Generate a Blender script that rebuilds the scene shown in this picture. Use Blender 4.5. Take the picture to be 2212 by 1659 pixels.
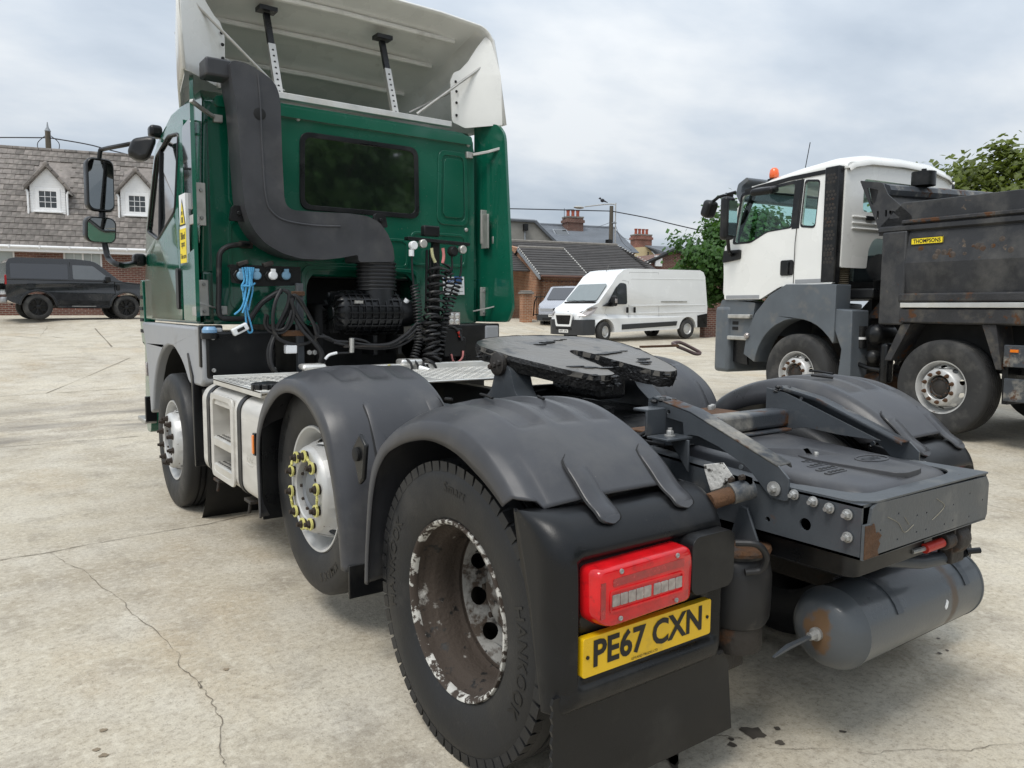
import bpy, bmesh, math, random
from mathutils import Vector, Matrix, Euler
from mathutils.geometry import tessellate_polygon
random.seed(7)
sc = bpy.context.scene
for o in list(bpy.data.objects): bpy.data.objects.remove(o)
R_ = math.radians
PI = math.pi
# ------------------------------------------------------------------ camera
# world frame: X right of the tractor unit, Y forward along it, Z up, rear axle at Y=0
CAMP = Vector((-2.505, -2.149, 1.523)); YAW, PITCH, ROLL, FPX = R_(35.913), R_(5.586), R_(.422), 1663.6
FW = Vector((math.sin(YAW)*math.cos(PITCH), math.cos(YAW)*math.cos(PITCH), -math.sin(PITCH)))
RT = Vector((math.cos(YAW), -math.sin(YAW), 0)); UP = RT.cross(FW)
RT, UP = math.cos(ROLL)*RT+math.sin(ROLL)*UP, -math.sin(ROLL)*RT+math.cos(ROLL)*UP
cd = bpy.data.cameras.new('camera'); cam = bpy.data.objects.new('camera', cd); sc.collection.objects.link(cam)
cam.matrix_world = Matrix(((RT.x, UP.x, -FW.x, CAMP.x), (RT.y, UP.y, -FW.y, CAMP.y), (RT.z, UP.z, -FW.z, CAMP.z), (0, 0, 0, 1)))
cd.sensor_width = 36; cd.lens = 36*FPX/2212; cd.clip_start = .05; cd.clip_end = 2000
sc.camera = cam
def ray(u, v): return FW+RT*((u-1106)/FPX)-UP*((v-829.5)/FPX)
def W(u, v, ax, val):            # photo pixel -> point on an axis plane
    d = ray(u, v); i = 'xyz'.index(ax); return CAMP+d*((val-CAMP[i])/d[i])
def WP(u, v, p0, n):             # photo pixel -> point on any plane
    d = ray(u, v); n = Vector(n); return CAMP+d*((Vector(p0)-CAMP).dot(n)/d.dot(n))
def DEP(u, v, s): return CAMP+ray(u, v)*s
# ------------------------------------------------------------------ sky, sun, exposure
world = bpy.data.worlds.new('World'); sc.world = world; world.use_nodes = True
nt = world.node_tree; nt.nodes.clear()
def nd(t, **k):
    n = nt.nodes.new(t)
    for a, b in k.items(): setattr(n, a, b)
    return n
SUN_EL, SUN_AZ = R_(58), R_(250)      # azimuth clockwise from +Y
sky = nd('ShaderNodeTexSky', sky_type='NISHITA', sun_disc=False, sun_elevation=SUN_EL, sun_rotation=SUN_AZ)
tc = nd('ShaderNodeTexCoord'); sep = nd('ShaderNodeSeparateXYZ'); nt.links.new(tc.outputs['Generated'], sep.inputs[0])
mz = nd('ShaderNodeMath', operation='MAXIMUM'); nt.links.new(sep.outputs[2], mz.inputs[0]); mz.inputs[1].default_value = 0
az = nd('ShaderNodeMath', operation='ADD'); nt.links.new(mz.outputs[0], az.inputs[0]); az.inputs[1].default_value = .22
dv = nd('ShaderNodeVectorMath', operation='DIVIDE'); cmb = nd('ShaderNodeCombineXYZ')
for i in range(2): nt.links.new(az.outputs[0], cmb.inputs[i])
cmb.inputs[2].default_value = 1e6
nt.links.new(tc.outputs['Generated'], dv.inputs[0]); nt.links.new(cmb.outputs[0], dv.inputs[1])
mp = nd('ShaderNodeMapping'); mp.inputs['Rotation'].default_value = (0, 0, R_(36)); mp.inputs['Scale'].default_value = (.95, 1.35, 1); mp.inputs['Location'].default_value = (3.1, 1.3, 0)
nt.links.new(dv.outputs[0], mp.inputs[0])
ns = nd('ShaderNodeTexNoise'); ns.inputs['Scale'].default_value = 1.15; ns.inputs['Detail'].default_value = 7; ns.inputs['Roughness'].default_value = .52
nt.links.new(mp.outputs[0], ns.inputs[0])
cr = nd('ShaderNodeValToRGB'); nt.links.new(ns.outputs[0], cr.inputs[0])
cr.color_ramp.elements[0].position = .34; cr.color_ramp.elements[0].color = (.44, .505, .585, 1)
cr.color_ramp.elements[1].position = .64; cr.color_ramp.elements[1].color = (.76, .79, .815, 1)
e = cr.color_ramp.elements.new(.48); e.color = (.565, .625, .695, 1)
sc10 = nd('ShaderNodeVectorMath', operation='SCALE'); nt.links.new(cr.outputs[0], sc10.inputs[0]); sc10.inputs['Scale'].default_value = 7.4
# an overcast sky is brighter overhead than towards the horizon
ov = nd('ShaderNodeMath', operation='MULTIPLY_ADD'); nt.links.new(mz.outputs[0], ov.inputs[0]); ov.inputs[1].default_value = 1.15; ov.inputs[2].default_value = .92
sco = nd('ShaderNodeVectorMath', operation='SCALE'); nt.links.new(sc10.outputs[0], sco.inputs[0]); nt.links.new(ov.outputs[0], sco.inputs['Scale'])
mx = nd('ShaderNodeMix', data_type='RGBA'); mx.inputs[0].default_value = .93
nt.links.new(sky.outputs[0], mx.inputs[6]); nt.links.new(sco.outputs[0], mx.inputs[7])
bg = nd('ShaderNodeBackground'); bg.inputs[1].default_value = .1; nt.links.new(mx.outputs[2], bg.inputs[0])
wo = nd('ShaderNodeOutputWorld'); nt.links.new(bg.outputs[0], wo.inputs[0])
sl = bpy.data.lights.new('sun', 'SUN'); sl.energy = 1.5; sl.angle = R_(22); sl.color = (1, .96, .9)
sun = bpy.data.objects.new('sun', sl); sc.collection.objects.link(sun)
sd = Vector((math.sin(SUN_AZ)*math.cos(SUN_EL), math.cos(SUN_AZ)*math.cos(SUN_EL), math.sin(SUN_EL)))
sun.rotation_euler = sd.to_track_quat('Z', 'Y').to_euler(); sun.location = (0, 0, 30)
vs = sc.view_settings; vs.view_transform = 'Standard'; vs.look = 'None'; vs.exposure = .42; vs.gamma = 1; vs.use_curve_mapping = False
sc.render.engine = 'CYCLES'
# ------------------------------------------------------------------ materials
MATS = {}
def M(name, col, rough=.5, metal=0, var=.12, vs_=6, bump=0, bs=40, coat=0, layers=(), spec=.5, rnd=0, emit=None, trans=0, ior=1.45, alpha=1, stretch=None, rvar=.1):
    """Principled material: base colour with soft noise variation, fine bump and wear layers
    (colour, noise scale, lo, hi, roughness)"""
    m = bpy.data.materials.new(name); m.use_nodes = True; t = m.node_tree; b = t.nodes['Principled BSDF']
    L = t.links.new
    def n(ty, **k):
        x = t.nodes.new(ty)
        for a, c in k.items(): setattr(x, a, c)
        return x
    tcn = n('ShaderNodeTexCoord'); vec = tcn.outputs['Object']
    if stretch:
        mpn = n('ShaderNodeMapping'); mpn.inputs['Scale'].default_value = stretch; L(vec, mpn.inputs[0]); vec = mpn.outputs[0]
    nz = n('ShaderNodeTexNoise'); nz.inputs['Scale'].default_value = vs_; nz.inputs['Detail'].default_value = 6; L(vec, nz.inputs[0])
    mr = n('ShaderNodeMapRange'); mr.inputs[1].default_value = .3; mr.inputs[2].default_value = .7; mr.inputs[3].default_value = 1-var; mr.inputs[4].default_value = 1+var
    L(nz.outputs[0], mr.inputs[0]); val = mr.outputs[0]
    if rnd:
        oi = n('ShaderNodeObjectInfo'); r2 = n('ShaderNodeMapRange'); r2.inputs[3].default_value = 1-rnd; r2.inputs[4].default_value = 1+rnd
        L(oi.outputs['Random'], r2.inputs[0]); mu = n('ShaderNodeMath', operation='MULTIPLY'); L(val, mu.inputs[0]); L(r2.outputs[0], mu.inputs[1]); val = mu.outputs[0]
    vm = n('ShaderNodeVectorMath', operation='SCALE'); vm.inputs[0].default_value = col[:3]; L(val, vm.inputs['Scale'])
    cur = vm.outputs[0]
    rr = n('ShaderNodeMapRange'); rr.inputs[1].default_value = .3; rr.inputs[2].default_value = .7; rr.inputs[3].default_value = max(.02, rough-rvar); rr.inputs[4].default_value = min(1, rough+rvar)
    L(nz.outputs[0], rr.inputs[0]); rc = rr.outputs[0]; mc = None
    for i, (lc, lsc, lo, hi, lr) in enumerate(layers):
        z2 = n('ShaderNodeTexNoise'); z2.inputs['Scale'].default_value = lsc; z2.inputs['Detail'].default_value = 9; z2.inputs['Roughness'].default_value = .62
        mpp = n('ShaderNodeMapping'); mpp.inputs['Location'].default_value = (3.7*i+1.1, 2.3*i, 5.1*i); L(vec, mpp.inputs[0]); L(mpp.outputs[0], z2.inputs[0])
        k = n('ShaderNodeMapRange'); k.inputs[1].default_value = lo; k.inputs[2].default_value = hi; L(z2.outputs[0], k.inputs[0])
        x = n('ShaderNodeMix', data_type='RGBA'); L(k.outputs[0], x.inputs[0]); L(cur, x.inputs[6]); x.inputs[7].default_value = (*lc[:3], 1); cur = x.outputs[2]
        y = n('ShaderNodeMix', data_type='FLOAT'); L(k.outputs[0], y.inputs[0]); L(rc, y.inputs[2]); y.inputs[3].default_value = lr; rc = y.outputs[0]
        if metal:
            q = n('ShaderNodeMix', data_type='FLOAT'); L(k.outputs[0], q.inputs[0]); q.inputs[3].default_value = 0
            if mc is None: q.inputs[2].default_value = metal
            else: L(mc, q.inputs[2])
            mc = q.outputs[0]
    L(cur, b.inputs['Base Color']); L(rc, b.inputs['Roughness']); b.inputs['Metallic'].default_value = metal
    if mc is not None: L(mc, b.inputs['Metallic'])
    b.inputs['Specular IOR Level'].default_value = spec; b.inputs['IOR'].default_value = ior
    b.inputs['Coat Weight'].default_value = coat; b.inputs['Coat Roughness'].default_value = .06
    b.inputs['Transmission Weight'].default_value = trans; b.inputs['Alpha'].default_value = alpha
    if emit: b.inputs['Emission Color'].default_value = (*emit[:3], 1); b.inputs['Emission Strength'].default_value = emit[3]
    if bump:
        bz = n('ShaderNodeTexNoise'); bz.inputs['Scale'].default_value = bs; bz.inputs['Detail'].default_value = 5; L(vec, bz.inputs[0])
        bn = n('ShaderNodeBump'); bn.inputs['Strength'].default_value = bump; bn.inputs['Distance'].default_value = .01; L(bz.outputs[0], bn.inputs['Height']); L(bn.outputs[0], b.inputs['Normal'])
    MATS[name] = m
    return m
RUST = (.085, .036, .014); DUST = (.22, .2, .17); MUD = (.13, .105, .075)
green = M('green_paint', (.0045, .098, .058), .22, var=.08, vs_=2, coat=.9, layers=((DUST, 3, .64, .95, .6), ((.1, .11, .09), 40, .66, .75, .7)))
white = M('white_gelcoat', (.72, .72, .69), .3, var=.05, vs_=3, coat=.3, layers=((DUST, 4, .62, 1.0, .6),))
gel_in = M('raw_laminate', (.68, .67, .63), .75, var=.12, vs_=5, bump=.25, bs=60, layers=((MUD, 2.2, .58, .9, .8),))
plastic = M('grey_plastic', (.046, .047, .052), .36, var=.18, vs_=4, bump=.06, bs=350, layers=(((.1, .098, .095), 3, .5, .85, .5), ((.16, .155, .14), 1.6, .6, .95, .7), ((.2, .19, .17), 85, .69, .74, .8)))
black = M('black_plastic', (.007, .0075, .0085), .33, var=.2, vs_=5, bump=.06, bs=300, layers=(((.05, .048, .044), 3, .52, .9, .6), ((.15, .14, .125), 80, .70, .75, .8)), spec=.4)
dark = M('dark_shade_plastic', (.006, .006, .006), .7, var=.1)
rubber = M('tyre_rubber', (.012, .0125, .0135), .52, var=.2, vs_=7, bump=.1, bs=120, layers=(((.06, .056, .05), 4, .54, .9, .8), ((.05, .047, .043), 26, .62, .78, .85)))
rubber_d = M('dusty_tyre_rubber', (.03, .03, .03), .8, var=.25, vs_=6, bump=.15, bs=90, layers=(((.12, .115, .105), 3.5, .48, .85, .9),))
mount = M('rubber_hose', (.014, .014, .015), .5, var=.2, vs_=12, layers=((DUST, 9, .6, 1, .8),))
chas = M('chassis_paint', (.053, .06, .068), .38, var=.14, vs_=5, bump=.08, bs=90, coat=.15, layers=((DUST, 4, .58, .95, .7), (RUST, 7, .66, .74, .85)))
chas_w = M('worn_chassis_paint', (.05, .056, .064), .4, var=.16, vs_=6, bump=.15, bs=70, layers=(((.3, .28, .24), 5, .52, .7, .55), (RUST, 6, .57, .64, .85)))
end_m = M('worn_end_paint', (.075, .083, .09), .42, var=.15, vs_=6, bump=.12, bs=70, layers=(((.2, .195, .18), 6, .54, .85, .55), (RUST, 10, .65, .7, .85)))
rusty = M('rusty_steel', (.09, .045, .022), .85, var=.35, vs_=16, bump=.6, bs=80, layers=(((.05, .052, .055), 6, .55, .66, .5),))
dkrust = M('greasy_steel', (.028, .024, .021), .6, var=.3, vs_=14, bump=.4, bs=60, layers=((RUST, 8, .56, .7, .85),))
grease = M('fifth_wheel_grease', (.12, .112, .1), .34, var=.3, vs_=5, bump=.35, bs=26, layers=(((.012, .012, .013), 4, .55, .62, .3), ((.12, .115, .105), 7, .6, .8, .4)))
greasecl = M('clotted_grease', (.008, .008, .0085), .35, var=.3, vs_=20, bump=.9, bs=55)
alu = M('aluminium', (.72, .71, .68), .38, metal=.75, var=.1, vs_=5, bump=.04, bs=200, layers=(((.5, .47, .4), 4, .5, .85, .6),))
alum = M('mill_aluminium', (.62, .6, .56), .5, metal=.35, var=.12, vs_=3, layers=((MUD, 3, .6, 1, .8),), stretch=(1, 1, 6))
galv = M('galvanised_steel', (.5, .49, .46), .45, metal=.7, var=.15, vs_=14, layers=((RUST, 9, .68, .85, .8),))
zinc = M('zinc_bolt', (.34, .34, .33), .45, metal=.5, var=.2, vs_=40, layers=((MUD, 30, .58, .8, .8),))
boltr = M('rusty_bolt', (.035, .025, .018), .75, var=.35, vs_=40, bump=.3, bs=150)
rim_s = M('silver_rim', (.52, .52, .51), .38, metal=.25, var=.1, vs_=6, layers=((DUST, 5, .58, .9, .7), (RUST, 11, .67, .72, .85)))
rim_d = M('grimy_wheel_disc', (.24, .235, .22), .6, var=.2, vs_=12, bump=.4, bs=60, layers=(((.06, .045, .034), 14, .45, .55, .9), ((.012, .011, .01), 20, .6, .66, .7)))
rim_w = M('worn_white_rim_edge', (.55, .54, .5), .5, var=.2, vs_=10, layers=(((.05, .038, .03), 22, .44, .5, .9),))
rim_r = M('flaking_rim', (.4, .39, .36), .55, var=.25, vs_=14, bump=.5, bs=60, layers=(((.055, .042, .033), 10, .27, .35, .9), ((.014, .013, .012), 17, .58, .63, .6)), stretch=(1, 1, 1))
hubm = M('grey_hub', (.16, .17, .18), .55, metal=.3, var=.2, vs_=10, layers=((MUD, 7, .55, .8, .85),))
glass = M('dark_glass', (.009, .012, .011), .03, var=.02, spec=.9, coat=1, rvar=.01, ior=1.9); glass.node_tree.nodes['Principled BSDF'].inputs['Coat IOR'].default_value = 2.0
mirror_g = M('mirror_glass', (.75, .77, .77), .03, metal=1, var=.02, rvar=.01)
yellowp = M('number_plate_yellow', (.74, .46, .008), .35, var=.06, vs_=8, coat=.2, layers=((MUD, 7, .58, .95, .7), ((.2, .15, .06), 90, .68, .73, .8)))
whitep = M('number_plate_white', (.75, .75, .73), .35, var=.05)
ink = M('black_lettering', (.007, .007, .008), .45)
redl = M('red_lens', (.58, .008, .012), .14, var=.2, vs_=14, coat=.35, spec=.5, rvar=.03, layers=(((.3, .01, .012), 30, .55, .75, .2),))
redd = M('deep_red_reflector', (.33, .006, .01), .2, var=.2, vs_=60, coat=1)
clear = M('lamp_chrome', (.36, .33, .32), .18, metal=.5, var=.3, vs_=50, coat=.6)
orange = M('orange_lens', (.8, .2, .01), .2, coat=1)
amber = M('amber_beacon', (.85, .13, .02), .25, coat=.8)
yel = M('yellow_indicator', (.62, .58, .2), .5, var=.15, vs_=20, layers=((MUD, 12, .62, .9, .8),))
redpl = M('red_plastic', (.45, .03, .02), .45, var=.15)
pink = M('pink_hose', (.55, .2, .19), .5, var=.2, vs_=30)
yelh = M('pale_yellow_hose', (.52, .5, .28), .5, var=.2, vs_=30)
bluer = M('blue_rope', (.09, .36, .62), .8, var=.25, vs_=120, bump=.4, bs=160)
bluec = M('blue_cap', (.2, .36, .55), .35, var=.12)
bluepl = M('pale_blue_plastic', (.18, .33, .46), .45, var=.15)
stickw = M('sticker_white', (.8, .81, .82), .45, var=.03)
sticky = M('sticker_yellow', (.85, .66, .02), .4, var=.03)
stickb = M('sticker_blue', (.03, .09, .25), .4, var=.05)
wpaint = M('white_truck_paint', (.8, .8, .77), .25, var=.03, vs_=2, coat=.6, layers=((DUST, 3, .66, 1.0, .6),))
vanw = M('white_van_paint', (.78, .79, .79), .22, var=.02, vs_=2, coat=.7, layers=((DUST, 3, .7, 1.1, .6),))
greyp = M('grey_cab_plastic', (.1, .115, .13), .45, var=.1, vs_=4, bump=.05, bs=200, layers=((DUST, 4, .55, .95, .7),))
archg = M('silver_grey_arch', (.3, .31, .325), .42, var=.05, vs_=3, layers=((DUST, 4, .6, 1, .7),))
tipb = M('black_tipper_body', (.027, .028, .031), .5, var=.3, vs_=3, bump=.15, bs=60, layers=(((.13, .125, .115), 2.5, .46, .9, .8), ((.16, .12, .085), 5.5, .66, .71, .9), (RUST, 4, .68, .73, .9)))
tipr = M('rusted_tipper_frame', (.03, .03, .032), .65, var=.3, vs_=5, bump=.4, bs=50, layers=(((.1, .09, .075), 5, .5, .7, .9), (RUST, 6, .57, .63, .9)))
tintg = M('tinted_glass', (.45, .8, .72), .02, trans=1, ior=1.1, var=.02, rvar=.01, spec=.6)
suvb = M('black_car_paint', (.012, .013, .016), .22, var=.03, coat=.9)
suvg = M('privacy_glass', (.035, .038, .046), .05, var=.02, coat=.9)
suvw = M('car_side_glass', (.1, .11, .12), .04, var=.05, coat=1, rvar=.01)
silv = M('silver_car_paint', (.42, .43, .47), .25, metal=.5, var=.03, coat=.8)
upvc = M('white_upvc', (.8, .8, .8), .35, var=.03)
tile_m = M('concrete_roof_tile', (.18, .16, .145), .85, var=.3, vs_=4, bump=.3, bs=60, rnd=.3, layers=(((.3, .29, .27), 9, .58, .75, .9), ((.07, .075, .05), 3, .6, .75, .95)))
tile_d = M('dark_roof_tile', (.06, .056, .054), .8, var=.25, vs_=2.5, bump=.3, bs=30, rnd=.15, layers=(((.35, .34, .31), 7, .7, .75, .9),))
slate = M('grey_slate', (.15, .165, .185), .65, var=.18, vs_=.7, bump=.1, bs=8, stretch=(1, 1, 3))
mortar = M('ridge_mortar', (.2, .185, .165), .9, var=.2, vs_=6, bump=.3)
lead = M('lead_flashing', (.25, .27, .29), .6, var=.15)
wood = M('weathered_pole', (.1, .085, .065), .9, var=.3, vs_=10, bump=.4, bs=60, stretch=(1, 1, .15))
render_y = M('cream_render', (.55, .45, .27), .9, var=.08, vs_=1)
terra = M('terracotta', (.33, .085, .05), .75, var=.2)
wire = M('cable_black', (.02, .02, .025), .6)
def brick_mat(name, c1, c2, mo, sc_=1.0, rot=0.):
    m = bpy.data.materials.new(name); m.use_nodes = True; t = m.node_tree; b = t.nodes['Principled BSDF']; L = t.links.new
    tcn = t.nodes.new('ShaderNodeTexCoord'); sp = t.nodes.new('ShaderNodeSeparateXYZ'); L(tcn.outputs['Object'], sp.inputs[0])
    ad = t.nodes.new('ShaderNodeMath'); ad.operation = 'ADD'; L(sp.outputs[0], ad.inputs[0]); L(sp.outputs[1], ad.inputs[1])
    cb = t.nodes.new('ShaderNodeCombineXYZ'); L(ad.outputs[0], cb.inputs[0]); L(sp.outputs[2], cb.inputs[1])
    br = t.nodes.new('ShaderNodeTexBrick'); L(cb.outputs[0], br.inputs[0])
    br.inputs['Color1'].default_value = (*c1, 1); br.inputs['Color2'].default_value = (*c2, 1); br.inputs['Mortar'].default_value = (*mo, 1)
    br.inputs['Scale'].default_value = sc_; br.inputs['Brick Width'].default_value = .225; br.inputs['Row Height'].default_value = .075; br.inputs['Mortar Size'].default_value = .009
    br.inputs['Mortar Smooth'].default_value = .2; br.inputs['Bias'].default_value = -.1
    nz = t.nodes.new('ShaderNodeTexNoise'); nz.inputs['Scale'].default_value = 1.3; nz.inputs['Detail'].default_value = 8; L(tcn.outputs['Object'], nz.inputs[0])
    mr = t.nodes.new('ShaderNodeMapRange'); mr.inputs[1].default_value = .3; mr.inputs[2].default_value = .7; mr.inputs[3].default_value = .75; mr.inputs[4].default_value = 1.25; L(nz.outputs[0], mr.inputs[0])
    vm = t.nodes.new('ShaderNodeVectorMath'); vm.operation = 'SCALE'; L(br.outputs[0], vm.inputs[0]); L(mr.outputs[0], vm.inputs['Scale'])
    L(vm.outputs[0], b.inputs['Base Color']); b.inputs['Roughness'].default_value = .9
    bn = t.nodes.new('ShaderNodeBump'); bn.inputs['Strength'].default_value = .6; bn.inputs['Distance'].default_value = .01; bn.invert = True; L(br.outputs['Fac'], bn.inputs['Height']); L(bn.outputs[0], b.inputs['Normal'])
    return m
brick_g = brick_mat('orange_brick', (.36, .155, .075), (.25, .1, .05), (.42, .35, .26))
brick_h = brick_mat('dark_red_brick', (.15, .055, .038), (.1, .035, .027), (.27, .24, .2))
# ------------------------------------------------------------------ mesh helpers
col = sc.collection
class G:
    """collects geometry for ONE mesh object"""
    def __init__(s): s.v = []; s.f = []
    def add(s, vs_, fs):
        o = len(s.v); s.v += [Vector(p) for p in vs_]; s.f += [tuple(i+o for i in f) for f in fs]; return s
    def box(s, c, d, rot=None):
        c = Vector(c); hx, hy, hz = d[0]/2, d[1]/2, d[2]/2
        p = [Vector((x, y, z)) for x in (-hx, hx) for y in (-hy, hy) for z in (-hz, hz)]
        if rot is not None:
            m = rot if isinstance(rot, Matrix) else Euler(rot).to_matrix(); p = [m @ q for q in p]
        return s.add([c+q for q in p], [(0, 1, 3, 2), (4, 6, 7, 5), (0, 4, 5, 1), (2, 3, 7, 6), (0, 2, 6, 4), (1, 5, 7, 3)])
    def bb(s, a, b): return s.box([(a[i]+b[i])/2 for i in range(3)], [abs(b[i]-a[i]) for i in range(3)])
    def plate(s, outer, holes, fn, th):
        """flat plate with holes; fn maps (a,b)->3D, th thickness vector"""
        loops = [outer]+list(holes); flat = [p for l in loops for p in l]
        tris = tessellate_polygon([[Vector((p[0], p[1], 0)) for p in l] for l in loops])
        n = len(flat); th = Vector(th); A = [Vector(fn(*p)) for p in flat]; B = [a+th for a in A]
        F = [tuple(t) for t in tris]+[tuple(i+n for i in reversed(t)) for t in tris]; k = 0
        for l in loops:
            m = len(l)
            for i in range(m): F.append((k+i, k+(i+1) % m, k+(i+1) % m+n, k+i+n))
            k += m
        return s.add(A+B, F)
    def prism(s, poly, ax, a, b):
        """poly in the two other axes (cyclic order kept as x,y,z without ax)"""
        i = 'xyz'.index(ax)
        def fn(p, q):
            r = [p, q]; r.insert(i, a); return r
        t = [0, 0, 0]; t[i] = b-a
        return s.plate(poly, [], fn, t)
    def ring(s, rows, close=False, caps=False):
        n = len(rows[0]); V = [p for r in rows for p in r]; F = []
        for i in range(len(rows)-1):
            for j in range(n if close else n-1):
                k = (j+1) % n; F.append((i*n+j, i*n+k, (i+1)*n+k, (i+1)*n+j))
        if caps: F += [tuple(range(n)), tuple((len(rows)-1)*n+j for j in reversed(range(n)))]
        return s.add(V, F)
    def tube(s, path, r, n=8, caps=True, loop=False, sec=None, up=None):
        """swept tube; r may be a list; sec = custom section [(a,b)]"""
        P = [Vector(p) for p in path]; m = len(P); rows = []; prev = None
        for i in range(m):
            if loop: t = (P[(i+1) % m]-P[i-1])
            else: t = (P[min(i+1, m-1)]-P[max(i-1, 0)])
            t.normalize()
            if up is not None: u = Vector(up)
            elif prev is None: u = Vector((0, 0, 1)) if abs(t.z) < .9 else Vector((1, 0, 0))
            else: u = prev
            u = (u-t*u.dot(t)).normalized(); w = t.cross(u); prev = u
            rr = r[i] if isinstance(r, (list, tuple)) else r
            if sec: rows.append([P[i]+w*(a*rr)+u*(b*rr) for a, b in sec])
            else: rows.append([P[i]+u*(rr*math.cos(2*PI*k/n))+w*(rr*math.sin(2*PI*k/n)) for k in range(n)])
        if loop: rows.append(rows[0]); caps = False
        return s.ring(rows, True, caps)
    def lathe(s, prof, c, ax='x', n=32, caps=False, sgn=1):
        """prof [(radius, height along axis)]"""
        c = Vector(c); i = 'xyz'.index(ax); rows = []
        for r, h in prof:
            row = []
            for k in range(n):
                a = 2*PI*k/n; q = [r*math.cos(a), r*math.sin(a)]; q.insert(i, h*sgn); row.append(c+Vector(q))
            rows.append(row)
        return s.ring(rows, True, caps)
    def cyl(s, a, b, r, n=12, r2=None):
        return s.tube([a, b], [r, r if r2 is None else r2], n)
    def sphere(s, c, r, n=12, m=8, sc3=(1, 1, 1)):
        rows = []
        for i in range(m+1):
            t = PI*i/m; rows.append([Vector(c)+Vector((r*sc3[0]*math.sin(t)*math.cos(2*PI*k/n), r*sc3[1]*math.sin(t)*math.sin(2*PI*k/n), r*sc3[2]*math.cos(t))) for k in range(n)])
        return s.ring(rows, True)
    def hexa(s, c, ax, r, h):
        c = Vector(c); i = 'xyz'.index(ax); d = Vector((0, 0, 0)); d[i] = h
        return s.tube([c, c+d*.8, c+d], [r, r, r*.8], 6)
    def xf(s, m):
        s.v = [m @ p for p in s.v]; return s
    def mesh(s, name, mat, smooth=35, weld=False):
        me = bpy.data.meshes.new(name); me.from_pydata([tuple(p) for p in s.v], [], s.f); 
        bm = bmesh.new(); bm.from_mesh(me)
        if weld: bmesh.ops.remove_doubles(bm, verts=bm.verts, dist=1e-5)
        bmesh.ops.recalc_face_normals(bm, faces=bm.faces); bm.to_mesh(me); bm.free()
        me.materials.append(mat)
        if smooth:
            me.polygons.foreach_set('use_smooth', [True]*len(me.polygons)); me.set_sharp_from_angle(angle=R_(smooth))
        return me
    def obj(s, name, mat, parent=None, smooth=35, bevel=0, seg=2, weld=False, sub=0, ba=38):
        o = bpy.data.objects.new(name, s.mesh(name, mat, smooth, weld)); col.objects.link(o)
        if parent: o.parent = parent
        if sub:
            q = o.modifiers.new('sub', 'SUBSURF'); q.levels = sub; q.render_levels = sub
        if bevel:
            q = o.modifiers.new('bev', 'BEVEL'); q.width = bevel; q.segments = seg; q.limit_method = 'ANGLE'; q.angle_limit = R_(ba); q.use_clamp_overlap = True; q.harden_normals = False
        return o
def tag(o, label=None, cat=None, group=None, kind=None):
    for k, v in (('label', label), ('category', cat), ('group', group), ('kind', kind)):
        if v: o[k] = v
    return o
def thing(name, label, cat, loc=(0, 0, 0), rot=(0, 0, 0), group=None):
    o = bpy.data.objects.new(name, None); col.objects.link(o); o.location = loc; o.rotation_euler = rot; o.empty_display_size = .2
    return tag(o, label, cat, group)
def inst(src, name, parent, mw=None):
    o = bpy.data.objects.new(name, src.data if hasattr(src, 'data') else src); col.objects.link(o); o.parent = parent
    if mw is not None: o.matrix_local = mw
    return o
def arc(cx, cy, r, a0, a1, n, ry=None):
    ry = r if ry is None else ry
    return [(cx+r*math.cos(R_(a0+(a1-a0)*i/n)), cy+ry*math.sin(R_(a0+(a1-a0)*i/n))) for i in range(n+1)]
def rrect(x0, y0, x1, y1, r, n=4):
    return arc(x1-r, y1-r, r, 0, 90, n)+arc(x0+r, y1-r, r, 90, 180, n)+arc(x0+r, y0+r, r, 180, 270, n)+arc(x1-r, y0+r, r, 270, 360, n)
def circ(cx, cy, r, n=16): return [(cx+r*math.cos(2*PI*i/n), cy+r*math.sin(2*PI*i/n)) for i in range(n)]
def rounded(poly, r, n=4):
    """round the corners of a polygon; r scalar or list"""
    out = []; m = len(poly)
    for i in range(m):
        a, b, c = Vector(poly[i-1]), Vector(poly[i]), Vector(poly[(i+1) % m]); rr = r[i] if isinstance(r, (list, tuple)) else r
        if rr <= 0: out.append(tuple(b)); continue
        d1, d2 = (a-b), (c-b); l = min(rr, d1.length*.48, d2.length*.48); p, q = b+d1.normalized()*l, b+d2.normalized()*l
        for k in range(n+1):
            t = k/n; out.append(tuple((1-t)**2*p+2*t*(1-t)*b+t*t*q))
    return out
def smoothpath(pts, k=6):
    P = [Vector(p) for p in pts]; P = [P[0]*2-P[1]]+P+[P[-1]*2-P[-2]]; out = []
    for i in range(1, len(P)-2):
        for j in range(k):
            t = j/k; a, b, c, d = P[i-1:i+3]
            out.append(.5*((2*b)+(c-a)*t+(2*a-5*b+4*c-d)*t*t+(3*b-3*c+d-a)*t**3))
    out.append(P[-2]); return out
def textg(s, size=1., bold=0.0, spacing=1.):
    cu = bpy.data.curves.new('txt', 'FONT'); cu.body = s; cu.size = size; cu.offset = bold; cu.space_character = spacing; cu.resolution_u = 3
    o = bpy.data.objects.new('txt', cu); col.objects.link(o); dg = bpy.context.evaluated_depsgraph_get(); me = o.evaluated_get(dg).to_mesh()
    v = [p.co.copy() for p in me.vertices]; f = [tuple(q.vertices) for q in me.polygons]; o.evaluated_get(dg).to_mesh_clear()
    bpy.data.objects.remove(o); bpy.data.curves.remove(cu); return v, f
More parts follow.
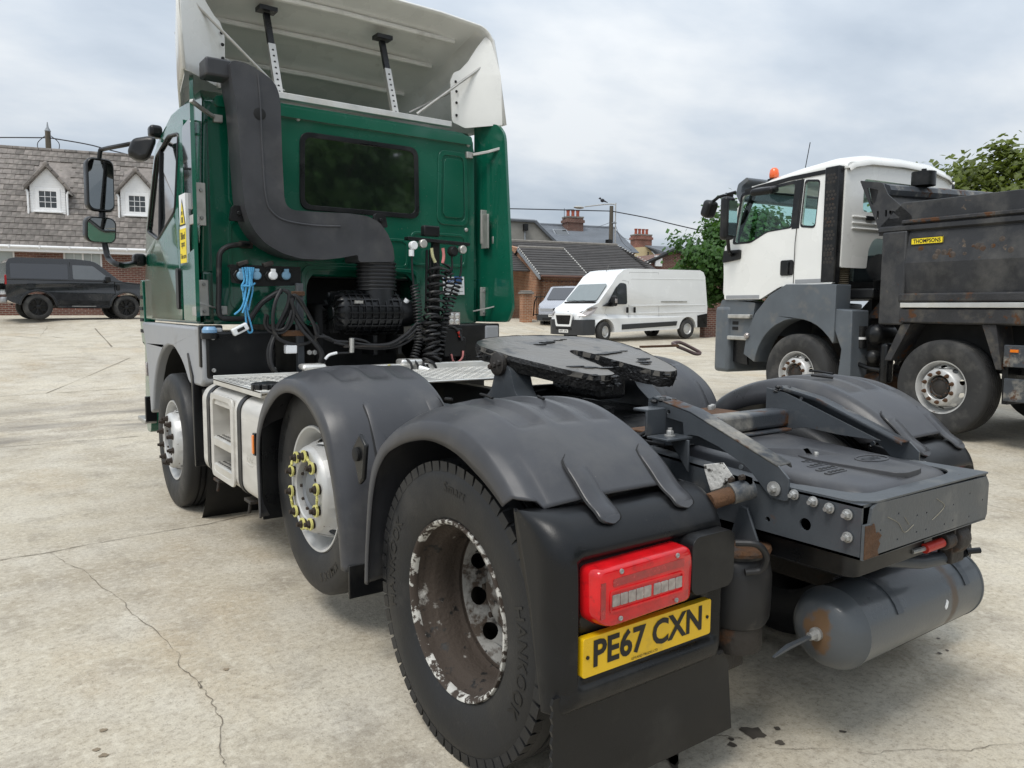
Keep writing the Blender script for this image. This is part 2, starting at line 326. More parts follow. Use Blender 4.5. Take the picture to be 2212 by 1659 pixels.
def text(name, s, mat, parent, org, ex, ey, width=None, height=None, bold=0., warp=None):
    """flat lettering fitted to width/height: org lower-left, ex/ey unit axes"""
    v, f = textg(s, 1., bold); x0 = min(p.x for p in v); x1 = max(p.x for p in v); y0 = min(p.y for p in v); y1 = max(p.y for p in v)
    sx = width/(x1-x0) if width else height/(y1-y0); sy = height/(y1-y0) if height else sx
    org, ex, ey = Vector(org), Vector(ex), Vector(ey); g = G()
    if warp: g.add([warp((p.x-x0)*sx, (p.y-y0)*sy) for p in v], f)
    else: g.add([org+ex*((p.x-x0)*sx)+ey*((p.y-y0)*sy) for p in v], f)
    me = bpy.data.meshes.new(name); me.from_pydata([tuple(p) for p in g.v], [], g.f); me.materials.append(mat)
    o = bpy.data.objects.new(name, me); col.objects.link(o); o.parent = parent; return o
def lerp(tab, x):
    if x <= tab[0][0]: return tab[0][1]
    for (a, b), (c, d) in zip(tab, tab[1:]):
        if x <= c: return b+(d-b)*(x-a)/(c-a)
    return tab[-1][1]
# ------------------------------------------------------------------ terrain: flat under the tractor unit, rising away
FH = Vector((math.sin(YAW), math.cos(YAW))); RH = Vector((math.cos(YAW), -math.sin(YAW)))
TR = [(6, 0), (8.75, .09), (10.5, .12), (26, .37), (30, .46), (36, 1.0), (60, 1.3), (400, 2.5)]
TL = [(6, 0), (8, .04), (23.6, .82), (25.2, 1.05), (40, 1.3), (400, 2.5)]
def gz(x, y):
    d = Vector((x-CAMP.x, y-CAMP.y)); s, t = d.dot(FH), d.dot(RH); k = min(1, max(0, (t+11)/13)); k = k*k*(3-2*k)
    return lerp(TL, s)*(1-k)+lerp(TR, s)*k
# ------------------------------------------------------------------ ground
def ground_mat():
    m = bpy.data.materials.new('yard_concrete'); m.use_nodes = True; t = m.node_tree; b = t.nodes['Principled BSDF']; L = t.links.new
    def n(ty, **k):
        x = t.nodes.new(ty)
        for a, c in k.items(): setattr(x, a, c)
        return x
    co = n('ShaderNodeTexCoord').outputs['Object']
    def noise(scale, det=6, rough=.55, off=(0, 0, 0), st=(1, 1, 1)):
        mp_ = n('ShaderNodeMapping'); mp_.inputs['Location'].default_value = off; mp_.inputs['Scale'].default_value = st; L(co, mp_.inputs[0])
        z = n('ShaderNodeTexNoise'); z.inputs['Scale'].default_value = scale; z.inputs['Detail'].default_value = det; z.inputs['Roughness'].default_value = rough; L(mp_.outputs[0], z.inputs[0]); return z.outputs[0]
    def rng(s, a, b_, c=0., d=1.):
        r = n('ShaderNodeMapRange'); r.inputs[1].default_value = a; r.inputs[2].default_value = b_; r.inputs[3].default_value = c; r.inputs[4].default_value = d; L(s, r.inputs[0]); return r.outputs[0]
    def mul(a, b_):
        x = n('ShaderNodeMath', operation='MULTIPLY')
        for i, q in enumerate((a, b_)):
            if isinstance(q, (int, float)): x.inputs[i].default_value = q
            else: L(q, x.inputs[i])
        return x.outputs[0]
    def mix(f, a, c):
        x = n('ShaderNodeMix', data_type='RGBA')
        if isinstance(f, (int, float)): x.inputs[0].default_value = f
        else: L(f, x.inputs[0])
        for i, q in ((6, a), (7, c)):
            if isinstance(q, tuple): x.inputs[i].default_value = (*q, 1)
            else: L(q, x.inputs[i])
        return x.outputs[2]
    c = mix(rng(noise(.55, 8), .36, .64), (.40, .345, .26), (.58, .52, .405))
    c = mix(rng(noise(2.3, 7, .6, (5, 1, 0)), .42, .75), c, (.61, .565, .475))                    # pale worn patches
    c = mix(mul(rng(noise(3.1, 7, .62, (9, 4, 0)), .52, .74), .7), c, (.24, .205, .16))          # grubby patches
    c = mix(mul(rng(noise(.9, 6, .6, (2, 8, 0), (1, .45, 1)), .55, .75), .6), c, (.43, .31, .17))
    c = mix(mul(rng(noise(.8, 7, .65, (12, 3, 0), (2.2, .35, 1)), .56, .72), .5), c, (.25, .22, .18))   # tyre-tracked grime # ochre run-off stains
    vo = n('ShaderNodeTexVoronoi'); vo.inputs['Scale'].default_value = 95; L(co, vo.inputs[0])
    sp = mul(rng(vo.outputs['Distance'], .28, .16), rng(noise(30, 3, .5, (3, 3, 0)), .5, .58))
    c = mix(mul(sp, .6), c, (.12, .105, .09))                                                    # dark aggregate
    vo2 = n('ShaderNodeTexVoronoi'); vo2.inputs['Scale'].default_value = 160; L(co, vo2.inputs[0])
    c = mix(mul(rng(vo2.outputs['Distance'], .3, .12), .35), c, (.66, .63, .56))                # pale aggregate
    c = mix(mul(rng(noise(140, 3, .7), .35, .75), .35), c, (.2, .18, .15))
    c = mix(mul(rng(noise(38, 5, .75, (7, 2, 0)), .48, .68), .65), c, (.23, .19, .14))
    c = mix(mul(rng(noise(22, 5, .7, (4, 6, 0)), .5, .7), .6), c, (.66, .61, .5))
    # damp ground left of the cab
    dp = W(130, 915, 'z', .12)
    sub = n('ShaderNodeVectorMath', operation='SUBTRACT'); L(co, sub.inputs[0]); sub.inputs[1].default_value = (dp.x, dp.y, 0)
    rot = n('ShaderNodeMapping'); rot.inputs['Rotation'].default_value = (0, 0, YAW); rot.inputs['Scale'].default_value = (.2, .55, 0); L(sub.outputs[0], rot.inputs[0])
    ln = n('ShaderNodeVectorMath', operation='LENGTH'); L(rot.outputs[0], ln.inputs[0])
    wet = mul(rng(ln.outputs['Value'], 1.25, .5), rng(noise(1.1, 6, .6, (1, 5, 2), (.5, 1.5, 1)), .42, .6))
    c = mix(mul(wet, .75), c, (.17, .14, .105))
    L(c, b.inputs['Base Color'])
    ro = n('ShaderNodeMix', data_type='FLOAT'); L(wet, ro.inputs[0]); ro.inputs[2].default_value = .86; ro.inputs[3].default_value = .38; L(ro.outputs[0], b.inputs['Roughness'])
    bn = n('ShaderNodeBump'); bn.inputs['Strength'].default_value = .5; bn.inputs['Distance'].default_value = .006
    ad = n('ShaderNodeMath', operation='ADD'); L(noise(70, 5, .6), ad.inputs[0]); L(mul(noise(9, 4), .8), ad.inputs[1]); L(ad.outputs[0], bn.inputs['Height']); L(bn.outputs[0], b.inputs['Normal'])
    return m
S_ = [-300, -80, -30, -10, -4, 0, 2, 4, 5, 6, 7, 8, 8.75, 9.5, 10.5, 12, 14, 17, 20, 22, 23.6, 24.4, 25.2, 26, 28, 30, 33, 36, 40, 48, 60, 90, 140, 250, 400]
T_ = [-400, -150, -60, -30, -20, -16, -13, -11, -9, -7, -5, -3, -1.5, 0, 1, 2, 3, 5, 8, 12, 18, 30, 60, 150, 400]
rows = []
for s in S_:
    r = []
    for t in T_:
        p = Vector((CAMP.x, CAMP.y))+FH*s+RH*t; r.append(Vector((p.x, p.y, gz(p.x, p.y))))
    rows.append(r)
ground = G().ring(rows).obj('ground', ground_mat(), smooth=60); ground['kind'] = 'structure'
joint_m = M('joint_dirt', (.17, .145, .11), .95, var=.3, vs_=30)
oil_m = M('oil_stain', (.09, .078, .064), .6, var=.3, vs_=15)
def gpt(u, v):
    d = ray(u, v); lo, hi = .5, 120.
    for _ in range(50):
        m = (lo+hi)/2; p = CAMP+d*m
        if p.z > gz(p.x, p.y): lo = m
        else: hi = m
    p = CAMP+d*hi; return Vector((p.x, p.y, gz(p.x, p.y)))
def strip(name, uv, w, jit=.0, sub=4, lift=.004, mat=None):
    P = [gpt(*q) for q in uv]; Q = []
    for a, b in zip(P, P[1:]):
        for k in range(sub): Q.append(a.lerp(b, k/sub)+Vector((random.uniform(-jit, jit), random.uniform(-jit, jit), 0)))
    Q.append(P[-1]); A = []; B = []
    for i, p in enumerate(Q):
        t = (Q[min(i+1, len(Q)-1)]-Q[max(i-1, 0)]); t.z = 0; t.normalize(); nn = Vector((-t.y, t.x, 0)); ww = w*.55*random.uniform(.3, 1.5)/2
        for l, sg in ((A, 1), (B, -1)):
            q = p+nn*ww*sg; q.z = gz(q.x, q.y)+lift; l.append(q)
    G().ring([A, B]).obj(name, mat or joint_m, ground, smooth=0)
def za(pts): return [((1.09977*x)/1.8228, (1200+1.09977*y)/1.8228) for x, y in pts]
def zb(pts): return [((2600+.6474*x)/1.8228, (2200+.6474*y)/1.8228) for x, y in pts]
strip('crack', za([(180, 890), (205, 900), (250, 935), (310, 955), (350, 1000), (440, 1060), (470, 1110), (530, 1145), (580, 1195), (640, 1250), (645, 1295), (690, 1330), (720, 1375), (760, 1415), (770, 1460), (798, 1500), (790, 1560), (800, 1630), (808, 1659)]), .005, .008)
strip('crack', za([(720, 1375), (712, 1355), (722, 1350)]), .012, .004)
strip('crack', zb([(60, 1115), (200, 1100), (350, 1080), (430, 1085), (500, 1100)]), .006, .008)
strip('crack', zb([(560, 1130), (640, 1160), (880, 1165), (1080, 1155), (1300, 1195), (1420, 1165), (1700, 1165), (1880, 1170), (2000, 1140), (2212, 1125)]), .0035, .006)
strip('crack', za([(0, 113), (60, 112), (120, 118), (190, 114), (240, 120)]), .05, .06)
strip('crack', za([(140, 115), (160, 90), (168, 78)]), .02, .04)
for pts, w in (([(0, 915), (180, 887), (290, 865), (400, 845), (600, 810), (750, 785), (880, 755), (1010, 742)], .014), ([(0, 512), (250, 490), (380, 483), (500, 470)], .02), ([(0, 328), (165, 318), (330, 308), (500, 298)], .03),
               ([(165, 318), (300, 262), (465, 190)], .02), ([(0, 165), (250, 158), (500, 150)], .03), ([(340, 240), (500, 243)], .015), ([(340, 85), (400, 150)], .05)):
    strip('slab_joint', za(pts), w, .006)
strip('slab_joint', [(1480, 770), (1560, 775)], .02, .01); strip('slab_joint', [(2060, 1075), (2130, 1090), (2212, 1110)], .012, .006)
strip('crack', [(1160, 705), (1175, 712)], .04, .03)
def stain(u, v, rx, ry, mat=oil_m):
    c = gpt(u, v); pts = []; n = 14
    for i in range(n):
        a = 2*PI*i/n; k = random.uniform(.7, 1.2); q = c+Vector((RH.x*rx*math.cos(a)*k+FH.x*ry*math.sin(a)*k, RH.y*rx*math.cos(a)*k+FH.y*ry*math.sin(a)*k, 0)); q.z = gz(q.x, q.y)+.003; pts.append(q)
    G().add(pts, [tuple(range(n))]).obj('stain', mat, ground, smooth=0)
for x, y, rx, ry in ((560, 1060, .045, .04), (710, 1035, .014, .012), (725, 1122, .018, .015), (435, 1135, .016, .018), (430, 1100, .01, .012), (30, 1160, .05, .09), (80, 1230, .02, .05), (1700, 578, .01, .01), (1745, 560, .008, .01), (1690, 487, .008, .008), (1110, 1055, .015, .008)):
    stain(*zb([(x, y)])[0], rx, ry)
stain_b = M('brown_stain', (.24, .19, .13), .85, var=.2, vs_=8)
for x, y, rx, ry in ((370, 1525, .014, .014), (372, 1615, .016, .012), (345, 1595, .012, .012), (810, 1307, .014, .012)):
    stain(*za([(x, y)])[0], rx, ry, stain_b)
# ------------------------------------------------------------------ zoom-to-photo coordinate converters (photo measured in 2212 px width)
def zc_(a, b, s): return lambda x, y: ((a+x*s)/1.8228, (b+y*s)/1.8228)
Z1 = zc_(0, 400, .60287); Z3 = zc_(650, 400, .66301); ZC = zc_(1200, 850, .42194); ZD = zc_(500, 850, .39185); ZE = zc_(2500, 1350, .39177); ZG = zc_(2700, 1650, .6027); ZH = zc_(600, 0, .42194); Z6 = zc_(500, 1300, .66313); Z5 = zc_(2700, 550, .72352)
def P3(x, y, Y): return W(*Z3(x, y), 'y', Y)
# ------------------------------------------------------------------ wheels
def tyre_prof(R, w, rb=.297, groove=True):
    h = w/2; p = [(rb, -h*.78), (rb+.03, -h*.93), (rb+.11, -h), (R-.06, -h*.985), (R-.022, -h*.93), (R-.004, -h*.8)]
    if groove:
        for c in (-.055, -.018, .018, .055):
            p += [(R, c-.007), (R-.013, c-.005), (R-.013, c+.005), (R, c+.007)]
    return p+[(R-.004, h*.8), (R-.022, h*.93), (R-.06, h*.985), (rb+.11, h), (rb+.03, h*.93), (rb, h*.78)]
def lug_ring(g, c, R, w, sg, n=58):
    """shoulder blocks of a drive tyre"""
    for i in range(n):
        a = 2*PI*i/n
        for s in (-1, 1):
            m = Matrix.Rotation(a+(.5*PI/n if s > 0 else 0), 4, 'X')
            q = G().box((s*w*.395*sg, 0, R-.0205), (w*.17, 2*PI*R/n*.78, .034)).xf(m); q.v = [p+Vector(c) for p in q.v]; g.add(q.v, q.f)
def disc_holes(g, c, sg, r0, h0, r1, h1, n, rs, ts, flip=0):
    """conical disc with hand holes"""
    out = circ(0, 0, r0, 72); inn = circ(0, 0, r1, 72); hol = []; rm = (r0+r1)/2
    for i in range(n):
        a = 2*PI*(i+.5)/n
        hol.append([((rm+rs*math.cos(t))*math.cos(a+ts*math.sin(t)/rm), (rm+rs*math.cos(t))*math.sin(a+ts*math.sin(t)/rm)) for t in [2*PI*k/14 for k in range(14)]])
    def fn(a, b):
        r = math.hypot(a, b); return Vector(c)+Vector((sg*(h1+(h0-h1)*(r-r1)/(r0-r1)), a, b))
    g.plate(out, [inn]+hol, fn, (-sg*.012, 0, 0))
def wheel(parent, c, sg, R, kind, tm, rm, nm, hm, w=.295, lugs=False, nuts=10, name='wheel', label=None, rot=0.):
    """c = centre of the wheel, sg = outward direction along x (rim flange at +.125)"""
    c = Vector(c); g = G()
    if kind == 'dual':
        g.lathe([(.30, .1), (.306, .118), (.302, .13), (.293, .129), (.287, .115), (.286, .085), (.283, .075), (.268, .05), (.264, .045), (.262, -.01), (.264, -.03), (.262, -.05), (.247, -.07)], c, 'x', 72, sgn=sg)
        dg_ = G(); disc_holes(dg_, c, sg, .249, -.064, .193, -.15, 10, .019, .036)
        dg_.lathe([(.198, -.146), (.19, -.155), (.13, -.155), (.128, -.09), (.09, -.07), (.0005, -.07)], c, 'x', 48, sgn=sg); nh, nr = -.155, .1675; disc_g = dg_
        g.lathe([(.30, -.13), (.262, -.1), (.25, -.05)], c, 'x', 48, sgn=sg)
    else:
        g.lathe([(.30, .1), (.306, .118), (.302, .13), (.292, .128), (.284, .11), (.274, .09), (.268, .05), (.26, .03)], c, 'x', 72, sgn=sg)
        disc_holes(g, c, sg, .262, .03, .207, .148, 10, .015, .034)
        g.lathe([(.21, .143), (.202, .158), (.19, .167), (.145, .169), (.139, .163), (.136, .11)], c, 'x', 60, sgn=sg); nh, nr = .168, .1675
        g.lathe([(.30, -.13), (.262, -.1), (.25, .02)], c, 'x', 48, sgn=sg)
    o = g.obj(name, rm, parent, smooth=40)
    if kind == 'dual': disc_g.obj('wheel_disc', rim_d, o, smooth=40); G().lathe([(.3055, .114), (.3075, .119), (.303, .1325), (.2925, .131), (.286, .1155), (.2855, .107)], c, 'x', 72, sgn=sg).obj('rim_edge', rim_w, o, smooth=60)
    if label: o['label'] = label
    t = G().lathe(tyre_prof(R, w), c, 'x', 96, sgn=sg)
    if lugs: lug_ring(t, c, R, w, sg)
    t.obj('tyre', tm, o, smooth=40)
    if kind == 'dual': G().lathe(tyre_prof(R, w), c-Vector((sg*.335, 0, 0)), 'x', 64, sgn=sg).obj('inner_tyre', tm, o, smooth=40)
    else:
        h = G().lathe([(.137, .1), (.13, .115), (.118, .12), (.115, .145), (.095, .15), (.085, .14), (.06, .15), (.0005, .155)], c, 'x', 40, sgn=sg)
        h.obj('hub', hm, o, smooth=40)
        for i in range(10):
            a = 2*PI*i/10; G().hexa(c+Vector((sg*.148, .104*math.cos(a), .104*math.sin(a))), 'x', .008, sg*.012).obj('hub_bolt', nm, o)
    ln = .046 if kind != 'dual' else .05
    nme = None
    for i in range(nuts):
        a = 2*PI*(i+.5)/nuts+rot; p = c+Vector((sg*nh, nr*math.cos(a), nr*math.sin(a)))
        q = G().lathe([(.0235, 0), (.0235, .007), (.017, .01)], (0, 0, 0), 'x', 16, sgn=sg).hexa((sg*.008, 0, 0), 'x', .018, sg*.026).cyl((sg*.03, 0, 0), (sg*ln, 0, 0), .011, 10)
        if nme is None:
            nme = q.mesh('wheel_nut', nm)
        k = bpy.data.objects.new('wheel_nut', nme); col.objects.link(k); k.parent = o; k.location = p; k.rotation_euler = (random.uniform(0, 1), 0, 0)
    return o
RW = .509
truck = thing('tractor_unit', 'dark green and white three axle tractor unit seen from behind, nearest the camera', 'truck')
rearL = wheel(truck, (-1.183+.125, 0, RW), -1, RW, 'dual', rubber, rim_r, boltr, hubm, lugs=True, label='rusty rear wheel with flaking white paint in its deep dish', rot=.2)
wheel(truck, (1.183-.125, 0, RW), 1, RW, 'dual', rubber, rim_r, boltr, hubm, lugs=True)
midL = wheel(truck, (-1.14+.125, 1.339, .657), -1, RW, 'steer', rubber, rim_s, boltr, hubm, label='silver middle wheel lifted off the ground, yellow nut indicators', rot=.1)
wheel(truck, (1.14-.125, 1.339, .657), 1, RW, 'steer', rubber, rim_s, boltr, hubm)
frL = wheel(truck, (-1.187+.125, 4.048, RW), -1, RW, 'steer', rubber, rim_s, boltr, hubm, label='silver front wheel with long rusty nuts')
wheel(truck, (1.187-.125, 4.048, RW), 1, RW, 'steer', rubber, rim_s, boltr, hubm)
# yellow nut indicators joining neighbouring nuts of the middle wheel
c = Vector((-1.14+.125-.168-.012, 1.339, .657))
for i in range(0, 10, 2):
    pa = []
    for j in (i, i+1):
        a = 2*PI*(j+.5)/10+.1; pa.append(c+Vector((0, .1675*math.cos(a), .1675*math.sin(a))))
    g = G()
    for p in pa: g.lathe([(.021, .0), (.029, .0), (.029, -.010), (.021, -.010), (.021, 0)], p, 'x', 20)
    a0 = 2*PI*(i+.5)/10+.1; N = 14
    pts = [c+Vector((-.006, (.176+.007*math.sin(k*PI*.9))*math.cos(a0+(.17+.29*k/N)), (.176+.007*math.sin(k*PI*.9))*math.sin(a0+(.17+.29*k/N)))) for k in range(N+1)]
    g.tube(pts, .0055, 6); g.obj('nut_indicator', yel, midL)
# moulded lettering on the tyre walls
def tyre_text(parent, c, s, rad, a_mid, hgt, sg=-1, w=.295):
    v, f = textg(s, 1., .01, 1.1); x0 = min(p.x for p in v); x1 = max(p.x for p in v); y1 = max(p.y for p in v); k = hgt/y1; L = (x1-x0)*k
    def wp(x, y):
        r = rad+y; a = a_mid-(x-L/2)/rad*1.0
        h = w/2*(1.0 if r < .45 else .985)+.0012
        a = -a if sg < 0 else a
        return Vector(c)+Vector((sg*h, r*math.cos(a), r*math.sin(a)))
    g = G().add([wp((p.x-x0)*k, p.y*k) for p in v], f)
    me = bpy.data.meshes.new('tyre_lettering'); me.from_pydata([tuple(p) for p in g.v], [], g.f); me.materials.append(black)
    o = bpy.data.objects.new('tyre_lettering', me); col.objects.link(o); o.parent = parent
cR = (-1.183+.125, 0, RW); cM = (-1.14+.125, 1.339, .657)
tyre_text(rearL, cR, 'HANKOOK', .395, R_(-10), .045); tyre_text(rearL, cR, 'Smart', .405, R_(-95), .035); tyre_text(rearL, cR, 'HANKOOK', .395, R_(-185), .045)
tyre_text(midL, cM, 'KMAX S', .395, R_(120), .04); tyre_text(midL, cM, 'GOODYEAR', .4, R_(-30), .035)
# ------------------------------------------------------------------ mudguards
def guard(sg, lip, inn, crown, name, label=None, grooves=None, inner_x=.64):
    n = 9; ox = 0 if sg < 0 else -.055
    L_, I_, C_ = (smoothpath([(0, *p) for p in q], n) for q in (lip, inn, crown)); rows = []
    xs = [1.19-.5*i/36 for i in range(37)]
    for l, i_, k in zip(L_, I_, C_):
        r = [(sg*(1.252+ox), i_.y, i_.z), (sg*(1.256+ox), i_.y*.65+l.y*.35, i_.z*.65+l.z*.35), (sg*(1.253+ox), l.y, l.z)]+[(sg*(xx+ox*ff), l.y*(1-f)+k.y*f, l.z*(1-f)+k.z*f) for xx, f, ff in ((1.243, .14, 1), (1.226, .34, .8), (1.205, .52, .5))]
        nrm = Vector((0, k.y-lip[len(lip)//2][0], k.z-.55)).normalized()
        for x in xs:
            d = .012*math.sin(PI*(1.19-x)/.5); f0 = .62+.38*min(1, max(0, (1.19-x)/.16))**.6; d -= (1-f0)*(Vector((0, k.y, k.z))-Vector((0, l.y, l.z))).length
            if grooves and grooves[0] < k.y < grooves[1]:
                f = min(1, (k.y-grooves[0])/.04, (grooves[1]-k.y)/.04)
                for gx in (1.06, .92, .78):
                    q = abs(x-gx)
                    if q < .05: d -= .018*f*min(1, (.05-q)/.012)
            r.append((sg*x, k.y+nrm.y*d, k.z+nrm.z*d))
        ix = inner_x
        r += [(sg*(ix+.03), k.y*.9+i_.y*.1, k.z*.9+i_.z*.1), (sg*ix, k.y*.5+i_.y*.5, k.z*.5+i_.z*.5), (sg*(ix-.005), i_.y, i_.z)]
        rows.append(r)
    o = G().ring(rows).obj(name, plastic, truck, smooth=60)
    q = o.modifiers.new('sol', 'SOLIDIFY'); q.thickness = .007; q.offset = -1
    if label: o['label'] = label
    return o
lipR = [(.555, .45), (.54, .62), (.50, .86), (.43, .985), (.33, 1.06), (.2, 1.115), (.06, 1.145), (-.1, 1.152), (-.235, 1.122), (-.335, 1.062), (-.425, .99)]
innR = [(.53, .45), (.515, .61), (.465, .85), (.385, .97), (.28, 1.03), (.153, 1.07), (.026, 1.088), (-.119, 1.071), (-.255, 1.02), (-.325, .985), (-.375, .955)]
crR = [(.575, .45), (.56, .62), (.53, .87), (.47, 1.02), (.38, 1.10), (.22, 1.17), (.06, 1.20), (-.12, 1.195), (-.28, 1.148), (-.42, 1.075), (-.525, .985)]
lipM = [(1.84, .42), (1.862, .786), (1.81, .94), (1.70, 1.06), (1.56, 1.14), (1.42, 1.18), (1.25, 1.185), (1.08, 1.135), (.926, 1.03), (.83, .85), (.77, .65), (.738, .44)]
innM = [(1.815, .42), (1.82, .77), (1.76, .915), (1.66, 1.01), (1.53, 1.085), (1.40, 1.12), (1.26, 1.12), (1.12, 1.08), (.985, .99), (.885, .83), (.82, .64), (.785, .44)]
crM = [(1.86, .42), (1.885, .79), (1.84, .96), (1.73, 1.09), (1.58, 1.18), (1.42, 1.225), (1.24, 1.228), (1.05, 1.175), (.885, 1.06), (.79, .87), (.735, .66), (.705, .44)]
for sg in (-1, 1):
    gr = guard(sg, lipR, innR, crR, 'mudguard', 'rear mudguard with ribbed crown and two straps', (-.27, .2))
    gm = guard(sg, lipM, innM, crM, 'mudguard', 'middle mudguard over the lifted axle', (1.08, 1.42))
    for gobj, pr, xs in ((gr, [(-.40, 1.084), (-.47, 1.032), (-.522, .984), (-.55, .964), (-.582, .946), (-.606, .92)], (1.04, .735)), (gm, [(.97, 1.12), (.905, 1.072), (.85, .995), (.808, .91), (.789, .865), (.773, .815)], (1.04, .735))):
        for x in xs:
            pts = smoothpath([(sg*x, *p) for p in pr], 4)
            for nm, hw, th, off, mt in (('strap_gap_shade', .045, .002, .0100, dark), ('strap', .038, .0045, .0108, plastic)):  # wider dark plate under each strap paints the shaded gap around it
                rows = []; m = len(pts)
                for i, p in enumerate(pts):
                    t = (pts[min(i+1, m-1)]-pts[max(i-1, 0)]).normalized(); nr = Vector((0, -t.z, t.y)); nr = nr if nr.z > 0 else -nr
                    e = i/(m-1); k = hw*1*min(1, math.sqrt(max(0.02, 1-(1-min(1, e/.14))**2)), math.sqrt(max(.02, 1-(1-min(1, (1-e)/.14))**2)))
                    a = p+nr*off; b = p+nr*(off+th)
                    rows.append([a+Vector((k, 0, 0)), b+Vector((k*.9, 0, 0)), b-Vector((k*.9, 0, 0)), a-Vector((k, 0, 0))])
                G().ring(rows, True, True).obj(nm, mt, gobj, smooth=50)
    # rear light housing closing the guard
    ox = 0 if sg < 0 else -.105
    X = lambda v: sg*(v+ox*min(1, max(0, (v-.6)/.5)))
    rows = []
    def smst(v): v = min(1, max(0, v)); return v*v*(3-2*v)
    for zz, yr in ((.428, -.598), (.430, -.622), (.437, -.638), (.45, -.647), (.47, -.651), (.485, -.652), (.495, -.652), (.505, -.652), (.515, -.652), (.53, -.652), (.56, -.652), (.6, -.652), (.65, -.652), (.7, -.652), (.75, -.651), (.79, -.650), (.81, -.649), (.825, -.648), (.835, -.647), (.845, -.645), (.855, -.643), (.865, -.640), (.88, -.634), (.9, -.624), (.92, -.609), (.94, -.589), (.955, -.565), (.964, -.535), (.966, -.50)):
        ya = -lerp([(.43, .572), (.54, .55), (.72, .51), (.86, .46), (.955, .44)], zz); rc, ri = .085, .045; xo_, xi_ = 1.258+ox, .582
        if yr > ya-.09: rc = max(.01, (ya-yr)*.8); ri = min(ri, rc)
        c = [(xo_, ya+(yr+rc-ya)*i/4) for i in range(5)]+[(xo_-rc+rc*math.cos(R_(t)), yr+rc-rc*math.sin(R_(t))) for t in (15, 30, 45, 60, 75)]
        x0_, x1_ = xo_-rc, xi_+ri; c += [(x0_+(x1_-x0_)*i/56, yr) for i in range(57)]+[(xi_+ri-ri*math.sin(R_(t)), yr+ri-ri*math.cos(R_(t))) for t in (22, 45, 67)]+[(xi_, yr+ri+(ya-yr-ri)*i/3) for i in range(4)]
        row = []
        for x, y in c:
            k = min(smst((x-.612)/.03), smst((1.20+ox-x)/.03), smst((zz-.488)/.03), smst((.862-zz)/.02)) if y < yr+.001 else 0
            row.append((sg*x, y+.026*k, zz))
        rows.append(row)
    rows.append([(p[0], -.45, .962) for p in rows[-1]])
    ho = G().ring(rows).obj('light_housing', black, truck, smooth=60)
    q_ = ho.modifiers.new('sol', 'SOLIDIFY'); q_.thickness = .006; q_.offset = -1
    G().prism(rrect(min(X(.785), sg*.592), .68, max(X(.785), sg*.592), .858, .035, 5), 'y', -.61, -.682).obj('lamp_end_cap', black, ho, smooth=50, bevel=.025, seg=4)
    # rear lamp cluster: lens with clear strip, deep red end and screws
    lo = rounded([(X(1.17), .834), (X(.80), .842), (X(.785), .80), (X(.79), .675), (X(1.13), .667), (X(1.17), .695)], .022, 4)
    lcx = X(.975); lrow = lambda y, kx, kz, dx: [(lcx+(a-lcx)*kx+sg*dx, y, .757+(b-.757)*kz) for a, b in lo]
    lamp = G().ring([lrow(-.62, 1, 1, 0), lrow(-.648, 1, 1, 0), lrow(-.676, .972, .975, -.004), lrow(-.686, .95, .95, -.004), lrow(-.69, .91, .89, -.004)], True, True).obj('rear_lamp', redl, truck, smooth=45)
    lamp['label'] = 'red rear lamp with clear lamp strip'
    G().prism(rounded([(X(1.11), .804), (X(.83), .811), (X(.83), .787), (X(1.11), .782)], .006, 2), 'y', -.68, -.6915).obj('reflex_reflector', redd, lamp)
    G().bb((X(1.152), -.68, .70), (X(1.135), -.6905, .80)).obj('side_reflector', redd, lamp)
    for k in range(9):
        x = 1.098-.0300*k-(.008 if k > 4 else 0); G().prism(rrect(X(x)-.014, .727, X(x)+.014, .760, .003, 2), 'y', -.68, -.6925).obj('lamp_cell', clear, lamp, bevel=.003)
    G().plate(rounded([(X(1.121), .774), (X(.832), .774), (X(.832), .712), (X(1.121), .712)], .008, 2), [rounded([(X(1.115), .768), (X(.838), .768), (X(.838), .718), (X(1.115), .718)], .006, 2)], lambda a, b: (a, -.684, b), (0, -.0095, 0)).obj('cell_bezel', redl, lamp)
    for x, z in ((1.08, .821), (.86, .824), (1.08, .69), (.86, .692)): G().lathe([(.007, 0), (.007, .006), (.004, .007), (.0005, .004)], (X(x), -.688, z), 'y', 10, sgn=-1).obj('screw', zinc, lamp)
    # mud flap with scalloped edge
    e = []
    for i in range(19): e.append((X(1.258+(.006 if i % 2 else 0)), .485-.018*i))
    fl = G().prism(e+[(sg*.505, .16), (sg*.535, .40), (sg*.6, .44)], 'y', -.628, -.618).obj('mud_flap', black, truck, smooth=0); fl['label'] = 'black rubber mud flap behind the rear wheel'
    # flap and inner liner ahead of and behind the middle wheel
    G().bb((sg*1.245, .715, .33), (sg*.66, .728, .47)).obj('mud_flap', black, truck, bevel=.003)
    G().lathe([(.028, 0), (.028, .01), (.022, .012), (.0005, .012)], (sg*1.236, .645, .945), 'x', 20, sgn=sg).obj('round_reflector', dark, truck)
    G().prism([(.575, .99), (.63, 1.03), (.70, .96), (.64, .82), (.60, .85)], 'x', sg*1.235, sg*1.215).obj('guard_bracket', black, truck, bevel=.008)
    G().bb((sg*1.23, 1.845, .40), (sg*.7, 1.858, .95)).obj('guard_liner', black, truck, bevel=.004)
    G().box((sg*1.245, 1.9, .80), (.02, .035, .12)).obj('side_marker', black, truck, bevel=.004); G().box((sg*1.256, 1.9, .80), (.012, .026, .1)).obj('marker_lens', orange, truck, bevel=.004)
